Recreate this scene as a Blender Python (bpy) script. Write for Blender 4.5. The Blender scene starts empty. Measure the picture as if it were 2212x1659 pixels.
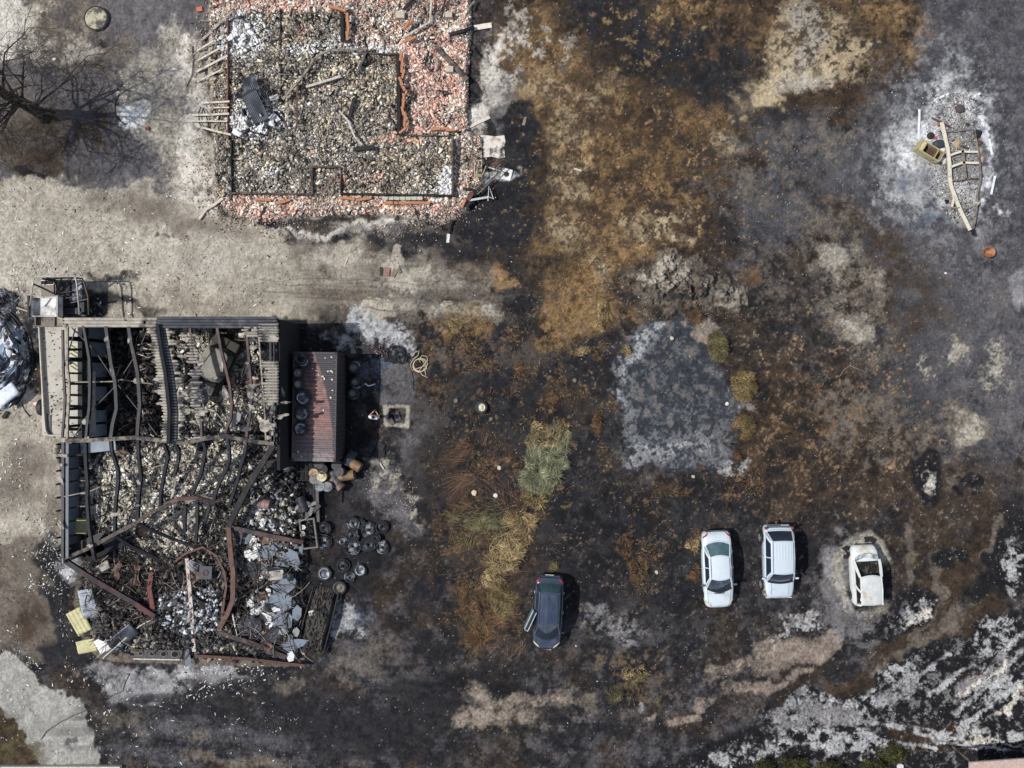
import bpy, math, random
import numpy as np
from mathutils import Vector, Matrix, Euler
R = math.radians
random.seed(7)
RS = np.random.RandomState(11)
scene = bpy.context.scene
col = scene.collection

# ---------------------------------------------------------------- camera
S, H, CU, CV = 37.0, 50.0, 1106.0, 829.5        # metres from the straight-down photo grid (2212 x 1659)
cam_d = bpy.data.cameras.new("camera"); cam = bpy.data.objects.new("camera", cam_d); col.objects.link(cam)
cam.location = (0, 0, H); cam.rotation_euler = (0, 0, 0)
cam_d.sensor_width = 36.0; cam_d.lens = 36.0*H/(2212.0/S); cam_d.clip_end = 1500
scene.camera = cam
# ---------------------------------------------------------------- light
EL = R(52)
w = bpy.data.worlds.new("World"); scene.world = w; w.use_nodes = True
nt = w.node_tree; bg = nt.nodes['Background']; bg.inputs[1].default_value = 0.11
sky = nt.nodes.new('ShaderNodeTexSky'); sky.sky_type = 'NISHITA'; sky.sun_disc = False
sky.sun_elevation = EL; sky.sun_rotation = R(-90)
tc = nt.nodes.new('ShaderNodeTexCoord'); nz = nt.nodes.new('ShaderNodeTexNoise')
nz.inputs['Scale'].default_value = 6.0; nz.inputs['Detail'].default_value = 7
rp = nt.nodes.new('ShaderNodeValToRGB'); rp.color_ramp.elements[0].position = .50; rp.color_ramp.elements[1].position = .66
mx = nt.nodes.new('ShaderNodeMix'); mx.data_type = 'RGBA'
nt.links.new(tc.outputs['Generated'], nz.inputs['Vector']); nt.links.new(nz.outputs['Fac'], rp.inputs[0])
nt.links.new(rp.outputs[0], mx.inputs[0]); nt.links.new(sky.outputs[0], mx.inputs[6]); mx.inputs[7].default_value = (8, 8.3, 9, 1)
nt.links.new(mx.outputs[2], bg.inputs[0])
sd = bpy.data.lights.new("sun", 'SUN'); sd.energy = 4.1; sd.angle = R(0.55); sd.color = (1, .97, .93)
sun = bpy.data.objects.new("sun", sd); col.objects.link(sun)
sun.rotation_euler = Vector((-math.cos(EL), 0.0, math.sin(EL))).to_track_quat('Z', 'Y').to_euler()
vs = scene.view_settings; vs.view_transform = 'Standard'; vs.look = 'None'; vs.exposure = 0.0; vs.gamma = 1
scene.render.engine = 'CYCLES'

# ---------------------------------------------------------------- helpers
def P(u, v, z=0.0):
    k = (1 - z/H)/S
    return Vector(((u-CU)*k, (CV-v)*k, z))
def lin(c):
    c = np.asarray(c, float)/255.0
    return np.where(c <= .04045, c/12.92, ((c+.055)/1.055)**2.4)
KEXP = 1.22
def alb(c):                       # tone as it looks in sun -> real base colour
    a = np.clip(lin(c)/KEXP, .004, .86)
    return (float(a[0]), float(a[1]), float(a[2]), 1.0)
def tag(o, label=None, cat=None, group=None, kind=None):
    if label: o['label'] = label
    if cat: o['category'] = cat
    if group: o['group'] = group
    if kind: o['kind'] = kind
    return o
def thing(name, label, cat, loc=(0, 0, 0), rz=0.0, group=None):
    o = bpy.data.objects.new(name, None); col.objects.link(o)
    o.location = loc; o.rotation_euler = (0, 0, rz); o.empty_display_size = .2
    return tag(o, label, cat, group)
def mat(name, c=(128, 128, 128), rough=.8, metal=0.0, var=.25, vs_=6.0, bump=.15, bs=30.0, attr=False, c2=None, m2=.5, spec=.4, coat=0.0, fine=0.0):
    m = bpy.data.materials.new(name); m.use_nodes = True; n = m.node_tree; b = n.nodes['Principled BSDF']
    b.inputs['Roughness'].default_value = rough; b.inputs['Metallic'].default_value = metal
    b.inputs['Specular IOR Level'].default_value = spec; b.inputs['Coat Weight'].default_value = coat
    t = n.nodes.new('ShaderNodeTexCoord')
    def noise(sc, det=5, ro=.6):
        q = n.nodes.new('ShaderNodeTexNoise'); q.inputs['Scale'].default_value = sc; q.inputs['Detail'].default_value = det
        q.inputs['Roughness'].default_value = ro; n.links.new(t.outputs['Object'], q.inputs['Vector']); return q
    if attr:
        a = n.nodes.new('ShaderNodeAttribute'); a.attribute_name = 'Col'; src = a.outputs['Color']
    else:
        a = n.nodes.new('ShaderNodeRGB'); a.outputs[0].default_value = alb(c); src = a.outputs[0]
    if c2 is not None:
        q = noise(vs_*.6, 6, .65); r = n.nodes.new('ShaderNodeValToRGB'); r.color_ramp.elements[0].position = m2-.07; r.color_ramp.elements[1].position = m2+.07
        n.links.new(q.outputs['Fac'], r.inputs[0]); x = n.nodes.new('ShaderNodeMix'); x.data_type = 'RGBA'
        n.links.new(r.outputs[0], x.inputs[0]); n.links.new(src, x.inputs[6]); x.inputs[7].default_value = alb(c2); src = x.outputs[2]
    if var > 0:
        q = noise(vs_, 6, .7); mr = n.nodes.new('ShaderNodeMapRange'); mr.inputs[1].default_value = .3; mr.inputs[2].default_value = .7
        mr.inputs[3].default_value = 1-var; mr.inputs[4].default_value = 1+var
        n.links.new(q.outputs['Fac'], mr.inputs[0])
        h = n.nodes.new('ShaderNodeVectorMath'); h.operation = 'SCALE'; n.links.new(src, h.inputs[0]); n.links.new(mr.outputs[0], h.inputs['Scale']); src = h.outputs[0]
    if fine > 0:
        q = noise(28, 3, .8); mr = n.nodes.new('ShaderNodeMapRange'); mr.inputs[1].default_value = .3; mr.inputs[2].default_value = .7
        mr.inputs[3].default_value = 1-fine; mr.inputs[4].default_value = 1+fine
        n.links.new(q.outputs['Fac'], mr.inputs[0])
        h = n.nodes.new('ShaderNodeVectorMath'); h.operation = 'SCALE'; n.links.new(src, h.inputs[0]); n.links.new(mr.outputs[0], h.inputs['Scale']); src = h.outputs[0]
    n.links.new(src, b.inputs['Base Color'])
    if bump > 0:
        q = noise(bs, 4, .7); bp = n.nodes.new('ShaderNodeBump'); bp.inputs['Strength'].default_value = bump; bp.inputs['Distance'].default_value = .02
        n.links.new(q.outputs['Fac'], bp.inputs['Height']); n.links.new(bp.outputs[0], b.inputs['Normal'])
    return m
_mc = {}
def cm(c, rough=.85, metal=0.0, var=.3, **k):      # cached plain material by tone
    key = (tuple(c), rough, metal, var, tuple(sorted(k.items(), key=str)))
    if key not in _mc: _mc[key] = mat('surface_%d' % len(_mc), c, rough, metal, var, **k)
    return _mc[key]

class MB:
    def __init__(s): s.v = []; s.f = []; s.c = []; s.cur = None
    def add(s, vs, fs, c=None):
        o = len(s.v); s.v += [tuple(a) for a in vs]; s.f += [tuple(i+o for i in f) for f in fs]
        s.c += [alb(c) if c is not None else (.5, .5, .5, 1)]*len(vs)
    def box(s, c, d, rot=None, col_=None, taper=1.0):
        M = rot if rot is not None else Matrix.Identity(3)
        if isinstance(M, (float, int)): M = Matrix.Rotation(M, 3, 'Z')
        c = Vector(c); vs = []
        for z in (-.5, .5):
            k = taper if z > 0 else 1
            for x, y in ((-.5, -.5), (.5, -.5), (.5, .5), (-.5, .5)):
                vs.append(c + M @ Vector((x*d[0]*k, y*d[1]*k, z*d[2])))
        s.add(vs, [(3, 2, 1, 0), (4, 5, 6, 7), (0, 1, 5, 4), (1, 2, 6, 5), (2, 3, 7, 6), (3, 0, 4, 7)], col_)
    def sweep(s, pts, prof, up=Vector((0, 0, 1)), scales=None, col_=None, closed=False, cap=True):
        pts = [Vector(p) for p in pts]; n = len(prof); vs = []
        for i, p in enumerate(pts):
            a = pts[i-1] if (i > 0 or closed) else p; b = pts[(i+1) % len(pts)] if (i < len(pts)-1 or closed) else p
            t = (b-a).normalized() if (b-a).length > 1e-9 else Vector((1, 0, 0))
            sd_ = t.cross(up)
            if sd_.length < .05: sd_ = t.cross(Vector((1, 0, 0)))
            sd_.normalize(); u2 = sd_.cross(t); k = scales[i] if scales else 1
            for x, z in prof: vs.append(p + sd_*x*k + u2*z*k)
        fs = []
        m = len(pts)
        for i in range(m if closed else m-1):
            j = (i+1) % m
            for q in range(n): fs.append((i*n+q, i*n+(q+1) % n, j*n+(q+1) % n, j*n+q))
        if cap and not closed:
            fs.append(tuple(range(n-1, -1, -1))); fs.append(tuple((m-1)*n+q for q in range(n)))
        s.add(vs, fs, col_)
    def tube(s, pts, r, n=8, scales=None, col_=None, closed=False):
        s.sweep(pts, [(math.cos(2*math.pi*i/n)*r, math.sin(2*math.pi*i/n)*r) for i in range(n)], scales=scales, col_=col_, closed=closed)
    def beam(s, pts, w_, h_, col_=None): s.sweep(pts, [(-w_/2, -h_/2), (w_/2, -h_/2), (w_/2, h_/2), (-w_/2, h_/2)], col_=col_)
    def ibeam(s, pts, w_, h_, t=.018, col_=None):
        W, h2 = w_/2, h_/2
        s.sweep(pts, [(-W, -h2), (W, -h2), (W, -h2+t), (t/2, -h2+t), (t/2, h2-t), (W, h2-t), (W, h2), (-W, h2), (-W, h2-t), (-t/2, h2-t), (-t/2, -h2+t), (-W, -h2+t)], col_=col_, cap=False)
    def lathe(s, prof, n=24, M=None, col_=None, cap=False):       # prof: (r, z)
        M = M or Matrix.Identity(4); vs = []
        for r, z in prof:
            for i in range(n):
                a = 2*math.pi*i/n; vs.append(M @ Vector((r*math.cos(a), r*math.sin(a), z)))
        fs = [(i*n+j, i*n+(j+1) % n, (i+1)*n+(j+1) % n, (i+1)*n+j) for i in range(len(prof)-1) for j in range(n)]
        if cap: fs.append(tuple(range(n-1, -1, -1))); fs.append(tuple((len(prof)-1)*n+j for j in range(n)))
        s.add(vs, fs, col_)
    def grid(s, f, nu, nv, col_=None, wrap=False):
        vs = [f(i/(nu-1), j/(nv-1)) for j in range(nv) for i in range(nu)]
        fs = [(j*nu+i, j*nu+i+1, (j+1)*nu+i+1, (j+1)*nu+i) for j in range(nv-1) for i in range(nu-1)]
        s.add(vs, fs, col_)
    def poly(s, pts, z0, z1, col_=None):
        n = len(pts); vs = [(x, y, z0) for x, y in pts]+[(x, y, z1) for x, y in pts]
        fs = [tuple(range(n-1, -1, -1)), tuple(range(n, 2*n))]+[(i, (i+1) % n, n+(i+1) % n, n+i) for i in range(n)]
        s.add(vs, fs, col_)
    def build(s, name, m, parent=None, smooth=False, solid=0.0, bevel=0.0, sub=0, attr=False):
        me = bpy.data.meshes.new(name); me.from_pydata(s.v, [], s.f); me.validate(); me.update()
        if attr:
            a = me.color_attributes.new('Col', 'FLOAT_COLOR', 'POINT'); a.data.foreach_set('color', np.array(s.c, 'f').ravel())
        o = bpy.data.objects.new(name, me); col.objects.link(o)
        if m: me.materials.append(m)
        if smooth: me.polygons.foreach_set('use_smooth', [True]*len(me.polygons))
        if solid: q = o.modifiers.new('s', 'SOLIDIFY'); q.thickness = solid; q.offset = 0
        if bevel: q = o.modifiers.new('b', 'BEVEL'); q.width = bevel; q.segments = 2; q.limit_method = 'ANGLE'
        if sub: q = o.modifiers.new('u', 'SUBSURF'); q.levels = sub; q.render_levels = sub
        if parent: o.parent = parent
        return o
def npmesh(name, V, F, m, C=None, smooth=False, parent=None):     # V (n,3), F (k,4|3)
    me = bpy.data.meshes.new(name); k = F.shape[1]
    me.vertices.add(len(V)); me.vertices.foreach_set('co', V.astype('f').ravel())
    me.loops.add(F.size); me.loops.foreach_set('vertex_index', F.astype('i').ravel())
    me.polygons.add(len(F)); me.polygons.foreach_set('loop_start', np.arange(0, F.size, k, dtype='i'))
    me.polygons.foreach_set('loop_total', np.full(len(F), k, 'i'))
    if smooth: me.polygons.foreach_set('use_smooth', np.ones(len(F), bool))
    me.update(calc_edges=True)
    if C is not None:
        a = me.color_attributes.new('Col', 'FLOAT_COLOR', 'POINT'); a.data.foreach_set('color', C.astype('f').ravel())
    if m: me.materials.append(m)
    o = bpy.data.objects.new(name, me); col.objects.link(o)
    if parent: o.parent = parent
    return o
def copy_tree(o, parent=None):
    c = o.copy(); col.objects.link(c); c.parent = parent
    for ch in [x for x in kids.get(o.name, [])]: pass
    for ch in list(o.children): copy_tree(ch, c)
    return c
kids = {}
def inpoly(U, V, pts):
    U = np.asarray(U); V = np.asarray(V); ins = np.zeros(U.shape, bool); n = len(pts)
    for i in range(n):
        x0, y0 = pts[i]; x1, y1 = pts[(i+1) % n]
        if y0 == y1: continue
        c = ((y0 > V) != (y1 > V)) & (U < (x1-x0)*(V-y0)/(y1-y0)+x0); ins ^= c
    return ins
# ================================================================ GROUND
STEP = .048
fx = np.arange(-31.5, 31.5001, STEP); fy = np.arange(-24, 24.0001, STEP)
ext = np.array([.3, .8, 1.6, 3, 6, 12, 25, 50, 90, 150, 260, 420])
gx = np.concatenate([(fx[0]-ext)[::-1], fx, fx[-1]+ext]); gy = np.concatenate([(fy[0]-ext)[::-1], fy, fy[-1]+ext])
NX, NY = len(gx), len(gy)
U = (gx*S+CU)[None, :].repeat(NY, 0); V = (CV-gy*S)[:, None].repeat(NX, 1)
def lat(a, sc, off):
    t = a/sc+off; i = np.floor(t).astype(int); f = t-i; f = f*f*(3-2*f); i0 = i.min(); return i-i0, f
def vnoise(sx, sy, seed):
    r = np.random.RandomState(seed); ix, wx = lat(gx, sx, r.rand()*7); iy, wy = lat(gy, sy, r.rand()*7)
    L = r.rand(iy.max()+2, ix.max()+2)
    A = L[iy]*(1-wy[:, None])+L[iy+1]*wy[:, None]
    return A[:, ix]*(1-wx)+A[:, ix+1]*wx
def fbm(sx, sy, seed, octs=5, gain=.55):
    t = 0; a = 1
    for k in range(octs): t = t+a*(vnoise(sx/2**k, sy/2**k, seed*31+k)-.5); a *= gain
    t = t/t.std(); return 1/(1+np.exp(-1.7*t))          # ~uniform 0..1
NB = fbm(6, 6, 1); NM = fbm(1.8, 1.8, 2, 6, .62); NM2 = fbm(2.2, 1.6, 3, 6, .62); NF = fbm(.5, .5, 4, 4, .8); NF2 = fbm(.35, .35, 5, 3, .85)
NFF = fbm(.11, .11, 6, 2, .9); NS = fbm(3.5, .5, 7, 5, .6); NC = fbm(.9, .9, 8, 5, .7); NC2 = fbm(.7, .7, 9, 4, .72)
W1 = (fbm(2.2, 2.2, 12, 4)-.5)*36; W2 = (fbm(2.2, 2.2, 13, 4)-.5)*36
WU = U+W1+(fbm(.6, .6, 14, 3)-.5)*12; WV = V+W2+(fbm(.6, .6, 15, 3)-.5)*12
NZ = dict(b=NB, m=NM, m2=NM2, f=NF, s=NS, c=NC, c2=NC2, ff=NF2)
G = np.zeros((NY, NX, 3))
def sm(x): x = np.clip(x, 0, 1); return x*x*(3-2*x)
def bb(u0, u1, v0, v1, mg=60):
    i0 = np.searchsorted(gx, (u0-mg-CU)/S); i1 = np.searchsorted(gx, (u1+mg-CU)/S)+1
    j0 = np.searchsorted(gy, (CV-v1-mg)/S); j1 = np.searchsorted(gy, (CV-v0+mg)/S)+1
    return slice(max(j0, 0), min(j1, NY)), slice(max(i0, 0), min(i1, NX))
def coords(q, warp):
    if warp == 1: return WU[q], WV[q]
    if warp: return U[q]+W1[q]*.25, V[q]+W2[q]*.25
    return U[q], V[q]
def segd(X, Y, pts):
    d = np.full(X.shape, 1e9)
    for (x0, y0), (x1, y1) in pts:
        dx, dy = x1-x0, y1-y0; t = np.clip(((X-x0)*dx+(Y-y0)*dy)/(dx*dx+dy*dy), 0, 1)
        d = np.minimum(d, np.hypot(X-x0-t*dx, Y-y0-t*dy))
    return d
def ell(cx, cy, rx, ry, rot=0, soft=.5, warp=1):
    o = np.zeros(U.shape); r = max(rx, ry)*(1+soft); q = bb(cx-r, cx+r, cy-r, cy+r)
    X, Y = coords(q, warp); X = X-cx; Y = Y-cy
    c, s_ = math.cos(R(rot)), math.sin(R(rot)); a = (X*c+Y*s_)/rx; b = (-X*s_+Y*c)/ry
    o[q] = sm((1+soft-np.sqrt(a*a+b*b))/(2*soft)); return o
def stroke(pts, wd, soft=.6, warp=1):
    o = np.zeros(U.shape); xs = [p[0] for p in pts]; ys = [p[1] for p in pts]; m_ = wd*(1+soft)
    q = bb(min(xs)-m_, max(xs)+m_, min(ys)-m_, max(ys)+m_); X, Y = coords(q, warp)
    o[q] = sm((1+soft-segd(X, Y, list(zip(pts[:-1], pts[1:])))/wd)/(2*soft)); return o
def pgon(pts, soft=12, warp=1):
    o = np.zeros(U.shape); xs = [p[0] for p in pts]; ys = [p[1] for p in pts]
    q = bb(min(xs)-soft, max(xs)+soft, min(ys)-soft, max(ys)+soft); X, Y = coords(q, warp)
    ins = inpoly(X, Y, pts); d = segd(X, Y, list(zip(pts, pts[1:]+pts[:1])))
    o[q] = sm(.5+np.where(ins, d, -d)/(2*soft)); return o
KC = dict(char=((28, 29, 32), (51, 50, 52)), grey=((84, 81, 82), (114, 110, 110)), brown=((41, 35, 30), (80, 65, 51)), dark=((24, 24, 27), (41, 40, 42)),
          tan=((94, 74, 50), (178, 144, 100)), sand=((156, 136, 106), (206, 188, 156)), pale=((148, 140, 126), (188, 180, 165)), chalk=((190, 183, 170), (222, 215, 203)),
          ash=((118, 119, 121), (204, 203, 200)), white=((190, 190, 192), (240, 240, 240)), mud=((88, 80, 72), (126, 116, 104)), gravel=((150, 142, 128), (190, 181, 165)),
          rust=((68, 53, 42), (120, 93, 66)), road=((146, 144, 136), (176, 173, 165)), blue=((62, 68, 80), (104, 112, 124)), gold=((100, 82, 54), (160, 132, 88)),
          pink=((122, 110, 100), (172, 156, 140)), olive=((56, 50, 36), (90, 80, 56)), lilac=((118, 116, 116), (162, 158, 158)), pash=((88, 89, 93), (146, 147, 150)), slate=((48, 50, 54), (74, 77, 82)), purp=((64, 65, 69), (94, 92, 94)))
KCL = {k: (lin(a), lin(b)) for k, (a, b) in KC.items()}
NG = NF*.4+NFF*.35+NF2*.25
def lay(kind, m, cov=1.0, nz='m', edge=.12, fn='f'):
    w_ = m > .002; js = np.where(w_.any(1))[0]; is_ = np.where(w_.any(0))[0]
    q = (slice(js[0], js[-1]+1), slice(is_[0], is_[-1]+1)); m = m[q]
    n = NZ[nz][q]*.56+NG[q]*.44; thr = 1-m*cov; edge = edge*1.15+.07
    a = sm((n-thr+edge)/(2*edge))*(m > .002)*np.clip(m*3, 0, 1)
    a = a*(.82+.18*np.clip(m*cov, 0, 1))
    f = (NZ[fn][q]*.6+NF2[q]*.4)[..., None]; c = KCL[kind][0]*(1-f)+KCL[kind][1]*f
    G[q] = G[q]*(1-a[..., None])+c*a[..., None]
one = np.ones_like(U)
def many(*ms):
    r = ms[0]
    for q in ms[1:]: r = np.maximum(r, q)
    return r
# base: burnt ground
lay('char', one, 1.3)
lay('brown', one, .36, 'm2', .25); lay('grey', one, .2, 'c', .3)
# right-hand grey haze, painted into the ground colour
lay('purp', ell(2120, 420, 300, 620, 8, .5), 1.0, 'm', .3)
lay('grey', many(ell(1980, 420, 160, 300, 0, .6), ell(2150, 760, 130, 200, 0, .6)), .62, 'm2', .3)
lay('grey', ell(1700, 520, 260, 110, 0, .6), .35, 'm', .3)
# brown scorched meadow on the right
lay('brown', many(ell(1760, 930, 300, 200, 20, .6), ell(1860, 560, 150, 260, -20, .7), ell(2060, 1150, 160, 170, 0, .6)), .72, 'c', .3)
lay('mud', many(ell(1850, 640, 80, 150, -15, .6), ell(1930, 940, 220, 90, 30, .7), ell(1600, 640, 120, 60, 0, .6)), .5, 'c2', .2)
lay('pale', many(ell(1850, 610, 70, 60, 0, .6), ell(1790, 560, 60, 26, 25, .6), ell(1860, 700, 40, 70, 0, .7), ell(1740, 520, 50, 22, 20, .6)), .5, 'm', .25)
lay('mud', many(ell(2080, 915, 50, 42, 20, .6, 1)), 1.0, 'm', .3); lay('pale', ell(2083, 920, 40, 34, 20, .6), .85, 'c', .3)
lay('pale', many(ell(1985, 780, 16, 40, -50, .6), ell(2050, 770, 30, 40, 0, .8), ell(2150, 780, 40, 60, 0, .8)), .5, 'c', .15)
lay('lilac', many(ell(2205, 640, 16, 60, 0, .6)), .8, 'm2', .3)
# golden meadow centre top
lay('brown', pgon([(1090, -30), (1960, -30), (1960, 150), (1840, 250), (1700, 300), (1620, 520), (1480, 580), (1330, 720), (1230, 790), (1080, 740), (960, 700), (980, 540), (1110, 480), (1120, 300), (1080, 100)], 50), 1.05, 'm2', .3)
lay('tan', many(ell(1350, 350, 230, 190, 0, .45), ell(1290, 520, 170, 130, 70, .5), ell(1160, 120, 100, 130, 0, .5), ell(1240, 640, 70, 120, 10, .5)), .86, 'c', .3)
lay('tan', many(ell(1780, 90, 190, 110, 0, .5), ell(1450, 60, 130, 60, 0, .6), ell(1560, 260, 160, 60, 20, .6)), .68, 'c', .3)
lay('sand', many(ell(1240, 290, 60, 150, 25, .5), ell(1225, 460, 40, 90, -12, .5), ell(1290, 600, 38, 60, 0, .6), ell(1400, 480, 90, 40, -12, .5), ell(1230, 330, 90, 30, -48, .5), ell(1180, 180, 70, 60, 0, .6)), .62, 'm2', .22)
lay('chalk', many(ell(1070, 160, 45, 60, 30, .6), ell(1090, 100, 50, 40, 0, .6), ell(1080, 220, 40, 30, 0, .6), ell(1200, 90, 60, 60, 0, .7)), .42, 'c2', .12)
lay('sand', many(ell(1730, 150, 80, 50, -20, .5), ell(1710, 60, 60, 90, 10, .5), ell(1810, 80, 70, 70, 0, .6), ell(1620, 200, 70, 30, 30, .6), ell(1600, 240, 40, 22, 0, .6)), .84, 'm', .2)
lay('pale', many(ell(1735, 100, 45, 80, 0, .5), ell(1725, 165, 80, 28, -14, .4)), .95, 'm2', .2)
lay('chalk', ell(1725, 160, 60, 20, -14, .5), .8, 'm', .25)
lay('brown', many(ell(1790, 30, 80, 40, 0, .6), ell(1870, 110, 60, 70, 0, .6)), .55, 'c', .15)
lay('char', many(ell(1440, 130, 160, 60, 28, .5), ell(1320, 20, 110, 40, 0, .5), ell(1540, 170, 90, 70, 20, .6), ell(1520, 60, 90, 40, 0, .6)), .72, 'c', .22)
lay('dark', many(ell(1425, 250, 36, 40, 0, .5), ell(1360, 255, 20, 18, 0, .5), ell(1385, 170, 60, 24, 0, .6)), .8, 'c', .2)
lay('char', many(ell(1130, 290, 60, 70, -10, .4), ell(1120, 400, 50, 60, 0, .4), ell(1060, 480, 110, 60, -20, .5), ell(1160, 350, 34, 80, 0, .6)), 1.15, 'c', .25)
lay('char', many(ell(1060, 600, 110, 40, 0, .6), ell(1150, 640, 50, 40, 0, .6), ell(1640, 330, 130, 50, 0, .6), ell(1110, 30, 60, 40, 0, .6)), .6, 'c', .25)
lay('sand', many(ell(1437, 236, 16, 6, 25, .4), ell(1560, 300, 60, 26, 0, .6), ell(1460, 510, 40, 12, -15, .5)), .8, 'm', .2)
lay('brown', many(ell(1350, 200, 200, 120, 0, .5), ell(1330, 420, 150, 100, 20, .6), ell(1500, 420, 110, 120, 0, .6), ell(1180, 380, 60, 90, 0, .6), ell(1850, 180, 120, 80, 0, .6), ell(1640, 60, 90, 60, 0, .6)), .6, 'c2', .2)
lay('dark', many(ell(1400, 120, 180, 70, 20, .6), ell(1500, 330, 140, 60, 10, .7), ell(1560, 480, 90, 70, 0, .7), ell(1300, 60, 120, 60, 0, .6), ell(1240, 560, 60, 60, 0, .7), ell(1180, 480, 50, 60, 0, .6)), .48, 'f', .2)
lay('char', many(ell(1600, 130, 90, 70, 0, .6), ell(1540, 400, 150, 40, -10, .7), ell(1640, 460, 100, 70, 0, .6), ell(1130, 560, 90, 40, 0, .6)), .6, 'c2', .22)
lay('purp', many(ell(1800, 350, 150, 110, 0, .6), ell(1700, 430, 120, 90, 0, .7), ell(1680, 300, 100, 50, 0, .7)), .8, 'm', .3)
lay('mud', many(ell(1640, 400, 140, 60, 10, .7), ell(1760, 300, 90, 50, 0, .7), ell(1760, 480, 90, 60, 0, .7)), .45, 'c2', .2)
lay('pale', many(ell(1735, 90, 50, 90, 0, .5, 2), ell(1745, 165, 90, 32, -14, .5, 2)), 1.0, 'c2', .25); lay('sand', many(ell(1820, 130, 80, 46, -10, .6, 2), ell(1640, 200, 70, 34, -20, .6, 2), ell(1690, 120, 40, 80, 0, .6, 2)), .72, 'c2', .2); lay('brown', many(ell(1700, 60, 90, 60, 0, .7), ell(1800, 60, 90, 60, 0, .6)), .36, 'f', .12)
lay('chalk', many(ell(1075, 150, 50, 80, 10, .6, 2), ell(1120, 60, 40, 60, 0, .6, 2)), .45, 'c2', .15); lay('brown', ell(1080, 150, 70, 120, 0, .6), .4, 'f', .15)
lay('rust', many(ell(1380, 300, 180, 170, 0, .6), ell(1450, 480, 120, 60, 0, .6), ell(1260, 620, 70, 80, 0, .6), ell(1500, 80, 130, 80, 0, .6)), .36, 'ff', .12)
lay('char', many(ell(1400, 110, 150, 110, 10, .5), ell(1530, 150, 110, 90, 20, .6), ell(1330, 20, 120, 40, 0, .6), ell(1640, 260, 110, 40, 0, .7)), .62, 'c', .2)
lay('gold', many(ell(1330, 60, 60, 40, 0, .8), ell(1370, 150, 50, 80, 0, .8), ell(1470, 40, 60, 50, 0, .8)), .3, 'ff', .08)
# tongue running down
lay('tan', many(stroke([(1240, 600), (1290, 640), (1250, 700), (1180, 730)], 34), stroke([(1290, 620), (1300, 690), (1265, 720)], 24), ell(1040, 600, 90, 26, 6, .6), ell(1000, 700, 60, 26, 10, .6)), .66, 'c', .2)
lay('gold', many(stroke([(1300, 660), (1310, 700), (1290, 730)], 10), stroke([(1170, 740), (1230, 700), (1280, 660)], 10), ell(1000, 680, 40, 22, 0, .6)), .7, 'c', .2)
lay('char', many(ell(1110, 690, 60, 60, 0, .4), ell(1290, 790, 80, 60, 0, .5), ell(1110, 850, 110, 60, 0, .5), ell(1190, 830, 60, 90, 0, .5), ell(1350, 620, 50, 60, 0, .6)), 1.0, 'c', .25)
lay('rust', many(ell(960, 740, 60, 50, 0, .7), ell(1180, 820, 50, 40, 0, .8), ell(1020, 1150, 90, 80, 0, .7), ell(1050, 1310, 70, 80, 0, .7), ell(1310, 760, 30, 30, 0, .7), ell(940, 810, 60, 60, 0, .7), ell(1620, 620, 60, 40, 0, .7)), .42, 'c2', .12)
lay('mud', many(ell(980, 760, 90, 40, 0, .7), ell(950, 900, 60, 60, 0, .7), ell(1150, 770, 70, 30, 0, .7)), .4, 'c', .2)
# pale yard on the left
yard = pgon([(-120, 395), (120, 400), (330, 400), (430, 440), (560, 500), (660, 520), (690, 560), (680, 700), (130, 720), (60, 640), (-120, 640)], 24)
lay('grey', pgon([(-120, -60), (460, -60), (470, 460), (300, 410), (-120, 400)], 30), 1.1, 'm', .3)
lay('mud', many(ell(110, 60, 130, 90, 0, .5), ell(60, 300, 110, 90, 0, .6), ell(200, 120, 90, 70, 0, .6)), .75, 'c', .25)
lay('pale', many(ell(380, 250, 90, 120, 10, .5), ell(330, 150, 60, 50, 0, .6), ell(420, 340, 60, 90, 0, .5), ell(395, 110, 60, 60, 0, .6)), .95, 'm', .3)
lay('chalk', many(ell(415, 250, 36, 70, 20, .6), ell(420, 340, 34, 40, 0, .6), ell(400, 130, 20, 70, 20, .7)), .75, 'm2', .25)
lay('grey', many(ell(350, 160, 60, 46, 30, .6), ell(370, 230, 70, 40, 30, .6)), .42, 'f', .14)
lay('chalk', many(ell(60, 560, 150, 60, 0, .8), ell(-20, 1000, 90, 120, 0, .8), ell(420, 400, 40, 60, 0, .7)), .5, 'm', .4)  # paler left side, part pale ground and part haze put into the colour
lay('chalk', many(ell(-10, 30, 70, 110, 0, .4), ell(5, 110, 26, 40, 0, .5)), 1.1, 'm', .2)
lay('pale', many(ell(60, 110, 60, 40, 0, .6), ell(170, 95, 40, 30, 0, .6), ell(70, 40, 40, 30, 0, .6)), .55, 'c', .2)
lay('char', many(ell(120, 300, 120, 70, 0, .7), ell(180, 350, 60, 40, 0, .7)), .45, 'c', .25)
lay('brown', many(ell(80, 330, 110, 70, 0, .6), ell(150, 300, 100, 60, 0, .7)), .55, 'c', .3)
lay('dark', many(ell(60, 380, 50, 12, 15, .4), ell(215, 78, 14, 10, 0, .5)), .8, 'c', .2)
lay('chalk', many(ell(292, 245, 42, 46, 0, .25)), .9, 'm2', .3); lay('white', ell(290, 250, 30, 34, 0, .5), .6, 'm', .2)
lay('pale', ell(285, 190, 30, 20, 0, .6), .7, 'c', .2)
lay('gravel', yard, 1.25, 'm', .3)
lay('chalk', many(ell(40, 560, 170, 90, 0, .9), ell(300, 560, 200, 60, 0, .9)), .4, 'b', .45)  # broad pale lift toward the left edge paints haze over the gravel
lay('pale', many(ell(60, 520, 120, 60, 0, .7), ell(420, 560, 120, 50, 0, .7), ell(250, 470, 90, 30, 0, .7)), .5, 'm2', .35)
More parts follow.
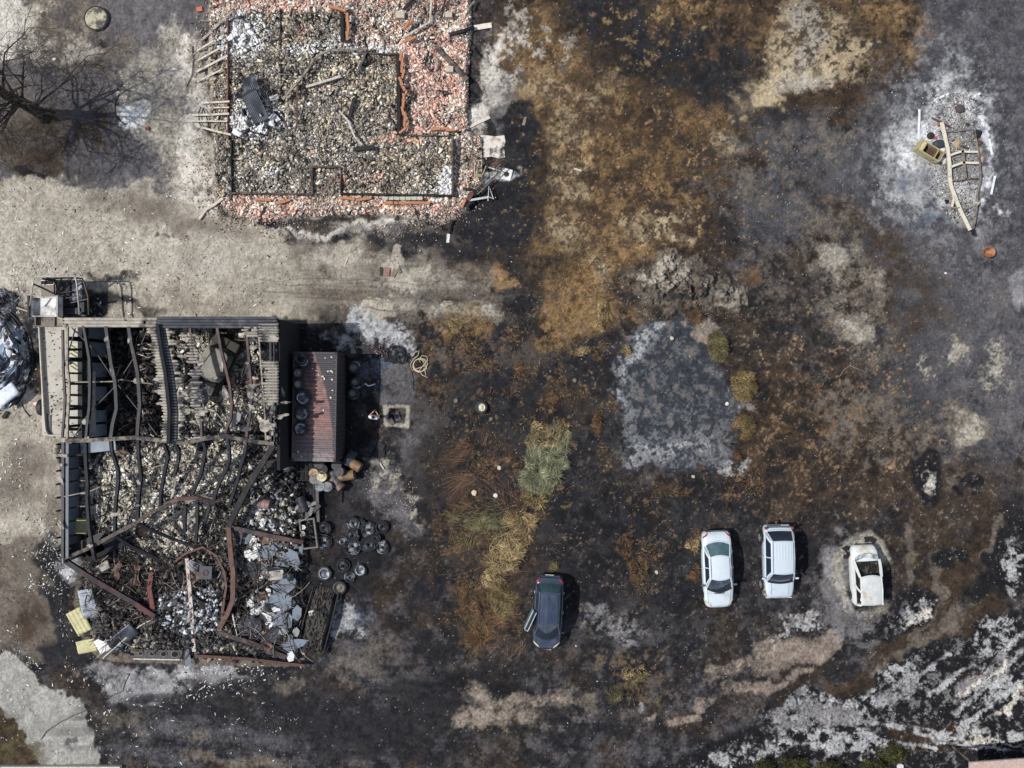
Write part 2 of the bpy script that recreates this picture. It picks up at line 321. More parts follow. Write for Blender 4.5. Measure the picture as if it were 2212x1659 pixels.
lay('mud', many(ell(300, 430, 120, 24, 8, .6), ell(440, 480, 90, 30, 20, .6), ell(400, 600, 60, 60, 0, .6), ell(520, 640, 90, 40, 0, .6), ell(120, 470, 60, 26, 0, .7)), .5, 'm2', .3)
lay('gravel', many(ell(250, 560, 200, 50, 0, .7)), .4, 'c', .3)
lay('mud', pgon([(620, 490), (980, 490), (1060, 560), (1060, 690), (900, 700), (640, 700)], 40), .9, 'm', .3)
lay('char', many(ell(880, 530, 120, 22, 4, .5), ell(740, 520, 60, 14, 0, .6), ell(940, 620, 40, 40, 0, .6), ell(1000, 560, 60, 30, 0, .6), ell(960, 640, 120, 24, 6, .6)), .85, 'm2', .25)
lay('pale', many(ell(560, 600, 110, 70, 0, .6), stroke([(560, 620), (760, 612), (1040, 622)], 16, 1, 2), stroke([(600, 650), (800, 650), (1060, 680)], 18, 1, 2), stroke([(700, 560), (760, 560), (770, 520)], 18, 1, 2), ell(760, 600, 200, 60, 4, .8, 2)), .72, 'm', .35)
lay('mud', ell(840, 630, 260, 60, 4, .7, 2), .6, 's', .3)
lay('gravel', many(ell(850, 565, 22, 34, 0, .3), ell(870, 605, 34, 26, 0, .3), ell(745, 555, 26, 18, 0, .4), ell(760, 500, 12, 24, 10, .4), ell(830, 660, 34, 18, 0, .5), ell(955, 665, 14, 14, 0, .4), ell(1052, 680, 16, 10, 0, .4), ell(900, 575, 20, 14, 0, .5)), 1.15, 'c', .2)
for k, (a, b, c) in enumerate([(604, 560, 1030), (618, 616, 1040), (632, 570, 900), (644, 640, 1000), (660, 700, 900)]):
    lay('mud', stroke([(b, a), ((b+c)/2, a+3), (c, a+14)], 2.0, .8, 2), .7, 's', .2)
lay('mud', many(ell(331, 491, 5, 5, 0, .5), ell(377, 492, 7, 7, 0, .5), ell(355, 495, 8, 5, 0, .6)), 1.1, 'f', .3)
lay('char', many(ell(250, 590, 70, 12, 0, .7), ell(200, 650, 60, 34, 0, .5), ell(290, 660, 60, 14, 0, .5)), .85, 'c', .25)
lay('pink', many(*[stroke([(363, 580), (365, 660)], 1.6, .6, 0), stroke([(387, 600), (388, 655)], 1.6, .6, 0), stroke([(363, 634), (420, 634)], 1.6, .6, 0), stroke([(363, 657), (450, 657)], 1.6, .6, 0), stroke([(405, 600), (408, 650)], 1.6, .6, 0)]), .8, 'f', .3)
# left edge and foot path
lay('gravel', pgon([(-120, 880), (60, 850), (135, 900), (138, 1180), (90, 1220), (60, 1300), (-120, 1320)], 16), 1.1, 'm', .3)
lay('mud', many(ell(40, 1000, 60, 100, 0, .6), ell(110, 1100, 26, 90, 0, .6)), .55, 'm2', .3)
lay('mud', pgon([(-120, 1180), (60, 1160), (120, 1260), (150, 1420), (60, 1420), (-120, 1420)], 20), 1.0, 'c', .3)
lay('char', many(ell(100, 1220, 34, 60, -10, .5), ell(140, 1400, 50, 46, 30, .5), ell(120, 1310, 20, 80, 0, .5)), 1.1, 'c', .25)
lay('brown', many(ell(50, 1340, 46, 60, 0, .6), ell(170, 1470, 60, 30, 40, .6)), .6, 'c', .25)
lay('road', pgon([(-120, 1405), (-20, 1425), (50, 1440), (130, 1480), (178, 1530), (200, 1610), (204, 1760), (112, 1760), (96, 1640), (60, 1590), (-20, 1520), (-120, 1470)], 7), 1.3, 'm', .3)
lay('brown', pgon([(-120, 1500), (-10, 1530), (60, 1596), (92, 1650), (100, 1760), (-120, 1760)], 9), 1.3, 'c', .3); lay('olive', ell(20, 1620, 90, 60, 0, .5), .55, 'c2', .3)
lay('grey', ell(155, 1617, 8, 18, -10, .5), .9, 'c', .2)
# workshop surroundings
lay('ash', many(ell(300, 1470, 120, 36, 8, .5), ell(300, 1500, 44, 34, 0, .5), ell(170, 1240, 50, 30, 0, .6), ell(440, 1440, 60, 16, 0, .5)), .72, 'c', .25)
lay('lilac', many(ell(330, 1470, 90, 34, 0, .5), ell(240, 1440, 50, 26, 20, .5), ell(480, 1452, 60, 12, 0, .5)), .8, 'm', .25)
lay('char', many(ell(620, 1560, 420, 90, 0, .5), ell(560, 1480, 110, 34, 0, .6)), .9, 's', .3)
lay('purp', many(ell(430, 1600, 240, 60, 0, .6), ell(800, 1450, 110, 60, 0, .7)), .6, 's', .3)
lay('mud', many(ell(780, 1420, 60, 40, -50, .7), ell(790, 1440, 70, 22, 0, .7), ell(340, 1560, 130, 26, 10, .7), ell(590, 1490, 60, 24, 0, .7), ell(500, 1640, 160, 20, 0, .7)), .5, 'm2', .3)
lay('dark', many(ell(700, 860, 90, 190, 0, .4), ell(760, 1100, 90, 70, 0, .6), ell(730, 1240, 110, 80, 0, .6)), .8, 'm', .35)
lay('blue', many(ell(800, 790, 60, 34, 0, .6), ell(760, 1320, 50, 40, 0, .5)), .8, 'm', .3)
lay('ash', many(stroke([(800, 690), (850, 715), (874, 745)], 12, .9, 2), ell(780, 700, 34, 16, 20, .8, 2)), .7, 'f', .35)
lay('ash', many(stroke([(770, 690), (850, 720), (878, 752)], 26, .9, 2), ell(730, 735, 30, 14, 15, .8, 2), ell(745, 1315, 36, 34, 0, .6), ell(740, 1345, 40, 20, 0, .8)), .75, 'f', .3)
lay('lilac', many(ell(735, 728, 38, 18, 15, .5), ell(750, 1310, 34, 26, 0, .6)), .7, 'm', .25)
lay('grey', many(ell(860, 820, 34, 60, 0, .5), ell(850, 1060, 46, 70, -20, .6), ell(885, 1110, 30, 50, 0, .6), ell(900, 950, 40, 60, 0, .8)), .85, 'c2', .3)
lay('pale', many(ell(845, 1030, 34, 40, 0, .7), ell(820, 1010, 26, 20, 0, .7), ell(895, 1090, 16, 30, 0, .7)), .5, 'f', .2)
lay('pale', many(stroke([(836, 878), (877, 880)], 5, .7, 2), stroke([(838, 920), (876, 919)], 5, .7, 2), stroke([(836, 880), (836, 918)], 4, .7, 2), stroke([(877, 882), (876, 918)], 4, .7, 2)), 1.0, 'f', .3)
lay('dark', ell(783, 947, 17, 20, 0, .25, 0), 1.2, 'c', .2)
# brown verge strips in the middle
lay('brown', many(ell(1010, 1020, 100, 110, 0, .6), ell(1080, 1180, 120, 110, 0, .6), ell(1060, 1320, 90, 90, 0, .5), ell(1200, 870, 90, 60, 0, .7)), .6, 'c', .3)
lay('gold', many(ell(1070, 1310, 50, 70, 20, .6), ell(1030, 1370, 40, 40, 0, .7), ell(1370, 1500, 50, 60, 0, .6), ell(1350, 1450, 90, 40, 10, .7)), .32, 'ff', .12)
lay('dark', many(ell(1290, 1120, 130, 70, 0, .6), ell(1300, 1230, 120, 70, 0, .6), ell(1000, 1480, 160, 34, 0, .6), ell(1440, 1250, 60, 120, 0, .6), ell(1760, 1200, 60, 90, 0, .6), ell(1160, 880, 60, 40, 0, .6), ell(1560, 1080, 120, 50, 0, .6)), .85, 'm2', .35)
# ash pond
pond = pgon([(1385, 685), (1440, 680), (1500, 700), (1530, 760), (1545, 800), (1580, 830), (1585, 900), (1590, 970), (1560, 1010), (1500, 1022), (1430, 1030), (1360, 1010), (1335, 960), (1332, 900), (1342, 830), (1352, 760)], 15)
lay('slate', pond, 1.25, 'm', .3)
lay('pash', pond*many(stroke([(1430, 690), (1390, 730), (1355, 790), (1340, 870), (1335, 940)], 30, .7), stroke([(1340, 950), (1400, 985), (1470, 985), (1550, 960)], 32, .8), ell(1490, 960, 80, 50, 0, .8)), .62, 'ff', .3)
lay('ash', pond*many(stroke([(1425, 695), (1380, 740), (1350, 800), (1340, 880)], 18, .9), stroke([(1360, 985), (1450, 985), (1520, 950)], 20, .9)), .5, 'ff', .1)
lay('pash', pond, .28, 'ff', .1)
lay('ash', many(ell(1585, 1000, 26, 24, 0, .6), ell(1600, 870, 20, 12, 0, .6)), .5, 'f', .2)
lay('pink', ell(1510, 715, 18, 26, -50, .5), 1.0, 'c', .2)
lay('brown', many(ell(1350, 380, 230, 260, 0, .5), ell(1180, 120, 110, 150, 0, .6), ell(1800, 100, 160, 110, 0, .6)), .42, 'ff', .14)
lay('dark', many(ell(1370, 360, 220, 240, 0, .6), ell(1850, 100, 110, 100, 0, .6)), .24, 'ff', .1)
# earth mound north of pond
lay('brown', ell(1480, 618, 150, 74, 8, .3), 1.25, 'm', .2)
lay('mud', ell(1480, 615, 140, 66, 8, .4), .6, 'ff', .12)
lay('mud', ell(1480, 615, 130, 62, 8, .35), .95, 'c', .25); lay('pale', many(ell(1440, 600, 60, 36, 0, .6), ell(1560, 640, 50, 40, 0, .7)), .66, 'f', .12); lay('dark', many(ell(1480, 650, 80, 18, 5, .6), ell(1530, 600, 60, 40, 0, .8)), .5, 'f', .12)
lay('brown', many(ell(1600, 700, 50, 60, 0, .7), ell(1640, 900, 50, 120, 0, .7)), .5, 'c', .25)
# bottom: tracks and ash
lay('mud', many(ell(1080, 1520, 120, 34, 4, .6), ell(1150, 1550, 90, 40, 0, .7), ell(1240, 1510, 60, 26, 0, .7)), .6, 'c', .25)
lay('pink', many(ell(1130, 1515, 110, 22, 0, .6), ell(1100, 1560, 80, 24, 0, .7), stroke([(1530, 1470), (1650, 1420), (1790, 1380)], 30, .6), stroke([(1550, 1500), (1640, 1480), (1740, 1450)], 14, .7), ell(1500, 1530, 22, 24, 0, .4), ell(1490, 1570, 34, 16, -10, .4), ell(1010, 1570, 40, 20, 0, .7), ell(1420, 1565, 12, 8, 0, .4)), .74, 'm', .22)
lay('lilac', many(ell(1270, 1330, 30, 34, 0, .6), ell(1340, 1360, 40, 34, 0, .8), ell(1397, 1545, 9, 12, 0, .4), ell(1399, 1590, 9, 16, 20, .5)), .6, 'f', .2)
lay('brown', many(stroke([(1840, 1500), (1960, 1440), (2060, 1330), (2130, 1200)], 44, .6), ell(2080, 1300, 90, 130, 20, .5), ell(1990, 1400, 80, 60, 0, .6)), .95, 'm', .25)
lay('mud', many(stroke([(1975, 1130), (1990, 1250), (1940, 1380)], 9, .8), stroke([(1990, 1390), (2040, 1300), (2030, 1180)], 10, .8), stroke([(1900, 1450), (2000, 1420), (2090, 1310)], 14, .8), stroke([(2060, 1340), (2110, 1240), (2150, 1120)], 8, .8), stroke([(1890, 1260), (1900, 1330)], 9, .6)), .75, 'm2', .25)
blk = many(ell(2000, 1040, 40, 56, -25, .4), ell(1965, 1330, 70, 50, -30, .5), ell(1920, 1340, 60, 36, -10, .5), ell(2180, 1200, 50, 110, 10, .5), ell(2110, 1270, 30, 60, 30, .6), ell(2090, 1050, 18, 26, 0, .5), ell(2050, 1190, 24, 24, 0, .6), pgon([(1360, 1680), (1500, 1610), (1620, 1560), (1700, 1500), (1790, 1490), (1850, 1500), (1900, 1450), (1960, 1440), (2030, 1400), (2100, 1350), (2230, 1320), (2400, 1320), (2400, 1800), (1360, 1800)], 12))
lay('dark', blk, 1.15, 'm', .2); 
lay('brown', blk*many(ell(1880, 1420, 70, 20, -10, .5), ell(2020, 1590, 110, 30, -6, .6), ell(2120, 1450, 60, 20, -30, .6)), .7, 'm', .2)
lay('ash', blk*many(ell(1760, 1530, 120, 50, 0, .45), ell(1940, 1480, 80, 40, -20, .5), ell(1985, 1330, 50, 30, -30, .6), ell(2140, 1390, 60, 60, -40, .5), ell(1800, 1610, 130, 26, 10, .6), ell(2170, 1480, 60, 20, -20, .6), ell(2180, 1250, 16, 60, 0, .6), ell(1600, 1630, 120, 24, -14, .6), ell(2160, 1590, 100, 26, 10, .5)), .6, 'f', .12)
lay('ash', blk*ell(1900, 1500, 420, 190, -10, .5), .2, 'ff', .1)
lay('ash', blk*many(*[stroke([(x0, y0), (x0+l*.8, y0-l*.62)], w_, .9, 2) for x0, y0, l, w_ in [(2060, 1540, 150, 7), (2090, 1560, 140, 5), (2120, 1480, 110, 9), (2010, 1500, 110, 6), (1980, 1470, 90, 5), (2150, 1420, 80, 8)]]), .8, 'f', .2)
lay('ash', blk*many(*[stroke([(x0, y0), (x0+l, y0+l*.12)], w_, .9, 2) for x0, y0, l, w_ in [(1980, 1585, 230, 4), (2020, 1600, 190, 4), (1850, 1560, 200, 6), (1900, 1600, 120, 4), (1700, 1500, 160, 8), (1650, 1600, 150, 6)]]), .7, 'f', .2)
lay('dark', blk*many(*[stroke([(x0, y0), (x0+12, y0+60)], 2.5, .8, 2) for x0, y0 in [(1690, 1500), (1715, 1495), (1740, 1500), (1770, 1505), (1800, 1520), (1640, 1560), (1665, 1545)]]), .9, 'f', .3)
lay('lilac', blk*many(ell(1700, 1530, 60, 60, 0, .5), ell(1790, 1550, 80, 34, 0, .5), stroke([(2080, 1500), (2170, 1400)], 16, .7), ell(1950, 1500, 44, 24, 0, .6), ell(1860, 1345, 40, 16, -15, .6)), .66, 'c', .14)
lay('chalk', blk*many(stroke([(2090, 1490), (2150, 1440), (2180, 1405)], 6, .8), stroke([(2170, 1520), (2212, 1470)], 6, .8), stroke([(2100, 1590), (2200, 1605)], 4, .8), ell(2010, 1048, 12, 30, 0, .7), ell(1985, 1345, 36, 12, -35, .7)), .85, 'f', .25)
lay('ash', many(ell(1730, 1330, 50, 22, 0, .5), ell(1690, 1355, 16, 30, 0, .6)), .5, 'f', .13)
lay('lilac', many(ell(1850, 1210, 60, 60, 20, .25), ell(1810, 1270, 26, 110, 0, .5)), .82, 'm', .3)
lay('pale', many(stroke([(1835, 1310), (1818, 1270), (1812, 1210), (1835, 1172), (1875, 1160), (1900, 1175), (1915, 1210)], 12, .8, 2), stroke([(1840, 1318), (1875, 1330), (1905, 1315)], 10, .9, 2)), .9, 'm', .35)
lay('ash', many(stroke([(1835, 1310), (1818, 1270), (1812, 1210), (1835, 1172), (1875, 1160), (1905, 1185)], 9, .9, 2), stroke([(1850, 1322), (1875, 1328), (1900, 1318)], 8, .9, 2)), .5, 'f', .3)
lay('grey', many(ell(1850, 1330, 60, 30, 0, .6), ell(1870, 1390, 30, 14, 0, .6), ell(1790, 1290, 40, 50, 0, .6)), .6, 'c', .3)
# trailer ash
lay('purp', ell(2040, 340, 150, 220, 0, .7), .8, 'm', .4)
lay('pash', many(ell(2050, 330, 115, 195, -4, .8), ell(1960, 380, 90, 80, 0, .9)), .6, 'f', .35)
lay('ash', many(ell(2060, 320, 84, 165, -6, .5), ell(1990, 300, 80, 60, -35, .6), ell(1960, 420, 80, 50, -20, .7)), .9, 'c', .35)
lay('white', many(ell(2060, 230, 76, 34, 0, .5), stroke([(2112, 210), (2140, 290), (2142, 350), (2128, 470)], 7, .9), stroke([(1985, 220), (1988, 320)], 3, .9), ell(2040, 260, 40, 60, 0, .7), stroke([(1975, 345), (2000, 270)], 18, .9), ell(2090, 420, 34, 26, 0, .7), ell(2170, 470, 22, 8, 0, .8)), .55, 'c2', .3)
lay('grey', ell(2085, 340, 42, 90, -8, .5), .5, 'f', .2)
lay('blue', many(ell(1970, 400, 60, 26, -20, .7), ell(1990, 480, 60, 26, 0, .8)), .5, 'c', .3)
# house surroundings
lay('chalk', many(ell(1045, 225, 26, 60, 20, .5), ell(1055, 150, 16, 60, 15, .6), ell(700, 498, 150, 9, 0, .7), ell(460, 400, 24, 60, 0, .6), ell(860, 480, 100, 12, 0, .7)), .75, 'm', .25)
lay('grey', many(ell(1080, 215, 30, 70, 10, .6), ell(800, 505, 160, 14, 0, .6)), .6, 'c', .25)
lay('ash', many(ell(1090, 380, 24, 20, -10, .5), ell(1045, 395, 40, 12, -35, .5)), 1.0, 'c', .3)
lay('dark', ell(1500, 1000, 900, 760, 0, .4), .22, 'ff', .08); lay('mud', ell(1650, 980, 640, 560, 0, .5), .15, 'ff', .06); lay('tan', many(ell(1350, 380, 300, 300, 0, .6), ell(1150, 950, 200, 300, 0, .6), ell(1800, 900, 260, 220, 0, .6))*(1-pond), .13, 'ff', .06)
lay('rust', many(ell(1050, 780, 130, 100, 0, .6), ell(1180, 900, 90, 100, 0, .6), ell(1080, 1180, 130, 160, 0, .6), ell(1640, 1050, 160, 120, 0, .6), ell(1380, 1180, 60, 120, 0, .6), ell(1760, 900, 160, 120, 0, .6))*(1-pond), .2, 'ff', .08)
lay('char', many(ell(1180, 1000, 200, 300, 0, .6), ell(1300, 1180, 160, 200, 0, .6), ell(1000, 850, 120, 90, 0, .7), ell(950, 1000, 60, 150, 0, .7), ell(1500, 1200, 160, 160, 0, .7))*(1-pond), .45, 'c', .2)
HOUSE = [(455, -80), (1012, -80), (1016, 60), (1008, 180), (1012, 285), (1042, 300), (1045, 395), (1012, 450), (960, 486), (800, 462), (700, 470), (620, 474), (560, 486), (500, 466), (462, 420), (458, 300), (452, 140)]
hm = pgon(HOUSE, 8, 0)
lay('mud', hm, 1.3, 'm', .2); lay('grey', hm, .6, 'f', .3); lay('pink', hm*many(ell(940, 150, 70, 160, 0, .4), ell(740, 455, 280, 22, 0, .5), ell(900, 10, 130, 30, 0, .5)), 1.0, 'f', .3)
SHOP = [(232, 700), (645, 700), (655, 1000), (662, 1180), (668, 1390), (650, 1440), (300, 1432), (215, 1425), (180, 1390), (160, 1300), (172, 1200), (172, 950), (232, 940)]
shm = pgon(SHOP, 5, 0)
lay('mud', shm, 1.4, 'm', .2); lay('dark', many(pgon([(225, 695), (350, 695), (360, 948), (225, 948)], 6, 0), pgon([(600, 690), (665, 690), (665, 1010), (620, 1010)], 6, 0), ell(290, 1230, 70, 60, 0, .5), ell(470, 1230, 60, 50, 0, .5)), 1.1, 'm', .25)  # strip at right paints the shaded gap; left bay is char plus painted shade
lay('pale', hm, .75, 'f', .35)
lay('pale', shm*many(ell(265, 1060, 90, 90, 0, .5), ell(400, 1050, 120, 110, 0, .5), ell(520, 760, 80, 60, 0, .5), ell(480, 880, 90, 50, 0, .6), ell(440, 730, 60, 40, 0, .6), ell(380, 1150, 90, 50, 0, .6), ell(480, 990, 70, 40, 0, .6)), 1.1, 'c', .35)
# speckle and tone modulation shared by soil (stones, soot grains)
sp = RS.rand(NY, NX); G *= (0.80+.40*NFF[..., None])*(0.88+.24*sp[..., None])*(0.9+.2*NC[..., None])
wsp = (RS.rand(NY, NX) > .9985)[..., None]; G = np.where(wsp, np.maximum(G, .30), G)
# heights
Z = (NM-.5)*.05+(NF-.5)*.03+(NFF-.5)*.018
Z += .6*ell(1480, 615, 120, 55, 8, .5)*(.4+.9*NC)*(.8+.4*NF) + .55*sm(hm)*.45*(.7+.6*NC)
LUM = G.mean(axis=2)
Z += blk*(NF > .55)*.05
Z += -.10*ell(783, 947, 17, 20, 0, .25, 0)*0
shz = pgon([(190, 960), (640, 960), (650, 1400), (300, 1410), (200, 1400)], 20, 0)
Z += .40*shz*(.85+.3*NC)
far = np.clip((np.hypot(np.maximum(abs(gx)-31.5, 0)[None, :], np.maximum(abs(gy)-24, 0)[:, None]))/3, 0, 1)
Z *= (1-far)
def gz(x, y):
    i = np.clip(np.searchsorted(gx, x), 0, NX-1); j = np.clip(np.searchsorted(gy, y), 0, NY-1); return Z[j, i]
def gcol(x, y):
    i = np.clip(np.searchsorted(gx, x), 0, NX-1); j = np.clip(np.searchsorted(gy, y), 0, NY-1); return G[j, i]
def PG(u, v, dz=0.0):
    p = P(u, v, 0); z = float(gz(p.x, p.y)); p = P(u, v, z+dz); return p
VV = np.stack([gx[None, :].repeat(NY, 0), gy[:, None].repeat(NX, 1), Z], -1).reshape(-1, 3)
idx = np.arange(NX*NY).reshape(NY, NX)
FF = np.stack([idx[:-1, :-1], idx[:-1, 1:], idx[1:, 1:], idx[1:, :-1]], -1).reshape(-1, 4)
CC = np.concatenate([np.clip(G/KEXP, .004, .8).reshape(-1, 3), np.ones((NX*NY, 1))], 1)
M_ground = mat('burnt_soil', rough=.95, var=.16, vs_=9, bump=.5, bs=22, attr=True, spec=.15, fine=.3)
tag(npmesh('ground', VV, FF, M_ground, CC, smooth=True), kind='structure')
# ================================================================ RUBBLE (numpy chunk clouds)
CUBE = np.array([[x, y, z] for z in (-.5, .5) for x, y in ((-.5, -.5), (.5, -.5), (.5, .5), (-.5, .5))])
CF = np.array([[3, 2, 1, 0], [4, 5, 6, 7], [0, 1, 5, 4], [1, 2, 6, 5], [2, 3, 7, 6], [3, 0, 4, 7]])
M_chunk = mat('broken_masonry', rough=.9, var=.18, vs_=14, bump=.3, attr=True, spec=.2)
def rotm(n, tilt):
    a = RS.rand(n)*6.283; b = (RS.randn(n))*tilt; c = RS.randn(n)*tilt
    ca, sa, cb, sb, cc, sc = np.cos(a), np.sin(a), np.cos(b), np.sin(b), np.cos(c), np.sin(c); o = np.zeros(n); i = np.ones(n)
    Rz = np.stack([ca, -sa, o, sa, ca, o, o, o, i], 1).reshape(n, 3, 3); Rx = np.stack([i, o, o, o, cb, -sb, o, sb, cb], 1).reshape(n, 3, 3)
    Ry = np.stack([cc, o, sc, o, i, o, -sc, o, cc], 1).reshape(n, 3, 3)
    return Rz @ Rx @ Ry
def chunks(name, u, v, size, colr, dz=.0, tilt=.5, jit=.35, m=None, rotz=None, zs=None):
    n = len(u); V0 = CUBE[None]+(RS.rand(n, 8, 3)-.5)*jit
    V0 = V0*size[:, None, :]; Rm = rotm(n, tilt); V0 = np.einsum('nij,nkj->nki', Rm, V0)
    x = (u-CU)/S; y = (CV-v)/S; z = gz(x, y)+dz+(RS.rand(n)*.08 if zs is None else zs)
    k = 1-z/H; V0 += np.stack([x*k, y*k, z], 1)[:, None, :]
    F = (np.arange(n)*8)[:, None, None]+CF[None]
    cc = np.clip(lin(colr)/KEXP, .004, .85); C = np.concatenate([np.repeat(cc, 8, 0), np.ones((n*8, 1))], 1)
    return npmesh(name, V0.reshape(-1, 3), F.reshape(-1, 4), m or M_chunk, C)
def pick(n, pal, wts):
    wts = np.array(wts, float); i = RS.choice(len(pal), n, p=wts/wts.sum()); c = np.array(pal, float)[i]
    return np.clip(c*(.82+.36*RS.rand(n, 1)), 4, 250)
def scatter(poly, n):
    xs = [p[0] for p in poly]; ys = [p[1] for p in poly]; u = RS.uniform(min(xs), max(xs), n*2); v = RS.uniform(min(ys), max(ys), n*2)
    k = inpoly(u, v, poly); return u[k][:n], v[k][:n]
def field(seed, sc):                         # lookup of a smooth random field at u,v
    L = np.random.RandomState(seed).rand(80, 80)
    def f(u, v):
        a, b = (u+200)/sc % 78, (v+200)/sc % 78; i, j = a.astype(int), b.astype(int); p, q = a-i, b-j
        p, q = p*p*(3-2*p), q*q*(3-2*q)
        return (L[j, i]*(1-p)+L[j, i+1]*p)*(1-q)+(L[j+1, i]*(1-p)+L[j+1, i+1]*p)*q
    return f
f1, f2, f3 = field(1, 45), field(2, 22), field(3, 70)
TERRA = [(222, 164, 142), (236, 196, 176), (214, 184, 168), (200, 138, 114), (240, 216, 202), (184, 156, 142), (130, 112, 104)]
GREYC = [(154, 147, 135), (128, 121, 111), (178, 171, 156), (98, 92, 87), (198, 192, 180), (140, 128, 113), (116, 113, 110)]
TAN = [(170, 154, 130), (200, 182, 152), (140, 124, 106), (84, 76, 70), (218, 206, 186), (110, 104, 98)]
WHT = [(236, 234, 228), (214, 212, 206), (190, 188, 184), (245, 243, 240)]
def house_cols(u, v):
    n = len(u); g = pick(n, GREYC, [3, 3, 1.6, 2.6, .9, 2, 2]); t = pick(n, TERRA, [4, 5, 4, 2.5, 4, 2, 1.2]); b = pick(n, TAN, [3, 3, 3, 2.5, 1.6, 2]); w_ = pick(n, WHT, [2, 2, 1, 2])
    pt = np.zeros(n)
    def E(a, b_, ra, rb, k=1.0): return k*np.clip(1.6-np.hypot((u-a)/ra, (v-b_)/rb), 0, 1)
    right = ((u > 862) & (v < 288)) | (u > 982)
    bot = (v > 424); top = (v < 26)
    pt = np.where(right, .86, 0); pt = np.where(bot & ~right, .62, pt); pt = np.where(top & ~right, .7, pt)
    pt = np.where((u > 745) & (v < 100), .66, pt); pt = np.maximum(pt, np.maximum(E(655, 68, 16, 16, .6), E(772, 385, 60, 14, .45))); pt = np.maximum(pt, E(860, 300, 60, 10, .6))
    pt = np.where(u < 462, .4, pt); pt = np.where((u > 985) & (v > 285), .45, pt)
    pt = np.clip(pt*(.45+1.1*f1(u, v)), 0, .96)
    pb = np.clip(.1+.9*(f3(u, v)-.35)+E(800, 180, 60, 90, .2)+E(700, 150, 60, 90, .2), 0, .8)
    pw = np.clip(E(520, 78, 44, 46, 1.1)+E(552, 256, 46, 40, 1.0)+E(745, 100, 90, 12, .4)+E(835, 105, 30, 10, .5)+E(645, 110, 26, 8, .6)+E(590, 372, 20, 9, .6)+E(965, 395, 14, 26, 1)+E(960, 415, 60, 8, .5)+E(930, 60, 60, 30, .12), 0, 1)
    pw = np.maximum(pw, .02)
    r = RS.rand(n); c = g.copy(); c[r < pb] = b[r < pb]; r = RS.rand(n); c[r < pt] = t[r < pt]*.96; r = RS.rand(n); c[r < pw] = w_[r < pw]
    dk = np.clip(1.4-.52*f2(u, v), .78, 1.28)[:, None]; soot = (RS.rand(n) < .12*(1-pt)*(1-pw))
    c = c*dk; c[soot] *= .35
    return c
u, v = scatter([(452, -40), (1016, -40), (1018, 60), (1010, 180), (1014, 285), (1040, 300), (1040, 380), (1012, 440), (960, 478), (800, 456), (700, 466), (620, 468), (560, 480), (500, 460), (466, 418), (462, 300), (456, 140)], 105000)
keep = RS.rand(len(u)) < np.clip(np.where(v > 440, (484-v)/34, 1), .1, 1)*np.where(u < 480, .5, 1)*np.where((u > 978) & (u < 1000) & (v > 290) & (v < 420), .6, 1); u, v = u[keep], v[keep]
n = len(u); s0 = .03+.055*RS.rand(n)**1.8+.06*(RS.rand(n) < .05)
sz = np.stack([s0*(1+.7*RS.rand(n)), s0*(.75+.4*RS.rand(n)), s0*(.25+.3*RS.rand(n))], 1)
tag(chunks('brick_rubble', u, v, sz, house_cols(u, v), .01, .22, zs=RS.rand(n)*.055), 'heap of broken bricks and roof tiles filling the burnt house', 'rubble', kind='stuff')
u, v = scatter([(460, -20), (1008, -20), (1004, 285), (1036, 310), (1010, 436), (940, 466), (520, 462), (462, 400)], 2600); n = len(u); a = .09+.1*RS.rand(n)**2
tag(chunks('loose_bricks', u, v, np.stack([a*(1.3+RS.rand(n)), a*.8, a*.3], 1), house_cols(u, v), .05, .3, .2, zs=RS.rand(n)*.05), 'whole and half bricks and tiles lying on the house rubble', 'bricks', kind='stuff')
u, v = scatter([(480, 20), (975, 20), (975, 410), (500, 410)], 1500); n = len(u); a = .05+.09*RS.rand(n)**2; f_ = field(31, 40); k = f_(u, v) > .5; u, v, a = u[k], v[k], a[k]; n = len(u)
tag(chunks('charcoal_bits', u, v, np.stack([a*(1.5+3*RS.rand(n)), a*.5, a*.4], 1), pick(n, [(34, 34, 36), (56, 54, 54), (84, 76, 70)], [4, 3, 1]), .07, .25, .3, zs=RS.rand(n)*.04), 'charred wood bits scattered over the house rubble', 'charcoal', kind='stuff')
# scattered brick crumbs round the house
th = RS.rand(2600)*6.283; rr = 1+np.abs(RS.randn(2600))*.09
uu = 735+285*rr*np.sign(np.cos(th))*np.abs(np.cos(th))**.5; v2 = 235+245*rr*np.sign(np.sin(th))*np.abs(np.sin(th))**.5
k = (v2 > -20) & ~((uu > 1020) & (v2 < 280)); uu, v2 = uu[k], v2[k]; n = len(uu); s0 = .03+.05*RS.rand(n)
tag(chunks('brick_crumbs', uu, v2, np.stack([s0, s0*.8, s0*.5], 1), pick(n, TERRA+GREYC, [2]*14), 0, .5), 'loose brick crumbs strewn round the edge of the burnt house', 'crumbs', kind='stuff')

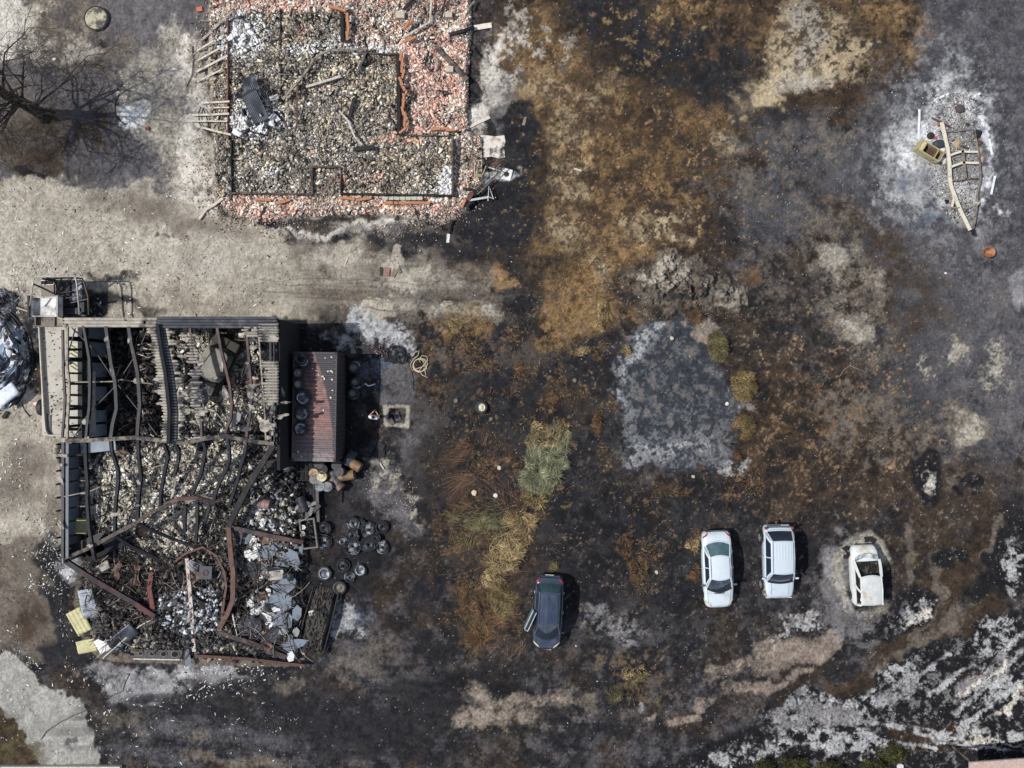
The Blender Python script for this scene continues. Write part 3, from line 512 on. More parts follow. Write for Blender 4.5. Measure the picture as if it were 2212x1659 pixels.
# ================================================================ BURNT HOUSE
M_wall = mat('charred_wall', (104, 92, 82), .9, var=.4, vs_=4, c2=(56, 50, 48), m2=.5)
M_walld = mat('sooty_wall', (38, 36, 36), .9, var=.4, vs_=4, c2=(88, 60, 48), m2=.62)
house = thing('burnt_house', 'burnt-out house reduced to low wall lines full of brick rubble', 'house', tuple(PG(730, 260)))
hp = house.location
def rel(p, o): return Vector(p)-Vector(o)
def wall_seg(a, b, th=.16, h=.62, m=None, z0=0.0):
    h = h*.84
    pa, pb = PG(*a, 0), PG(*b, 0); pa.z = pb.z = 0; za = z0+h
    pa = P(a[0], a[1], za); pb = P(b[0], b[1], za); mb = MB(); n = max(2, int((pb-pa).length/.5))
    top = []; 
    for i in range(n):
        q = pa.lerp(pb, i/(n-1)); top.append(q)
    vs = []; d = (pb-pa).normalized(); sd_ = Vector((-d.y, d.x, 0))*th/2
    for q in top:
        hh = za+random.uniform(-.16, .05)
        for s_ in (-1, 1): vs += [Vector((q.x, q.y, -.1))+sd_*s_-Vector(hp), Vector((q.x, q.y, hh))+sd_*s_-Vector(hp)]
    fs = []
    for i in range(n-1):
        a_ = i*4; b_ = a_+4
        fs += [(a_+1, b_+1, b_+3, a_+3), (a_, b_, b_+1, a_+1), (a_+2, a_+3, b_+3, b_+2)]
    fs += [(0, 1, 3, 2), (4*n-4, 4*n-2, 4*n-1, 4*n-3)]
    mb.add(vs, fs); return mb.build('wall', m or M_wall, house)
for a, b, th, h, m in [((498, 416), (671, 419), .1, .72, M_wall), ((672, 362), (672, 419), .12, .72, M_wall), ((668, 360), (733, 360), .1, .72, M_wall), ((735, 362), (735, 418), .06, .7, M_wall),
                       ((735, 418), (979, 422), .12, .72, M_walld), ((977, 294), (977, 422), .11, 1.0, M_wall), ((862, 291), (976, 293), .06, .66, M_wall), ((738, 26), (739, 84), .2, .75, M_walld),
                       ((859, 116), (861, 290), .2, .8, M_walld), ((772, 113), (858, 115), .07, .7, M_wall), ((491, 40), (491, 300), .05, .66, mat('rusty_strip', (130, 84, 66), .9)), ((499, 300), (499, 414), .05, .62, M_walld), ((604, 18), (606, 200), .05, .62, M_walld), ((690, 92), (690, 92.5), .05, .3, M_walld)]:
    if abs(a[0]-b[0])+abs(a[1]-b[1]) > 2: wall_seg(a, b, th, h, m)
# clay blocks still standing in rows
M_clay = mat('fired_clay', (190, 134, 100), .85, var=.15, c2=(150, 108, 86), m2=.6)
def clay_block(u, v, ang, L=.52, w_=.15, h=.14, lab=None, g=None, dz=.45, c=None):
    p = PG(u, v, dz); o = thing('clay_block', lab, 'clay block', tuple(p), ang, g)
    mb = MB(); t = .016
    for s_ in (-1, 1):
        mb.box((0, s_*(w_/2-t/2), 0), (L, t, h)); mb.box((0, 0, s_*(h/2-t/2)), (L, w_-2*t-.004, t))
    mb.box((0, 0, 0), (L-.01, t, h-2*t-.002)); mb.build('shell', c or M_clay, o, bevel=.006)
    return o
for i, (u, v, a) in enumerate([(750, 38, 88), (751.5, 52, 92), (752, 66, 80), (750, 78, 95)]):
    clay_block(u, v, R(a), lab='%s hollow orange clay block of the short upright row beside the sooty inner wall' % ['topmost', 'second', 'third', 'lowest'][i])
for i, (u, v, a) in enumerate([(722, 17, -12), (738, 21, -20)]): clay_block(u, v, R(a), lab=['orange clay block lying flat at the top edge of the house rubble', 'orange clay block tipped beside another near the top edge'][i])
for i, (u, v, a) in enumerate([(866, 122, 80), (869, 135, 96), (868, 148, 88), (871, 160, 75), (866, 176, 115), (870, 188, 118), (872, 212, 92), (871, 224, 90), (870, 240, 102), (875, 252, 100), (874, 264, 86), (877, 274, 60), (870, 282, 40)]):
    clay_block(u, v, R(a), lab='hollow orange clay block number %s down the long row along the right inner wall' % ['one', 'two', 'three', 'four', 'five', 'six', 'seven', 'eight', 'nine', 'ten', 'eleven', 'twelve', 'thirteen'][i], w_=.14)
for i, (u, v, a) in enumerate([(744, 428, -4), (757, 429, -12), (769, 432, -10), (780, 431, 12), (793, 429, 10)]): clay_block(u, v, R(a), lab='%s orange clay block of the five along the lower wall' % ['first from left', 'second', 'middle', 'fourth', 'rightmost'][i], dz=.2)
for i, (u, v, a) in enumerate([(839, 438.5, 0), (850, 438.5, -1), (862, 438.5, 2), (877, 439, 8), (889, 438, 2), (902, 438, 1), (919, 439, -10)]): clay_block(u, v, R(a), lab='%s orange clay block in the long row below the pale tiles' % ['first', 'second', 'third', 'fourth', 'fifth', 'sixth', 'seventh and separate'][i], dz=.2)
for i, (u, v, a) in enumerate([(608, 437, 12), (618, 434, 16), (563, 431, 0), (576, 432, -4)]): clay_block(u, v, R(a), lab=['orange clay block left of another outside the lower left wall', 'orange clay block right of another outside the lower left wall', 'faded orange block at the left end of the lower wall', 'faded orange block touching another at lower left'][i], dz=.2)
for i, (u, v, a) in enumerate([(878, 55, 60), (885, 50, 50), (881, 86, 35), (890, 84, 28), (960, 278, 4), (973, 281, 2), (942, 279, 6), (1001, 440, 66)]): clay_block(u, v, R(a), lab='orange clay block %s' % ['leaning on another amid pink rubble', 'upper one of a leaning pair amid pink rubble', 'below the long pale plank amid pink rubble', 'right of another below the pale plank', 'middle of the three above the right room', 'rightmost of the three above the right room', 'leftmost of the three above the right room', 'standing outside the lower right corner of the house'][i])
M_ptile = mat('pale_tile', (206, 200, 184), .85)
for i in range(7):
    p = PG(832+i*12.5, 428.5, .35); o = MB(); o.box((0, 0, 0), (.3, .22, .06), Euler((R(-30), 0, R(random.uniform(-5, 5)))).to_matrix()); q = o.build('roof_tile', M_ptile, bevel=.006); q.location = p
    tag(q, 'pale square tile in the row leaning on the lower house wall', 'roof tile', 'pale tiles along the lower house wall')

# ---------------------------------------------------------------- loose beams, planks, sticks
M_char = mat('charcoal_wood', (34, 33, 35), .75, var=.5, vs_=5, bump=.6, bs=14)
M_gwood = mat('scorched_wood', (112, 104, 96), .85, var=.4, vs_=4, c2=(62, 56, 52), m2=.55, bump=.4, bs=12)
M_pwood = mat('bleached_wood', (206, 196, 180), .85, var=.25, vs_=4, c2=(140, 128, 112), m2=.6)
M_steel = mat('grey_steel', (150, 140, 128), .6, metal=.2, var=.3, c2=(92, 84, 76), m2=.55)
M_rust = mat('rusty_steel', (112, 70, 58), .7, metal=.1, var=.4, c2=(58, 44, 42), m2=.55)
M_blk = mat('sooty_steel', (42, 42, 46), .5, metal=.3, var=.5, c2=(104, 100, 100), m2=.66)
BM = dict(c=M_char, g=M_gwood, p=M_pwood, s=M_steel, r=M_rust, b=M_blk)
def bar(pts, w_, h_, m, name, lab, cat, z=.5, grp=None, kind='beam', up=.0):
    L = [PG(*p[:2], p[2] if len(p) > 2 else z) for p in pts]; o0 = L[0].copy(); mb = MB(); L = [q-o0 for q in L]
    if len(L) == 2:
        n = 5; L = [L[0].lerp(L[1], i/(n-1))+Vector((random.uniform(-.01, .01), random.uniform(-.01, .01), 0)) for i in range(n)]
    if kind == 'beam': mb.beam(L, w_, h_)
    elif kind == 'i': mb.ibeam(L, w_, h_)
    else: mb.tube(L, w_/2, 6)
    o = mb.build(name, BM.get(m, m) if isinstance(m, str) else m, smooth=(kind == 'tube')); o.location = o0
    return tag(o, lab, cat, grp)
B = [((872, 20), (895, -5), .15, 'c', 'charred beam slanting out at the top edge of the photo'), ((954, 39), (963, -5), .10, 'c', 'thin charred beam upright at top right of the rubble'),
     ((942, 102), (1009, 173), .24, 'g', 'long grey scorched beam lying diagonally on pink rubble'), ((918, 142), (927, 111), .1, 'c', 'short charred stump left of the long grey beam'),
     ((887, 216), (893, 198), .13, 'c', 'shortest charred stump in the right rubble strip'), ((754, 256), (766, 211), .17, 'c', 'charred post standing in the middle of the house rubble'),
     ((763, 323), (809, 318), .22, 'c', 'thick cracked charcoal beam lying level above the lower rooms'), ((1013, 98), (1032, 119), .09, 'c', 'narrow charred lath at the right rim of the rubble'),
     ((661, 188), (736, 165), .13, 'p', 'pale plank lying in the middle of the house'), ((573, 448), (557, 484), .11, 'c', 'charred stick outside the lower left corner of the house'),
     ((864, 458), (853, 476), .09, 'c', 'charred stick leaning left below the orange row'), ((898, 455), (907, 478), .11, 'c', 'charred stick leaning right below the orange row'),
     ((922, 460), (922, 486), .12, 'c', 'upright charred stick below the lower right room'), ((975, 474), (969, 505), .13, 'c', 'charred beam end with white ash tail below the house'),
     ((562, 172), (606, 191), .14, 'g', 'grey plank above the dark corrugated sheets'), ((610, 192), (656, 200), .12, 's', 'pale bent lath left of the middle plank'),
     ((772, 156), (790, 114), .13, 'g', 'grey lath hanging below the inner wall corner'), ((878, 358), (918, 366), .07, 's', 'pale lath in the lower right room'),
     ((1012, 18), (1025, 2), .1, 's', 'grey board at the top right corner of the rubble'), ((540, 20), (568, 30), .06, 'c', 'black rod at the top of the white rubble'),
     ((432, 44), (468, 46), .05, 's', 'thin pale lath at the upper left rim'), ((736, 88), (762, 90), .1, 'b', 'bundle of dark wires across the sooty inner wall')]
for a, b, w_, m, lab in B:
    nm = {'c': 'charred_beam', 'g': 'scorched_beam', 'p': 'pale_plank', 's': 'bent_lath', 'b': 'wire_bundle'}[m]
    bar([a, b], w_, w_*.8, m, nm, lab, nm.split('_')[1], z=.3 if a[1] < 440 else .12)
bar([(868, 83), (928, 48), (932, 0), (933, -8)], .11, .08, 'p', 'metal_strip', 'long pale bent strip pointing up amid pink rubble', 'strip', z=.35)
bar([(611, 215), (643, 177), (665, 150), (676, 130), (692, 117), (712, 108), (730, 109), (793, 105)], .12, .09, 's', 'bent_gutter', 'long bent pale gutter arching across the middle of the house', 'gutter', z=.45)
bar([(733, 240), (752, 261), (766, 296), (782, 313)], .1, .07, 'p', 'bent_strip', 'thin pale bent strip beside the charred post', 'strip', z=.35)
bar([(643, 178), (641, 225), (642, 266)], .09, .07, 'r', 'rusty_strip', 'rusty brown strip standing left of the middle', 'strip', z=.5)
bar([(969, 75), (1003, 66), (1024, 59)], .17, .12, 'c', 'charred_beam', 'charred beam leaving the rubble towards a white ash streak', 'beam', z=.2)
bar([(1024, 60), (1062, 54)], .3, .02, mat('ash_streak', (232, 222, 206), .95), 'ash_streak', 'white ash streak left by a burnt beam at the upper right', 'ash', z=.02)
bar([(1013, 274), (1058, 252)], .18, .015, mat('ash_streak_pale', (222, 212, 198), .95), 'ash_streak', 'pale ash streak right of the house above the concrete pad', 'ash', z=.02)
bar([(969, 505), (967, 524)], .17, .02, mat('ash_streak_white', (228, 224, 220), .95), 'ash_streak', 'short white ash streak below the house', 'ash', z=.03)
bar([(430, 474), (446, 452), (461, 444), (482, 428)], .15, .1, 'p', 'branch', 'pale forked branch outside the lower left corner of the house', 'branch', z=.1)
bar([(1136, 253), (1130, 270)], .16, .03, 's', 'plank', 'short grey plank on the black ground right of the house', 'plank', z=.05)
bar([(1239, 364), (1257, 369)], .1, .04, 'p', 'white_stick', 'white stick lying in the tan meadow', 'stick', z=.05)
bar([(1000, 446), (1021, 416)], .24, .05, M_rust, 'red_board', 'rust red board leaning beside the lower right corner of the house', 'board', z=.25)
SL = [((500, 26), (436, 87), .14, 'long grey stick fanning out at the upper left rim'), ((462, 88), (425, 110), .1, 'topmost pale rafter stub of the slanted group'), ((475, 104), (426, 131), .1, 'second pale rafter stub of the slanted group'),
      ((492, 120), (424, 155), .12, 'third and longest pale rafter stub of the slanted group'), ((478, 151), (427, 176), .09, 'lowest pale rafter stub of the slanted group'), ((496, 219), (435, 222), .11, 'topmost pale rafter stub of the level group'),
      ((495, 232), (452, 233), .08, 'second pale rafter stub of the level group'), ((495, 246), (415, 249), .11, 'long third pale rafter stub of the level group'), ((490, 262), (413, 262), .08, 'long fourth pale rafter stub of the level group'), ((499, 291), (425, 273), .11, 'lowest pale rafter stub of the level group')]
for a, b, w_, lab in SL: bar([(a[0], a[1], .45), (b[0], b[1], .12)], w_, .05, 'p' if w_ < .13 else 's', 'rafter_stub', lab, 'rafter', grp='pale rafter ends sticking out of the left rim')
bar([(415, 99), (417, 130), (415, 160), (403, 187)], .06, .05, 'g', 'twig', 'crooked dark twig left of the house', 'twig', z=.06, kind='tube')
bar([(460, 287), (440, 280), (431, 266), (429, 245), (434, 231), (440, 236), (448, 258), (452, 276)], .07, .05, 'c', 'bent_cable', 'black bent cable loop at the left rim of the house', 'cable', z=.15, kind='tube')
# extra thin burnt laths strewn in the rubble
def ori(a): a = a % math.pi; return 'level' if a < .4 or a > 2.74 else 'upright' if 1.17 < a < 1.97 else 'falling' if a < 1.17 else 'rising'
def hreg(u, v):
    if v > 295: return 'in the lower left room' if u < 670 else 'in the small lower middle room' if u < 735 else 'in the lower right room'
    if u > 862: return 'on the pink rubble at the right'
    if u < 606: return 'in the upper left of the house' if v < 160 else 'beside the dark sheets'
    return 'at the top of the middle room' if v < 115 else 'in the middle room' if u < 740 else 'near the right inner wall'
for i in range(70):
    u = random.uniform(500, 1000); v = random.uniform(20, 445); a = random.uniform(0, 3.14); l = random.uniform(8, 26)
    if i < 18: u = random.uniform(495, 640); v = random.uniform(20, 300)
    m = random.choice('cccgsg'); bar([(u, v), (u+l*math.cos(a), v+l*math.sin(a))], random.uniform(.03, .07), .04, m, 'burnt_lath', ('short ' if l < 17 else 'long ')+{'c': 'charcoal', 'g': 'grey scorched', 's': 'pale'}[m]+' lath lying '+ori(a)+' '+hreg(u, v), 'lath', z=.26, grp='thin laths strewn in the house rubble', )
for i, (u, v, s_, lab) in enumerate([(866, 36, .42, 'pale concrete block left of the two at the top of the pink rubble'), (970, 36, .34, 'square grey concrete block at the top right of the pink rubble'), (972, 153, .36, 'square grey concrete block under the long grey beam'), (555, 150, .2, 'small grey block')][:3]):
    mb = MB(); mb.box((0, 0, .1), (s_*1.2, s_*.95, .45)); o = mb.build('concrete_block', mat('concrete%d' % i, (196, 184, 164), .9), bevel=.02); o.location = PG(u, v, .1); o.rotation_euler.z = random.uniform(-.05, .05); tag(o, lab, 'concrete block')
# corrugated sheets
def corrsheet(name, u, v, L, W_, ang, tilt, m, lab, cat='metal sheet', pitch=.09, amp=.02, z=.4, crumple=.0, grp=None):
    mb = MB(); n = max(8, int(W_/pitch*4)); ph = random.random()*9
    mb.grid(lambda a, b: Vector(((a-.5)*L, (b-.5)*W_, amp*math.sin(b*W_/pitch*2*math.pi)+crumple*(math.sin(a*5+ph+b*3)+.6*math.sin(b*7+ph*2-a*4)))), 12, n)
    o = mb.build(name, m, smooth=True, solid=.006); o.location = PG(u, v, z); o.rotation_euler = Euler((tilt[0], tilt[1], ang)); return tag(o, lab, cat, grp)
M_dsheet = mat('sooty_sheet', (70, 74, 82), .45, metal=.5, var=.35, vs_=2)
corrsheet('corrugated_sheet', 552, 232, 1.9, .95, R(-66), (.1, .15), M_dsheet, 'dark grey corrugated sheet lying in the white rubble', z=.6, crumple=.05)
corrsheet('corrugated_sheet', 540, 183, 1.1, .9, R(-75), (.25, -.1), M_dsheet, 'crumpled black corrugated sheet above the grey one', z=.6, crumple=.09)
corrsheet('corrugated_sheet', 524, 205, .9, .5, R(20), (-.35, .1), M_dsheet, 'small folded dark sheet left of the large grey one', z=.5, crumple=.1)
for i in range(9):
    u, v = random.uniform(500, 600), random.uniform(165, 290); corrsheet('sheet_scrap', u, v, random.uniform(.3, .6), random.uniform(.15, .3), random.uniform(0, 3), (random.uniform(-.5, .5), .3), random.choice([M_dsheet, cm((200, 198, 194)), M_blk]), ['twisted', 'bent', 'curled', 'folded', 'torn', 'flat', 'ragged', 'narrow', 'small'][i]+' sheet scrap lying '+('above' if v < 210 else 'beside' if v < 250 else 'below')+' the dark corrugated sheets', 'metal scrap', z=.5, crumple=.05, grp='sheet scraps round the dark corrugated sheets')
for i in range(14):
    u, v = [(random.gauss(540, 26), random.gauss(268, 14)), (random.gauss(510, 16), random.gauss(80, 26))][i % 2]; corrsheet('plaster_flake', u, v, random.uniform(.25, .6), random.uniform(.2, .35), random.uniform(0, 3), (random.uniform(-.2, .2), .1), cm((238, 237, 234)), ['large', 'long', 'broad', 'thin', 'cracked', 'tilted', 'small'][i//2]+' white plaster flake '+['below the dark corrugated sheets', 'at the upper left of the rubble'][i % 2], 'plaster flake', amp=.004, z=.4, crumple=.03, grp='white plaster flakes in the left of the house')
# ---------------------------------------------------------------- things at the right of the house
mb = MB(); mb.poly([(-.9, -.6), (-.4, -.67), (.1, -.58), (.55, -.7), (.9, -.62), (.84, -.1), (.92, .3), (.86, .66), (.3, .6), (-.3, .68), (-.86, .6), (-.8, .2), (-.93, -.2)], -.06, .06); o = mb.build('concrete_pad', mat('pad_concrete', (226, 216, 202), .9, var=.15, c2=(60, 58, 58), m2=.57, vs_=3.2), bevel=.02); o.location = PG(1058, 317, .03); tag(o, 'white concrete pad with black soot patches right of the house', 'concrete pad')
base = thing('parasol_stand', 'white square parasol base with a fallen pole beside the house', 'parasol stand', tuple(PG(1094, 377, .02)), R(-14))
mb = MB(); mb.box((0, 0, .04), (.62, .66, .08)); mb.build('base_plate', cm((232, 228, 220)), base, bevel=.02)
mb = MB(); mb.lathe([(.16, .08), (.15, .1), (.05, .14), (.04, .25), (0, .25)], 16); mb.build('socket', cm((70, 66, 62)), base)
mb = MB(); mb.tube([(-.1, .05, .2), (-1.1, .12, .16)], .035, 8); mb.build('pole', cm((214, 212, 206), .4, .3), base, smooth=True)
lad = thing('ladder', 'sooty metal ladder lying beside the lower right corner of the house', 'ladder', tuple(PG(1027, 416, .12)), R(44))
for s_ in (-1, 1): mb = MB(); mb.beam([(0, s_*.16, 0), (2.2, s_*.16, .05)], .05, .07); mb.build('side_rail', cm((120, 114, 108), .5, .5), lad)
for k in range(8): mb = MB(); mb.tube([(.15+k*.27, -.16, .01), (.15+k*.27, .16, .01)], .014, 6); mb.build('rung', cm((140, 134, 126), .5, .5), lad)
tr = thing('trestle', 'white tubular metal trestle with a triangular end lying on black ground', 'trestle', tuple(PG(1040, 428, .1)))
def relp(pts, o, z): return [PG(a, b, z)-Vector(o.location) for a, b in pts]
M_wmet = cm((218, 220, 218), .45, .2)
mb = MB(); mb.beam(relp([(996, 436), (1054, 426)], tr, .25), .12, .08); mb.build('cross_bar', M_wmet, tr)
mb = MB(); mb.beam(relp([(1054, 426), (1054, 434), (1056, 402), (1066, 430), (1053, 424)], tr, .35), .05, .05); mb.build('leg_frame', M_wmet, tr)
bar([(1005, 409), (1020, 409), (1024, 414), (1024, 441)], .14, .1, 'c', 'burnt_pipe', 'black bent pipe below the ladder', 'pipe', z=.2, kind='tube')
ch = thing('chair_frame', 'burnt chair frame with pale legs right of the lower room', 'chair', tuple(PG(1032, 367, .1)))
for pts in [[(1024, 346), (1026, 384)], [(1034, 346), (1028, 382)], [(1041, 345), (1040, 372)], [(1050, 358), (1040, 384)]]: mb = MB(); mb.tube(relp(pts, ch, .3), .02, 6); mb.build('leg', cm((214, 200, 170)), ch)
mb = MB(); mb.box(relp([(1033, 362)], ch, .32)[0], (.45, .1, .05)); mb.build('back_bar', M_gwood, ch); mb = MB(); mb.box(relp([(1034, 379)], ch, .3)[0], (.42, .18, .05)); mb.build('seat_bar', cm((150, 132, 96)), ch)
mb = MB(); mb.lathe([(0, 0), (.1, 0), (.1, .22), (0, .22)], 14); o = mb.build('white_jar', cm((232, 220, 200))); o.location = PG(997, 404, .3); o.rotation_euler = (R(70), 0, 0); tag(o, 'small cream jar beside the right house wall', 'jar')
# well cover top left and ash circle rim
well = thing('well_cover', 'round cracked concrete well cover in the upper left dirt', 'well cover', tuple(PG(210, 41, 0)))
mb = MB(); mb.lathe([(0, .16), (.60, .16), (.64, .13), (.66, 0)], 40); mb.build('slab', mat('well_concrete', (196, 188, 160), .9, c2=(82, 78, 74), m2=.52, vs_=3), well)
mb = MB(); mb.tube([(.69*math.cos(a), .69*math.sin(a), .1+.015*math.sin(3*a)) for a in [2*math.pi*i/48 for i in range(48)]], .035, 6, closed=True); mb.build('rim', cm((58, 50, 46)), well)
o = MB(); o.tube([PG(x, y, .03) for x, y in [(258, 203), (251, 217), (248, 232), (250, 247), (257, 259), (270, 269)]], .03, 6); tag(o.build('hoop_wire', cm((40, 38, 38))), 'curved black wire along the left rim of the pale ash circle', 'wire')
for i, (u, v, a, lab) in enumerate([(431, 20, 10, 'single orange brick at the upper left of the house'), (318, 277, 0, 'small red brick at the lower edge of the pale ash circle'), (118, 128, 20, 'small pale stone in the upper left dirt')]):
    mb = MB(); s_ = [.34, .22, .2][i]; mb.box((0, 0, 0), (s_, s_*.75, .1)); o = mb.build('stone' if i == 2 else 'brick', cm([(206, 120, 92), (170, 90, 78), (222, 214, 204)][i]), bevel=.01); o.location = PG(u, v, .05); o.rotation_euler.z = R(a); tag(o, lab, 'stone' if i == 2 else 'brick')
# ================================================================ WORKSHOP
WF = [(198, 702), (640, 702), (652, 1000), (660, 1180), (664, 1390), (640, 1428), (420, 1418), (300, 1416), (225, 1400), (185, 1370), (175, 1300), (176, 1206), (176, 956), (198, 950)]
PALE = [(190, 183, 166), (172, 166, 152), (150, 145, 134), (206, 199, 184), (124, 120, 113), (166, 157, 136), (140, 136, 129)]
DARKC = [(40, 40, 42), (62, 60, 60), (86, 82, 80), (112, 106, 100), (150, 144, 136), (28, 28, 30)]
BLUEW = [(226, 230, 234), (198, 206, 214), (150, 156, 164), (92, 94, 100), (60, 60, 64)]
def shop_cols(u, v):
    n = len(u); d = pick(n, DARKC, [4, 4, 3, 1.6, .8, 3]); p = pick(n, PALE, [4, 4, 3, 3, 1.6, 2, 2]); w_ = pick(n, BLUEW, [4, 3, 2, 2, 1])
    def E(a, b_, ra, rb, k=1.0): return k*np.clip(1.6-np.hypot((u-a)/ra, (v-b_)/rb), 0, 1)
    pp = np.maximum.reduce([E(265, 1060, 80, 80, 1.0), E(400, 1050, 110, 100, .95), E(470, 990, 60, 40, .7), E(380, 1150, 90, 60, .8), E(330, 990, 80, 30, .9), E(520, 760, 80, 60, .8), E(440, 730, 60, 40, .8), E(480, 880, 90, 50, .85), E(590, 760, 30, 80, .8),
                            E(300, 885, 30, 40, .45), E(290, 830, 24, 34, .5), E(330, 790, 20, 30, .4), E(570, 1060, 50, 30, .6), E(520, 1200, 60, 70, .4), E(470, 1190, 60, 30, .5), E(270, 1330, 50, 40, .2), E(300, 1395, 60, 16, .6), E(480, 1380, 60, 30, .35), E(300, 1250, 50, 30, .4), E(400, 1200, 40, 20, .5), E(620, 1000, 20, 50, .3), E(595, 1090, 50, 40, .5)])
    pp = np.clip(pp*(.75+.7*f1(u, v)), 0, .97)
    pw = np.clip(E(378, 1325, 36, 38, 1.0)+E(440, 1325, 30, 40, .55)+E(400, 1280, 30, 30, .4)+E(580, 1330, 40, 60, .5)+E(560, 1140, 40, 60, .6)+E(230, 1370, 20, 20, .5), 0, 1)*(.5+.9*f2(u, v))
    c = d; r = .3*RS.rand(n)+.7*np.clip((f2(u*1.7, v*1.7)-.15)/.7, 0, 1); c[r < pp] = p[r < pp]; r = .45*RS.rand(n)+.55*np.clip((f2(v*1.6, u*1.6)-.15)/.7, 0, 1); c[r < pw] = w_[r < pw]
    c = c*np.clip(1.5-.5*f2(u+90, v), .8, 1.35)[:, None]; s_ = RS.rand(n) < .07; c[s_] *= .45
    return c
u, v = scatter(WF, 110000)
def E2(a, b, ra, rb): return np.clip(1.6-np.hypot((u-a)/ra, (v-b)/rb), 0, 1)
n = len(u); s0 = .022+.055*RS.rand(n)**2; big = RS.rand(n) < .03; s0[big] += .07; lw = 1+2.2*RS.rand(n)**3
dip = np.where((u < 345) & (v < 945), -.25, 0.0)
sz = np.stack([s0*lw, s0*(.6+.5*RS.rand(n)), s0*(.10+.18*RS.rand(n))], 1)
tag(chunks('workshop_rubble', u, v, sz, shop_cols(u, v), 0, .22, zs=RS.rand(n)*.06), 'burnt roofing flakes and masonry debris covering the workshop floor', 'rubble', kind='stuff')
u, v = scatter(WF, 5200); n = len(u); a = .1+.16*RS.rand(n)**1.5; k = ~((u < 345) & (v < 945)) | (RS.rand(n) < .3); u, v, a = u[k], v[k], a[k]; n = len(u)
tag(chunks('roofing_flakes', u, v, np.stack([a*(1+1.2*RS.rand(n)), a*.8, a*.08], 1), shop_cols(u, v), .05, .12, .6, zs=RS.rand(n)*.05), 'larger broken roofing plates lying over the workshop debris', 'roofing plates', kind='stuff')
# cracked brick blocks, dark, lower part
def blocks(name, poly, n, pal, wts, lab, smin=.1, smax=.3, dz=.1, flat=.5):
    u, v = scatter(poly, n); n = len(u); a = smin+(smax-smin)*RS.rand(n)
    return tag(chunks(name, u, v, np.stack([a, a*.62, a*flat], 1), pick(n, pal, wts), dz, .4, .18, zs=RS.rand(n)*.22), lab, 'rubble', kind='stuff')
blocks('brick_heap', [(400, 1190), (520, 1190), (520, 1360), (470, 1400), (330, 1400), (215, 1380), (215, 1300), (330, 1290), (380, 1200)], 1500, DARKC, [3, 4, 4, 3, 1.4, 2], 'dark heap of whole blackened bricks in the lower workshop')
blocks('ash_brick_heap', [(340, 1285), (470, 1270), (470, 1360), (420, 1375), (345, 1350)], 500, BLUEW, [4, 4, 2, 1, 1], 'heap of ash whitened bricks in the lower workshop')
blocks('stone_heap', [(600, 960), (640, 1000), (655, 1080), (660, 1170), (600, 1180), (580, 1060)], 260, DARKC, [4, 4, 3, 2, 1, 2], 'dark stones along the right edge of the workshop')
blocks('block_heap', [(500, 1030), (600, 1040), (640, 1100), (650, 1200), (560, 1200), (510, 1150)], 260, PALE+BLUEW[:3], [2, 2, 3, 2, 2, 1, 3, 2, 3, 2], 'pale broken blocks between the slabs and the bent purlins', .1, .32, flat=.2)
M_twist = mat('twisted_scrap', rough=.7, var=.2, bump=0, attr=True)
def tangle(name, lab, polys, pal, wts, L0, L1, wd, zb):
    U_, V_ = zip(*[scatter(pl, n) for pl, n in polys]); u = np.concatenate(U_); v = np.concatenate(V_); n = len(u); k = 1-(zb+.3)/H; x = (u-CU)/S*k; y = (CV-v)/S*k
    V_ = []; a = RS.rand(n)*6.283; L = L0+(L1-L0)*RS.rand(n)**2; cu = (RS.rand(n)-.5)*1.6; d = np.stack([np.cos(a), np.sin(a)], 1); s_ = np.stack([-np.sin(a), np.cos(a)], 1); z0 = gz(x, y)+zb*RS.rand(n)+.08; zt = RS.randn(n)*.15; w_ = wd*(.5+RS.rand(n))
    for k in range(6):
        t = k/5; c = np.stack([x, y], 1)+d*(L*t)[:, None]+s_*(cu*L*t*t)[:, None]
        for sx, sz in ((-1, -1), (1, -1), (0, 1)): V_.append(np.concatenate([c+s_*(sx*w_/2)[:, None], (z0+zt*t+sz*w_*.4)[:, None]], 1))
    F = [[3*k+i, 3*k+(i+1) % 3, 3*k+3+(i+1) % 3, 3*k+3+i] for k in range(5) for i in range(3)]
    F = (np.arange(n)*18)[:, None, None]+np.array(F)[None]; cc = np.clip(lin(pick(n, pal, wts))/KEXP, .004, .8); C = np.concatenate([np.repeat(cc, 18, 0), np.ones((n*18, 1))], 1)
    tag(npmesh(name, np.stack(V_, 1).reshape(-1, 3), F.reshape(-1, 4), M_twist, C), lab, 'scrap', kind='stuff')
tangle('scrap_tangle', 'tangle of thin burnt wires and twisted metal strips over the workshop', [([(235, 710), (345, 710), (355, 945), (235, 945)], 520), ([(370, 710), (600, 710), (600, 950), (370, 950)], 560), ([(190, 960), (600, 960), (640, 1180), (190, 1190)], 620), ([(190, 1190), (640, 1180), (650, 1410), (220, 1400)], 1700), ([(470, 1040), (560, 1040), (520, 1180), (430, 1180)], 300), ([(180, 1180), (330, 1180), (330, 1320), (190, 1330)], 460)], [(36, 36, 38), (66, 62, 60), (104, 84, 74), (150, 144, 134), (190, 184, 172), (120, 74, 58)], [6, 3, 1.4, 2, 1.2, .8], .12, 1.5, .034, .4)
M_girt = M_blk
M_pur = mat('scorched_purlin', (46, 46, 50), .6, metal=.0, var=.5, vs_=2.5, c2=(122, 118, 114), m2=.68)
M_redp = mat('red_primer_steel', (88, 62, 58), .55, metal=.1, var=.45, vs_=2, c2=(44, 38, 40), m2=.52)
M_fc = mat('fibre_cement', (176, 168, 154), .9, var=.3, vs_=2.2, c2=(86, 82, 80), m2=.56)
M_fcd = mat('sooty_fibre_cement', (84, 86, 92), .85, var=.4, vs_=2.0, c2=(136, 130, 122), m2=.62)
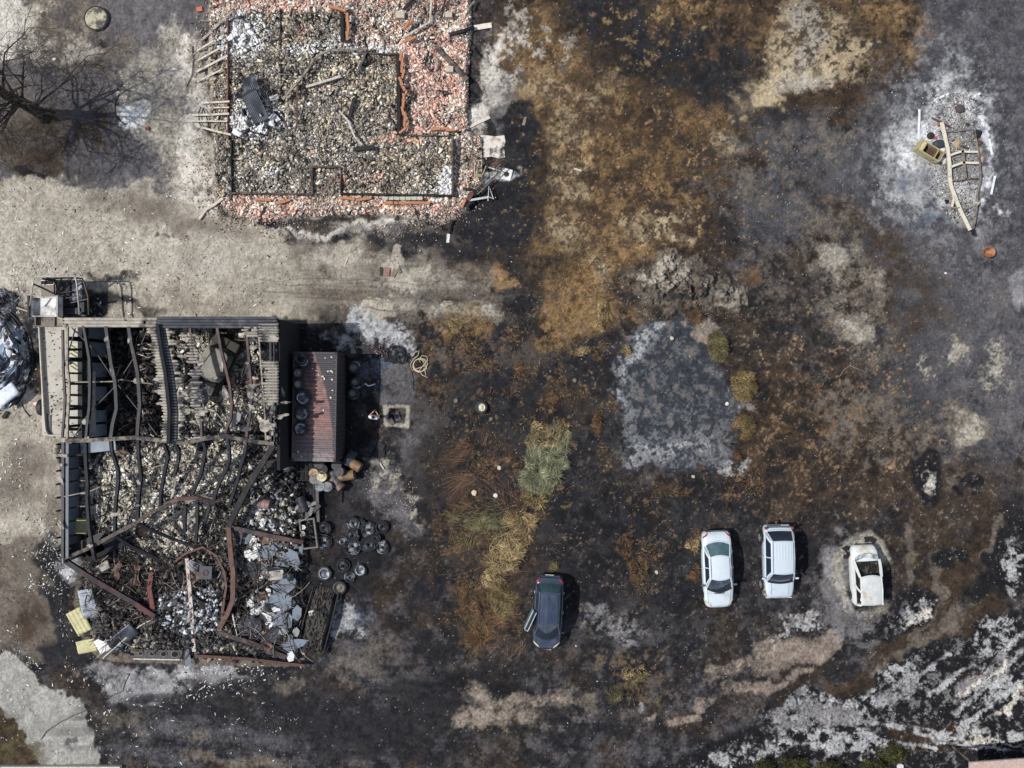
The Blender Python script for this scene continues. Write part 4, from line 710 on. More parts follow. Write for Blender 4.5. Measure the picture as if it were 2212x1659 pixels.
M_panel = mat('grey_wall_panel', (150, 158, 168), .7, var=.2, vs_=1.6, c2=(96, 104, 116), m2=.6)
M_dwall = mat('blackened_wall', (30, 30, 34), .85, var=.4, vs_=2)
def zr(u): return 5.5-abs(u-355)/250*1.0
ws = thing('burnt_workshop', 'burnt-out steel framed workshop with a torn corrugated roof', 'workshop', tuple(P(400, 950, 0)))
wo = Vector(ws.location)
def pu(u, v, z): return P(u, v, z)-wo
def purlin(pts, w_=.12, h_=.2, m=None, zf=None, name='purlin'):
    mb = MB(); L = [pu(p[0], p[1], p[2] if len(p) > 2 else zr(p[0])-.12) for p in pts]
    L = [q+Vector((random.uniform(-.03, .03), random.uniform(-.03, .03), random.uniform(-.03, .03))) for q in L]; mb.ibeam(L, w_*.85, h_, .02); return mb.build(name, m or M_pur, ws)
# upper bay purlins
purlin([(181, 704), (187, 744), (195, 778), (196, 813), (195, 847), (194, 882), (190, 916), (188, 947)], .15)
purlin([(228.6, 704), (234.6, 744), (241.5, 787), (248.4, 822), (252.7, 847), (252.7, 882), (245, 916), (241.5, 947)], .2)
purlin([(279.5, 706), (284.6, 744), (289.8, 770), (298.4, 804), (301.9, 838), (302.7, 873), (299.3, 916), (296.7, 947)], .2)
purlin([(327.8, 708), (333, 744), (339, 773)], .12, m=M_redp)
purlin([(410, 706), (416, 760), (424, 790), (431, 840), (434, 885), (436, 945)], .14, m=M_redp)
purlin([(470, 706), (479, 756), (487, 795), (496, 831), (502, 870), (499, 903), (487, 934)], .16, m=M_redp)
purlin([(532, 706), (538, 780), (542.5, 840), (542.5, 885), (535, 930), (532, 960)], .15, m=M_redp)
purlin([(559, 720), (568, 825), (572.5, 900), (574, 952)], .09, .1, m=M_steel)
purlin([(583, 704), (586, 855), (586, 958)], .14, m=M_blk); purlin([(592, 704), (594, 855), (592, 958)], .07, m=M_blk)
# diagonal braces and rods
for pts in [[(155, 708), (205, 757), (248, 822), (290, 875), (340, 940)], [(320, 710), (298, 760), (262, 815), (246, 838), (190, 895), (160, 945)], [(163, 709), (148, 762), (140, 790)], [(138, 882), (150, 920), (163, 948)], [(360, 706), (425, 722), (430, 724)], [(455, 812), (540, 820)], [(520, 820), (470, 870), (430, 900)], [(540, 790), (500, 850)]]:
    mb = MB(); mb.tube([pu(a, b, zr(a)-.5) for a, b in pts], .035, 6); mb.build('brace', M_blk, ws)
mb = MB(); mb.tube([pu(a, b, 4.4) for a, b in [(140, 826), (200, 825), (245, 824), (262, 820), (345, 832)]], .04, 6); mb.build('tie_rod', M_steel, ws)
# left wall of the upper bay: girts across, outer rails, low masonry and panels
for pts in [[(135, 712), (137, 800), (140, 860), (139, 900), (134, 945)], [(146, 706), (147, 790), (151, 830), (148, 870), (145, 905), (146, 946)]]:
    purlin(pts, .13, .12, m=M_steel if pts[0][0] > 140 else M_redp, name='eaves_rail')
for v in (730, 755, 779, 806, 829, 853, 877, 902, 927):
    mb = MB(); mb.beam([pu(147, v, 4.3), pu(174, v+.4, 3.2)], .10, .16); mb.build('girt', M_blk, ws)
for v0, v1 in [(708, 945)]:
    mb = MB(); a, b = P(232, v0, 0), P(232, v1, 0); top = 2.95
    t0, t1 = Vector((a.x, a.y, 0)), Vector((b.x, b.y, 0))
    mb.box(((a.x-.12)-wo.x, (a.y+b.y)/2-wo.y, top/2), (.24, a.y-b.y, top)); mb.build('low_wall', mat('wall_render', (66, 68, 74), .85, var=.35, c2=(34, 34, 38), m2=.48, vs_=1.2), ws)
for v in (720, 757, 800, 850, 900, 925):            # grey infill panels on that wall's inside
    a = P(231, v, .1); mb = MB(); mb.box((a.x+.03-wo.x, a.y-wo.y, 1.25), (.05, .8, 2.1)); mb.build('wall_panel', M_panel, ws)
for v in (703, 741, 779, 829, 879, 913, 945):
    a = P(232, v, 0); mb = MB(); mb.beam([(a.x-wo.x, a.y-wo.y, 0), (a.x-wo.x, a.y-wo.y, 4.2)], .14, .14); mb.build('column', M_blk, ws)
mb = MB(); a = P(200, 868, 2.2); mb.box((a.x-wo.x, a.y-wo.y, 2.2), (.32, 3.4, .12)); mb.build('shelf_board', cm((176, 172, 164)), ws)
a = P(188, 806, 2.4); mb = MB(); mb.box((a.x-wo.x, a.y-wo.y, 2.4), (.5, 1.5, .04)); mb.build('yellow_panel', mat('yellow_sheet', (206, 202, 164), .7), ws)
# back wall and right wall (blackened; right wall's black also paints its shade)
a, b = P(232, 702, 0), P(645, 702, 0); mb = MB(); mb.box(((a.x+b.x)/2-wo.x, a.y-.1-wo.y, 2.0), (b.x-a.x, .2, 4.0)); mb.build('back_wall', M_dwall, ws)
a, b = P(645, 702, 0), P(655, 1000, 0); mb = MB(); mb.box((a.x-wo.x, (a.y+b.y)/2-wo.y, 2.15), (.16, a.y-b.y, 4.3)); mb.build('right_wall', M_dwall, ws)
# portal frame between bays
mb = MB(); mb.ibeam([pu(144, 952, 4.4), pu(195, 951, 4.75), pu(243, 948, 4.9), pu(294, 945, 5.1), pu(351, 951, 5.3), pu(400, 957, 5.2), pu(440, 948, 5.1), pu(488, 942, 4.9), pu(520, 948, 4.8), pu(560, 955, 4.6), pu(592, 958, 4.5)], .2, .28, .025); mb.build('portal_rafter', mat('scaled_steel', (128, 118, 104), .8, var=.4, c2=(58, 54, 54), m2=.5, vs_=5), ws)
mb = MB(); mb.beam([pu(300, 944, 5.0), pu(345, 947, 5.1)], .1, .1); mb.build('bracket', M_redp, ws)
# lower bay purlins
for pts in [[(240.5, 945, 4.9), (243, 973, 4.6), (253, 1013, 4.1), (256, 1036, 3.7), (252, 1075, 3.2), (249, 1110, 2.6), (247.5, 1152, 2.0)], [(185, 956, 4.6), (186.6, 996, 4), (190.8, 1047, 3.4), (189.4, 1075, 3.0), (192, 1138, 2.4), (200.8, 1189, 2.0), (206, 1209, 1.5)],
            [(297, 942, 5), (301, 985, 4.4), (305.7, 1030, 3.6), (300, 1067, 3.0), (298.6, 1098, 2.4), (297, 1132, 2.0)], [(356.7, 959, 5), (363.8, 985, 4.5), (355, 1024, 3.6), (348, 1067, 2.6), (346.8, 1092, 2.0)],
            [(377.7, 956, 5), (386, 973, 4.6), (384.8, 993, 4.2), (377.7, 1030, 3.4)], [(437, 945, 4.8), (444, 968, 4.5), (443, 990, 4.1), (436, 1019, 3.4), (424.5, 1044, 2.6), (414.5, 1071, 2.0)],
            [(488, 939, 4.6), (495, 965, 4.3), (495, 990, 4.0), (487, 1016, 3.3), (475.5, 1041, 2.7), (464, 1070, 2.0), (463, 1087, 1.6), (468, 1098, 1.4)], [(535, 945, 4.4), (529.4, 976, 4.0), (521, 1007, 3.3), (514, 1036, 2.5), (504, 1064, 1.8), (495, 1095, 1.2)],
            [(401.8, 1090, 1.8), (400, 1120, 1.4), (400, 1152, .8)], [(426, 1087, 1.8), (425, 1130, 1.4), (423, 1175, .7)], [(454, 1092, 1.6), (446, 1120, 1.2), (438.6, 1144, .7)]]:
    purlin(pts, .19, .19)
mb = MB(); mb.tube([pu(a, b, z) for a, b, z in [(132.7, 1074, 2), (195, 1061, 2.4), (252, 1036, 3.0), (308, 1016, 3.6), (371, 999, 4.2), (420, 1004, 4)]], .035, 6); mb.build('tie_rod', M_steel, ws)
def rafter(pts, w_, h_, m): mb = MB(); mb.ibeam([pu(*p) for p in pts], w_, h_, .025); mb.build('portal_rafter', m, ws)
rafter([(136, 1205, 1.6), (147, 1203, 1.7), (195, 1183, 1.9), (246, 1155, 2.1), (294, 1129.5, 2.2), (323, 1109, 2.2), (378, 1084, 2.1)], .2, .22, mat('brown_steel', (98, 84, 74), .7, var=.4, c2=(52, 46, 46), m2=.5))
rafter([(356, 1091, 2.1), (385, 1078, 2.1), (427, 1075, 2.0), (456, 1084, 1.8), (475, 1080, 1.7)], .22, .24, M_redp)
rafter([(400, 1086, 2.0), (440, 1072, 1.9), (466, 1078, 1.7)], .12, .12, M_steel); rafter([(385, 1094, 1.7), (430, 1090, 1.6), (462, 1092, 1.5)], .1, .1, M_pur)
# left wall of the lower bay
a, b = P(172, 955, 0), P(172, 1204, 0); nP = 9
for i in range(nP):
    y0 = a.y+(b.y-a.y)*i/nP; y1 = a.y+(b.y-a.y)*(i+1)/nP; mb = MB(); mb.box((a.x-wo.x-.05, (y0+y1)/2-wo.y, .9), (.06, y0-y1-.03, 1.8)); mb.build('wall_panel', M_panel, ws)
    mb = MB(); mb.beam([(a.x-wo.x-.3, y0-wo.y, 2.0), (a.x-wo.x+random.uniform(.25, .5), y0-wo.y+random.uniform(.0, .15), 1.0)], .1, .12); mb.build('girt', M_blk, ws)
mb = MB(); mb.beam([pu(146, 953, 1.95), pu(145.5, 1204, 1.95)], .16, .1); mb.build('eaves_rail', cm((112, 118, 126), .6), ws)
mb = MB(); mb.beam([pu(137, 955, 1.9), pu(136, 1206, 1.9)], .16, .14); mb.build('eaves_rail', M_blk, ws); mb = MB(); mb.beam([pu(141, 955, 1.7), pu(140.5, 1206, 1.7)], .04, .1); mb.build('eaves_rail', M_steel, ws)
# panel shed corner in the lower left (fallen dark wall pieces)
for k, (u, v, l, w_, an) in enumerate([(212, 963, 2.0, .7, 6), (225, 1180, 2.4, .9, 24), (205, 1185, 1.0, .6, 24)]):
    mb = MB(); p = pu(u, v, 1.0); mb.box(p, (l, w_, .05), Matrix.Rotation(R(an), 3, 'Z')); mb.build('fallen_panel', M_panel if k != 1 else M_dwall, ws)
for k in range(7):
    mb = MB(); t = k/6; mb.beam([pu(150, 1180+t*20, 1.2), pu(228-t*20, 1148+t*26, 1.1)], .09, .09); mb.build('girt', M_blk, ws)
# corrugated roof remains
def ragged(u0, u1, v0, v1, pitch=7.4, rl=0, rr=0, hole=.0, zf=None, m=None, name='roof_sheet', dv=0, along='u', amp=.035):
    mb = MB(); rows = max(1, int(round((v1-v0)/pitch))); sg = 5; rnd = random.Random(int(u0*7+v0))
    nl = nr = 0
    for r in range(rows):
        nl = nl*.35+rnd.random()*rl*.62; nr = nr*.35+rnd.random()*rr*.62; a0, a1 = u0+nl, u1-nr
        if a1-a0 < 3: continue
        va = v0+(v1-v0)*r/rows; vb = v0+(v1-v0)*(r+1)/rows; nu = max(2, int((a1-a0)/5)); vs = []; fs = []
        for i in range(nu+1):
            uu = a0+(a1-a0)*i/nu; skew = dv*(uu-u0)
            for j in range(sg+1):
                t = j/sg; z = (zf(uu) if zf else zr(uu))+amp*math.sin(t*math.pi*2-math.pi/2)
                e = (rnd.random()-.5)*3 if i in (0, nu) else 0
                if (i == 0 and rl) or (i == nu and rr): e += (abs(t-.5)*2)**1.5*8*(1 if i == 0 else -1)
                vs.append(pu(uu+e, va+(vb-va)*t+skew, z))
        for i in range(nu):
            if hole and rnd.random() < hole: continue
            for j in range(sg): fs.append((i*(sg+1)+j, (i+1)*(sg+1)+j, (i+1)*(sg+1)+j+1, i*(sg+1)+j+1))
        mb.add(vs, fs)
    return mb.build(name, m or M_fc, ws, smooth=True, solid=.012)
ragged(133, 340, 686, 707, 7, rl=3, zf=lambda u: zr(u)+.02-.1*abs(math.sin(u*.02)), hole=.04)
ragged(340, 603, 684, 709, 6.3, m=M_fcd, rr=3)
ragged(556, 602, 697, 739, 6, rl=4, m=M_fc)
ragged(553, 602, 780, 870, 6.3, rl=30, m=M_fc)
ragged(572, 604, 868, 950, 9, rl=26, rr=16, hole=.3, m=M_fc)
ragged(514, 560, 704, 728, 6, rl=26, hole=.15, m=M_fc)
# ridge bands follow the sagging ridge line
def ridgeband(o0, o1, m, rl=0, rr=0, hole=0, v0=708, v1=958, zoff=0):
    key = [(708, 338), (761, 348), (804, 357), (847, 362), (890, 366), (960, 364)]
    def ru(v):
        for (a, x), (b, y) in zip(key[:-1], key[1:]):
            if v <= b: return x+(y-x)*(v-a)/(b-a)
        return key[-1][1]
    rows = int((v1-v0)/6.3); rnd = random.Random(int(o0*3+o1)); mb = MB(); nl = nr = 0
    for r in range(rows):
        va = v0+r*6.3; vb = va+6.3; c = ru(va); nl = nl*.35+rnd.random()*rl*.55; nr = nr*.35+rnd.random()*rr*.55; a0, a1 = c+o0+nl, c+o1-nr
        if a1-a0 < 2 or (hole and rnd.random() < hole): continue
        nu = max(2, int((a1-a0)/5)); vs = []; fs = []
        for i in range(nu+1):
            uu = a0+(a1-a0)*i/nu
            for j in range(6):
                t = j/5; e = 0
                if (i == 0 and rl) or (i == nu and rr): e = (abs(t-.5)*2)**1.5*7*(1 if i == 0 else -1)+(rnd.random()-.5)*3
                vs.append(pu(uu+e, va+(vb-va)*t, 5.5-abs(uu-c)/250+.035*math.sin(t*6.283-1.57)+zoff))
        for i in range(nu):
            for j in range(5): fs.append((i*6+j, (i+1)*6+j, (i+1)*6+j+1, i*6+j+1))
        mb.add(vs, fs)
    mb.build('roof_sheet', m, ws, smooth=True, solid=.012)
ridgeband(-24, -1, M_fc, rl=14, v0=708, v1=958); ridgeband(3, 20, M_fcd); ridgeband(20, 44, M_fc, rr=30, hole=.12); ridgeband(40, 92, M_fc, rl=26, rr=44, hole=.35, v0=722, v1=955); ridgeband(60, 88, M_fc, rl=10, rr=16, hole=.1, v0=722, v1=800)
ridgeband(50, 86, M_fcd, rl=14, rr=16, hole=.15, v0=802, v1=875)
mb = MB(); mb.beam([pu(340, 700, 5.62), pu(349, 761, 5.62), pu(357, 804, 5.62), pu(362, 847, 5.62), pu(366, 890, 5.62), pu(364, 960, 5.6)], .17, .12); mb.build('ridge_cap', M_dwall, ws)
# torn scraps hanging on the steel
def flake(u, v, z, su, sv, ang, m):
    mb = MB(); ph = random.random()*6; p = pu(u, v, z)
    n = 9; pts = [(math.cos(2*math.pi*i/n)*su*random.uniform(.6, 1.1)/S/2, math.sin(2*math.pi*i/n)*sv*random.uniform(.55, 1.15)/S/2) for i in range(n)]
    c, s_ = math.cos(ang), math.sin(ang); vs = [p]+[p+Vector((x*c-y*s_, x*s_+y*c, .04*math.sin(3*x*9+ph))) for x, y in pts]
    mb.add(vs, [(0, 1+i, 1+(i+1) % n) for i in range(n)]); mb.build('roof_scrap', m, ws, solid=.012)
for u, v, z, a, b, g in [(229, 734, 5, 9, 14, 0), (279, 734, 5.2, 8, 16, 0), (186, 910, 4.7, 24, 14, 0), (135, 872, 4.3, 22, 12, .3), (148, 785, 4.4, 26, 9, .3), (188, 947, 4.8, 12, 9, 0), (160, 938, 4.5, 20, 5, -.6), (298, 822, 5.2, 26, 14, 0), (335, 780, 5.3, 18, 9, 0), (240, 795, 5, 5, 20, 0), (134, 952, 2.2, 24, 12, .1), (136, 984, 2.2, 26, 11, -.1), (130, 1005, 2.2, 14, 8, 0),
                          (131, 1135, 2.2, 10, 28, .5), (247, 1111, 2.8, 20, 11, .2), (195, 1179, 2.3, 15, 9, .2), (299, 1042, 3.6, 8, 14, .6), (297, 1092, 2.8, 12, 6, 0), (133, 1040, 2.1, 6, 16, .3), (486, 850, 4.9, 14, 30, .2), (541, 850, 4.8, 15, 26, .1), (543, 880, 4.8, 12, 14, 0), (573, 920, 4.6, 26, 40, .3), (545, 833, 4.8, 20, 8, 0), (608, 845, 4, 14, 26, .4), (377, 1036, 3.2, 8, 46, -.15), (373, 1065, 3, 7, 26, -.3), (479, 792, 4.9, 8, 20, 0),
                          (427, 860, 5.2, 20, 26, .2), (432, 895, 5.2, 24, 10, 0), (395, 855, 5.3, 24, 30, .2), (385, 900, 5.3, 30, 18, .1), (590, 730, 4.6, 24, 14, 0)]:
    flake(u, v, z, a, b, g, M_fc)
for i in range(40):
    u = random.choice([random.gauss(400, 26), random.gauss(430, 14), random.gauss(545, 8), random.gauss(590, 10), random.gauss(345, 8)]); v = random.uniform(712, 950); flake(u, v, zr(u)-.05, random.uniform(8, 26), random.uniform(5, 12), random.uniform(-.2, .2), random.choice([M_fc, M_fc, M_fcd]))
for i in range(46):
    u = random.uniform(215, 640); v = random.uniform(1185, 1405) if i % 2 else random.uniform(720, 1180); mm = random.choice([cm((176, 170, 160)), cm((84, 82, 80)), M_dsheet, cm((120, 98, 86)), cm((150, 150, 152)), cm((50, 49, 50))]); a_ = random.uniform(0, 3.1)
    corrsheet('crumpled_sheet', u, v, random.uniform(.4, 1.3), random.uniform(.25, .6), a_, (random.uniform(-.35, .35), random.uniform(-.3, .3)), mm, ['pale', 'dark', 'sooty', 'rusty', 'grey'][i % 5]+' crumpled sheet lying '+ori(a_)+' '+('in the upper bay' if v < 950 else 'in the lower bay' if v < 1180 else 'in the bottom debris')+(' left' if u < 380 else ' centre' if u < 520 else ' right')+' of the workshop', 'metal sheet', pitch=random.choice([.12, .4]), amp=.025, z=.35, crumple=.09, grp='crumpled sheets in the workshop')
# ---------------------------------------------------------------- fallen steel beams (loose)
def wbeam(pts, w_, h_, m, lab, nm='steel_beam', kind='i', cat='steel beam'):
    L = [P(*p) for p in pts]; o0 = L[0].copy(); mb = MB()
    (mb.ibeam([q-o0 for q in L], w_, h_, .025) if kind == 'i' else mb.beam([q-o0 for q in L], w_, h_) if kind == 'b' else mb.tube([q-o0 for q in L], w_/2, 7))
    o = mb.build(nm, m); o.location = o0; return tag(o, lab, cat)
M_bb = mat('black_brown_steel', (62, 54, 52), .6, metal=.2, var=.4, c2=(34, 32, 34), m2=.45)
M_br = mat('brown_rust', (108, 80, 70), .75, var=.4, c2=(84, 62, 56), m2=.58)
wbeam([(592, 959, 3.2), (566, 1002, 2.8), (538, 1047, 2.3), (515, 1092, 1.8), (494, 1137, 1.3)], .3, .2, M_bb, 'long dark steel beam running diagonally down from the container side')
wbeam([(497, 1138, 1.0), (555, 1151, .95), (628, 1166, .9), (655, 1171, .8)], .24, .2, M_redp, 'reddish steel beam lying level across the grey slabs')
wbeam([(494, 1140, 1.2), (496, 1170, 1.2), (500, 1209, 1.2), (504, 1236, 1.2), (503, 1295, 1.1), (492, 1325, 1.0), (474, 1357, .8)], .26, .12, M_br, 'long curved brown steel post pointing down through the lower workshop')
wbeam([(134, 1206, 1.5), (183, 1239, 1.4), (242, 1274, 1.2), (289, 1301, 1.1), (335, 1331, 1.0)], .28, .22, mat('black_red_steel', (84, 48, 50), .5, metal=.2, var=.3, c2=(34, 34, 40), m2=.5, vs_=1.2), 'long black and dark red beam slanting down from the left wall')
wbeam([(336, 1336, .7), (298, 1357, .7), (222, 1419, .6)], .34, .1, mat('grey_black_plate', (76, 74, 74), .6, var=.3), 'wide dark steel plate beam sloping to the lower left corner', kind='b')
wbeam([(330, 1337, .85), (302, 1352, .85), (222, 1422, .7)], .06, .06, cm((204, 196, 180)), 'thin pale steel edge beside the wide dark plate', 'steel_strip', 'b', 'steel strip')
wbeam([(247, 1156, 2.0), (283, 1180, 1.5), (345, 1209, .9)], .17, .16, M_blk, 'black beam falling right from the left end of the collapsed rafter')
wbeam([(297, 1129, 2.1), (322, 1143, 1.8), (378, 1166, 1.0), (430, 1185, .6)], .15, .15, M_blk, 'black beam falling right from the middle of the collapsed rafter')
wbeam([(328, 1236, .8), (323, 1271, .9), (331, 1316, .9)], .26, .14, mat('red_brown_post', (110, 62, 54), .7, var=.3), 'short dark red curved post left of the white ash')
wbeam([(404, 1206, .8), (413, 1304, .8), (420, 1407, .7)], .2, .12, mat('pale_beam', (206, 192, 180), .7, c2=(120, 82, 70), m2=.6), 'straight pale beam standing upright in the lower middle', kind='b')
wbeam([(380, 1212, .7), (400, 1196, .8), (438, 1182, .8), (467, 1200, .9), (485, 1236, .9), (489, 1266, .9), (485, 1292, .8), (479, 1342, .7)], .12, .1, M_br, 'thin rusty hoop bent in an arch over the dark bricks', 'steel_hoop', 'b', 'hoop')
wbeam([(473, 1366, .7), (547, 1389, .7), (618, 1419, .6)], .26, .2, M_redp, 'rust red beam in the lower right pointing to the corner', kind='i')
wbeam([(517, 1352, .7), (588, 1392, .7), (622, 1410, .6)], .1, .1, M_blk, 'thin black beam above the rust red one in the lower right', kind='b')
wbeam([(426, 1416, .45), (532, 1422, .45), (659, 1437, .4)], .16, .2, mat('brown_sill', (92, 66, 58), .8), 'brown sill beam along the bottom edge of the workshop', kind='b')
wbeam([(502, 1325, .8), (512, 1374, .7)], .07, .07, cm((210, 204, 196)), 'thin white rod right of the curved brown post', 'steel_rod', 'b', 'rod')
wbeam([(480, 1372, .6), (430, 1356, .6), (370, 1348, .6)], .05, .05, M_blk, 'thin black rod across the lower middle', 'steel_rod', 'b', 'rod')
wbeam([(685, 1028, .25), (686, 1075, .25), (688, 1127, .25)], .16, .2, mat('girder_grey', (96, 92, 88), .7), 'grey box girder lying upright right of the slabs', kind='b')
wbeam([(677, 1035, .2), (680, 1110, .2)], .06, .1, M_blk, 'thin black girder left of the grey box girder', kind='b')
wbeam([(737, 1050, .1), (736, 1086, .1)], .05, .06, M_char, 'thin black bar on the ground above the burnt tyre pile', 'steel_bar', 'b', 'bar')
wbeam([(640, 1180, .3), (651, 1260, .3), (655, 1330, .3)], .1, .1, M_blk, 'thin black steel channel along the lower right workshop edge', kind='b')
def wreg(u, v):
    if v < 950: return 'on the dark floor of the upper left bay' if u < 345 else 'under the ragged roof of the upper bay' if u < 440 else 'by the car inside the upper bay'
    if v < 1180: return 'near the left wall of the lower bay' if u < 300 else 'in the middle of the lower bay' if u < 480 else 'near the slabs of the lower bay'
    return 'in the bottom left of the workshop' if u < 330 else 'on the dark bricks at the bottom' if u < 500 else 'among the slabs at the bottom'
for i in range(110):
    u = random.uniform(215, 635); v = random.uniform(715, 1400); a = random.uniform(0, 3.14); l = random.uniform(10, 40); c = random.choice([M_blk, M_char, M_steel, M_gwood, M_pwood])
    if i % 3 == 0: u, v = random.uniform(235, 345), random.uniform(715, 940)
    du, dv = l*math.cos(a), l*math.sin(a); wbeam([(u, v, .4), (u+du*.5, v+dv*.5+random.uniform(-2, 2), .45), (u+du, v+dv, .35)], random.uniform(.03, .08), .05, c, ('short ' if l < 24 else 'long ')+{0: 'black', 1: 'charred', 2: 'grey', 3: 'scorched', 4: 'pale'}[[M_blk, M_char, M_steel, M_gwood, M_pwood].index(c)]+' bar lying '+ori(a)+' '+wreg(u, v), 'burnt_bar', 'b', 'bar')['group'] = 'thin burnt bars strewn in the workshop'
# ---------------------------------------------------------------- broken concrete slabs
SG = {'b': mat('blue_grey_slab', (128, 136, 146), .8, var=.15, vs_=3, c2=(92, 98, 108), m2=.58), 'd': mat('dark_slab', (70, 72, 78), .8, var=.15), 'w': mat('white_slab', (236, 236, 234), .8, var=.1, c2=(196, 192, 186), m2=.62), 'c': mat('cream_slab', (206, 202, 188), .8, var=.15), 'g': mat('grey_slab', (150, 150, 148), .8, var=.15)}
SLN = dict(b='blue grey', d='dark grey', w='white', c='cream', g='grey')
def slab(u, v, su, sv, ang, k, z=.55, lab=None, tilt=None, grp='broken slabs in the right of the workshop', sides=None):
    n = sides or random.randint(5, 7); mb = MB(); a0 = random.random()*6
    pts = [(math.cos(a0+2*math.pi*i/n+random.uniform(-.25, .25))*su/S/2*random.uniform(.85, 1.15), math.sin(a0+2*math.pi*i/n+random.uniform(-.2, .2))*sv/S/2*random.uniform(.85, 1.15)) for i in range(n)]
    mb.poly(pts, -.035, .035); o = mb.build('concrete_slab', SG[k], bevel=.008); o.location = P(u, v, z+random.uniform(-.06, .12)); t = tilt if tilt is not None else .1
    o.rotation_euler = Euler((random.uniform(-t, t), random.uniform(-t, t), ang)); return tag(o, lab or SLN[k]+' broken slab lying in the right of the workshop', 'slab', grp)
BIG = [(577, 1192, 42, 30, .3, 'b', 'large blue grey slab left of the corner slabs, pointed at both ends'), (550, 1230, 26, 34, 0, 'd', 'dark cracked slab left of the white cracked slab'), (529, 1222, 22, 20, 0, 'd', 'dark slab at the left end of the cracked row'), (579, 1232, 34, 32, 0, 'g', 'whitish cracked slab in the middle of the row'),
       (612, 1260, 48, 48, .1, 'b', 'large square blue grey slab on the right edge'), (603, 1300, 62, 42, .2, 'b', 'large blue grey slab below the square one'), (611, 1340, 40, 36, .4, 'b', 'blue grey slab with a dark stain above the pointed slab'), (634, 1392, 56, 24, .25, 'b', 'pointed pale blue slab at the lower right end'),
       (540, 1352, 46, 42, .3, 'd', 'large dark slab under the white cluster'), (592, 1372, 44, 30, .2, 'd', 'dark slab left of the pointed blue slab'), (642, 1325, 19, 34, 0, 'b', 'upright narrow blue slab at the right edge'), (612, 1202, 26, 26, .2, 'b', 'blue slab above the square one'), (636, 1206, 26, 44, .4, 'b', 'tall blue slab at the upper right edge'),
       (610, 1221, 34, 22, 0, 'b', 'blue slab between two others at the right'), (597, 1087, 28, 30, 0, 'b', 'blue grey slab right of the fallen drum'), (599, 1126, 28, 22, .2, 'b', 'blue grey slab below the drum'), (619, 1130, 26, 18, .3, 'c', 'cream slab below the drum to the right'), (597, 1172, 24, 22, 0, 'b', 'small blue slab below the reddish beam'), (531, 1162, 28, 22, .3, 'b', 'blue slab at the left below the reddish beam'),
       (566, 1125, 14, 26, .4, 'w', 'white narrow slab standing left of the blue ones'), (558, 1105, 12, 26, .1, 'w', 'white strip slab above another white one'), (547, 1168, 16, 20, 0, 'w', 'white slab just below the reddish beam'), (556, 1180, 16, 14, .2, 'w', 'small white slab below another white one'), (536, 1196, 20, 18, 0, 'w', 'left white slab of the touching pair'), (550, 1198, 16, 22, 0, 'w', 'right white slab of the touching pair'),
       (554, 1317, 30, 26, .5, 'w', 'largest white slab of the white cluster'), (574, 1335, 34, 24, -.3, 'w', 'second white slab of the white cluster'), (590, 1322, 28, 26, .3, 'c', 'cream stained slab in the white cluster'), (543, 1300, 16, 28, -.7, 'w', 'white slab standing at the upper left of the white cluster'), (569, 1300, 14, 20, .2, 'w', 'small white slab above the cluster'), (580, 1277, 12, 24, .2, 'w', 'thin white slab high above the cluster'), (598, 1315, 18, 12, 0, 'w', 'white slab with a mesh corner'), (610, 1247, 0.1, .1, 0, 'w', ''),
       (627, 1418, 16, 22, 0, 'w', 'white block at the lower right corner of the workshop'), (609, 1003, 14, 26, .4, 'c', 'pale oval board leaning in the upper right rubble'), (500, 1085, 20, 16, .4, 'c', 'cream slab beside the crossing beams'), (640, 1365, 14, 20, 0, 'g', 'grey slab fragment beside the pointed slab'), (613, 1365, 20, 14, .3, 'g', 'grey slab above the pointed blue slab'), (652, 1298, 0.1, .1, 0, 'g', '')]
for u, v, a, b, g, k, lab in BIG:
    if a > 1: slab(u, v, a*1.12, b*1.12, g, k, .55, lab, .07 if k != 'w' else .16, None)
for i in range(70):
    u = random.gauss(600, 26) if i < 40 else random.uniform(515, 650); v = random.uniform(1060, 1410); u = min(max(u, 510), 655)
    kk = random.choice('bbdwgcgw'); sl_ = random.uniform(7, 17); slab(u, v, sl_, random.uniform(6, 14), random.uniform(0, 3), kk, .42, ('small ' if sl_ < 12 else 'middling ')+SLN[kk]+' slab fragment '+('above the reddish level beam' if v < 1155 else 'beside the large square slab' if v < 1290 else 'round the white cluster'), .25)
slab(508, 905, 44, 26, .9, 'g', .6, 'long grey sheet lying in the upper right bay', .1, None); slab(417, 1130, 44, 46, .1, 'g', .35, 'large flat pale floor patch in the middle of the lower bay', .03, None)
slab(302, 818+24, 34, 44, .05, 'd', .3, 'dark blue metal sheet standing among the upper left debris', .12, None, 4)
# big-scale pieces: tank / burnt car inside, cabinet with holes, yellow panels
M_yel = mat('yellow_metal', (206, 198, 150), .75, var=.2, vs_=3, c2=(150, 146, 128), m2=.62)
corrsheet('yellow_sheet', 171, 1343, 1.5, .95, R(-62), (.05, .05), M_yel, 'pale yellow ribbed sheet outside the lower left corner', pitch=.25, amp=.03, z=.35)
corrsheet('yellow_sheet', 187, 1396, 1.15, .75, R(12), (.05, -.05), M_yel, 'flat pale yellow sheet below the ribbed one', pitch=.6, amp=.012, z=.3, crumple=.02)
corrsheet('grey_sheet', 190, 1304, 1.7, .9, R(-80), (.05, .1), mat('ashy_sheet', (170, 176, 184), .7, c2=(96, 98, 104), m2=.55), 'tall grey ash covered sheet at the lower left corner', pitch=.9, amp=.02, z=.5, crumple=.03)
corrsheet('yellow_sheet', 175, 1137, .9, .8, R(80), (.05, -.05), M_yel, 'yellowish sheet piece inside the left wall of the lower bay', pitch=.4, amp=.02, z=.5)
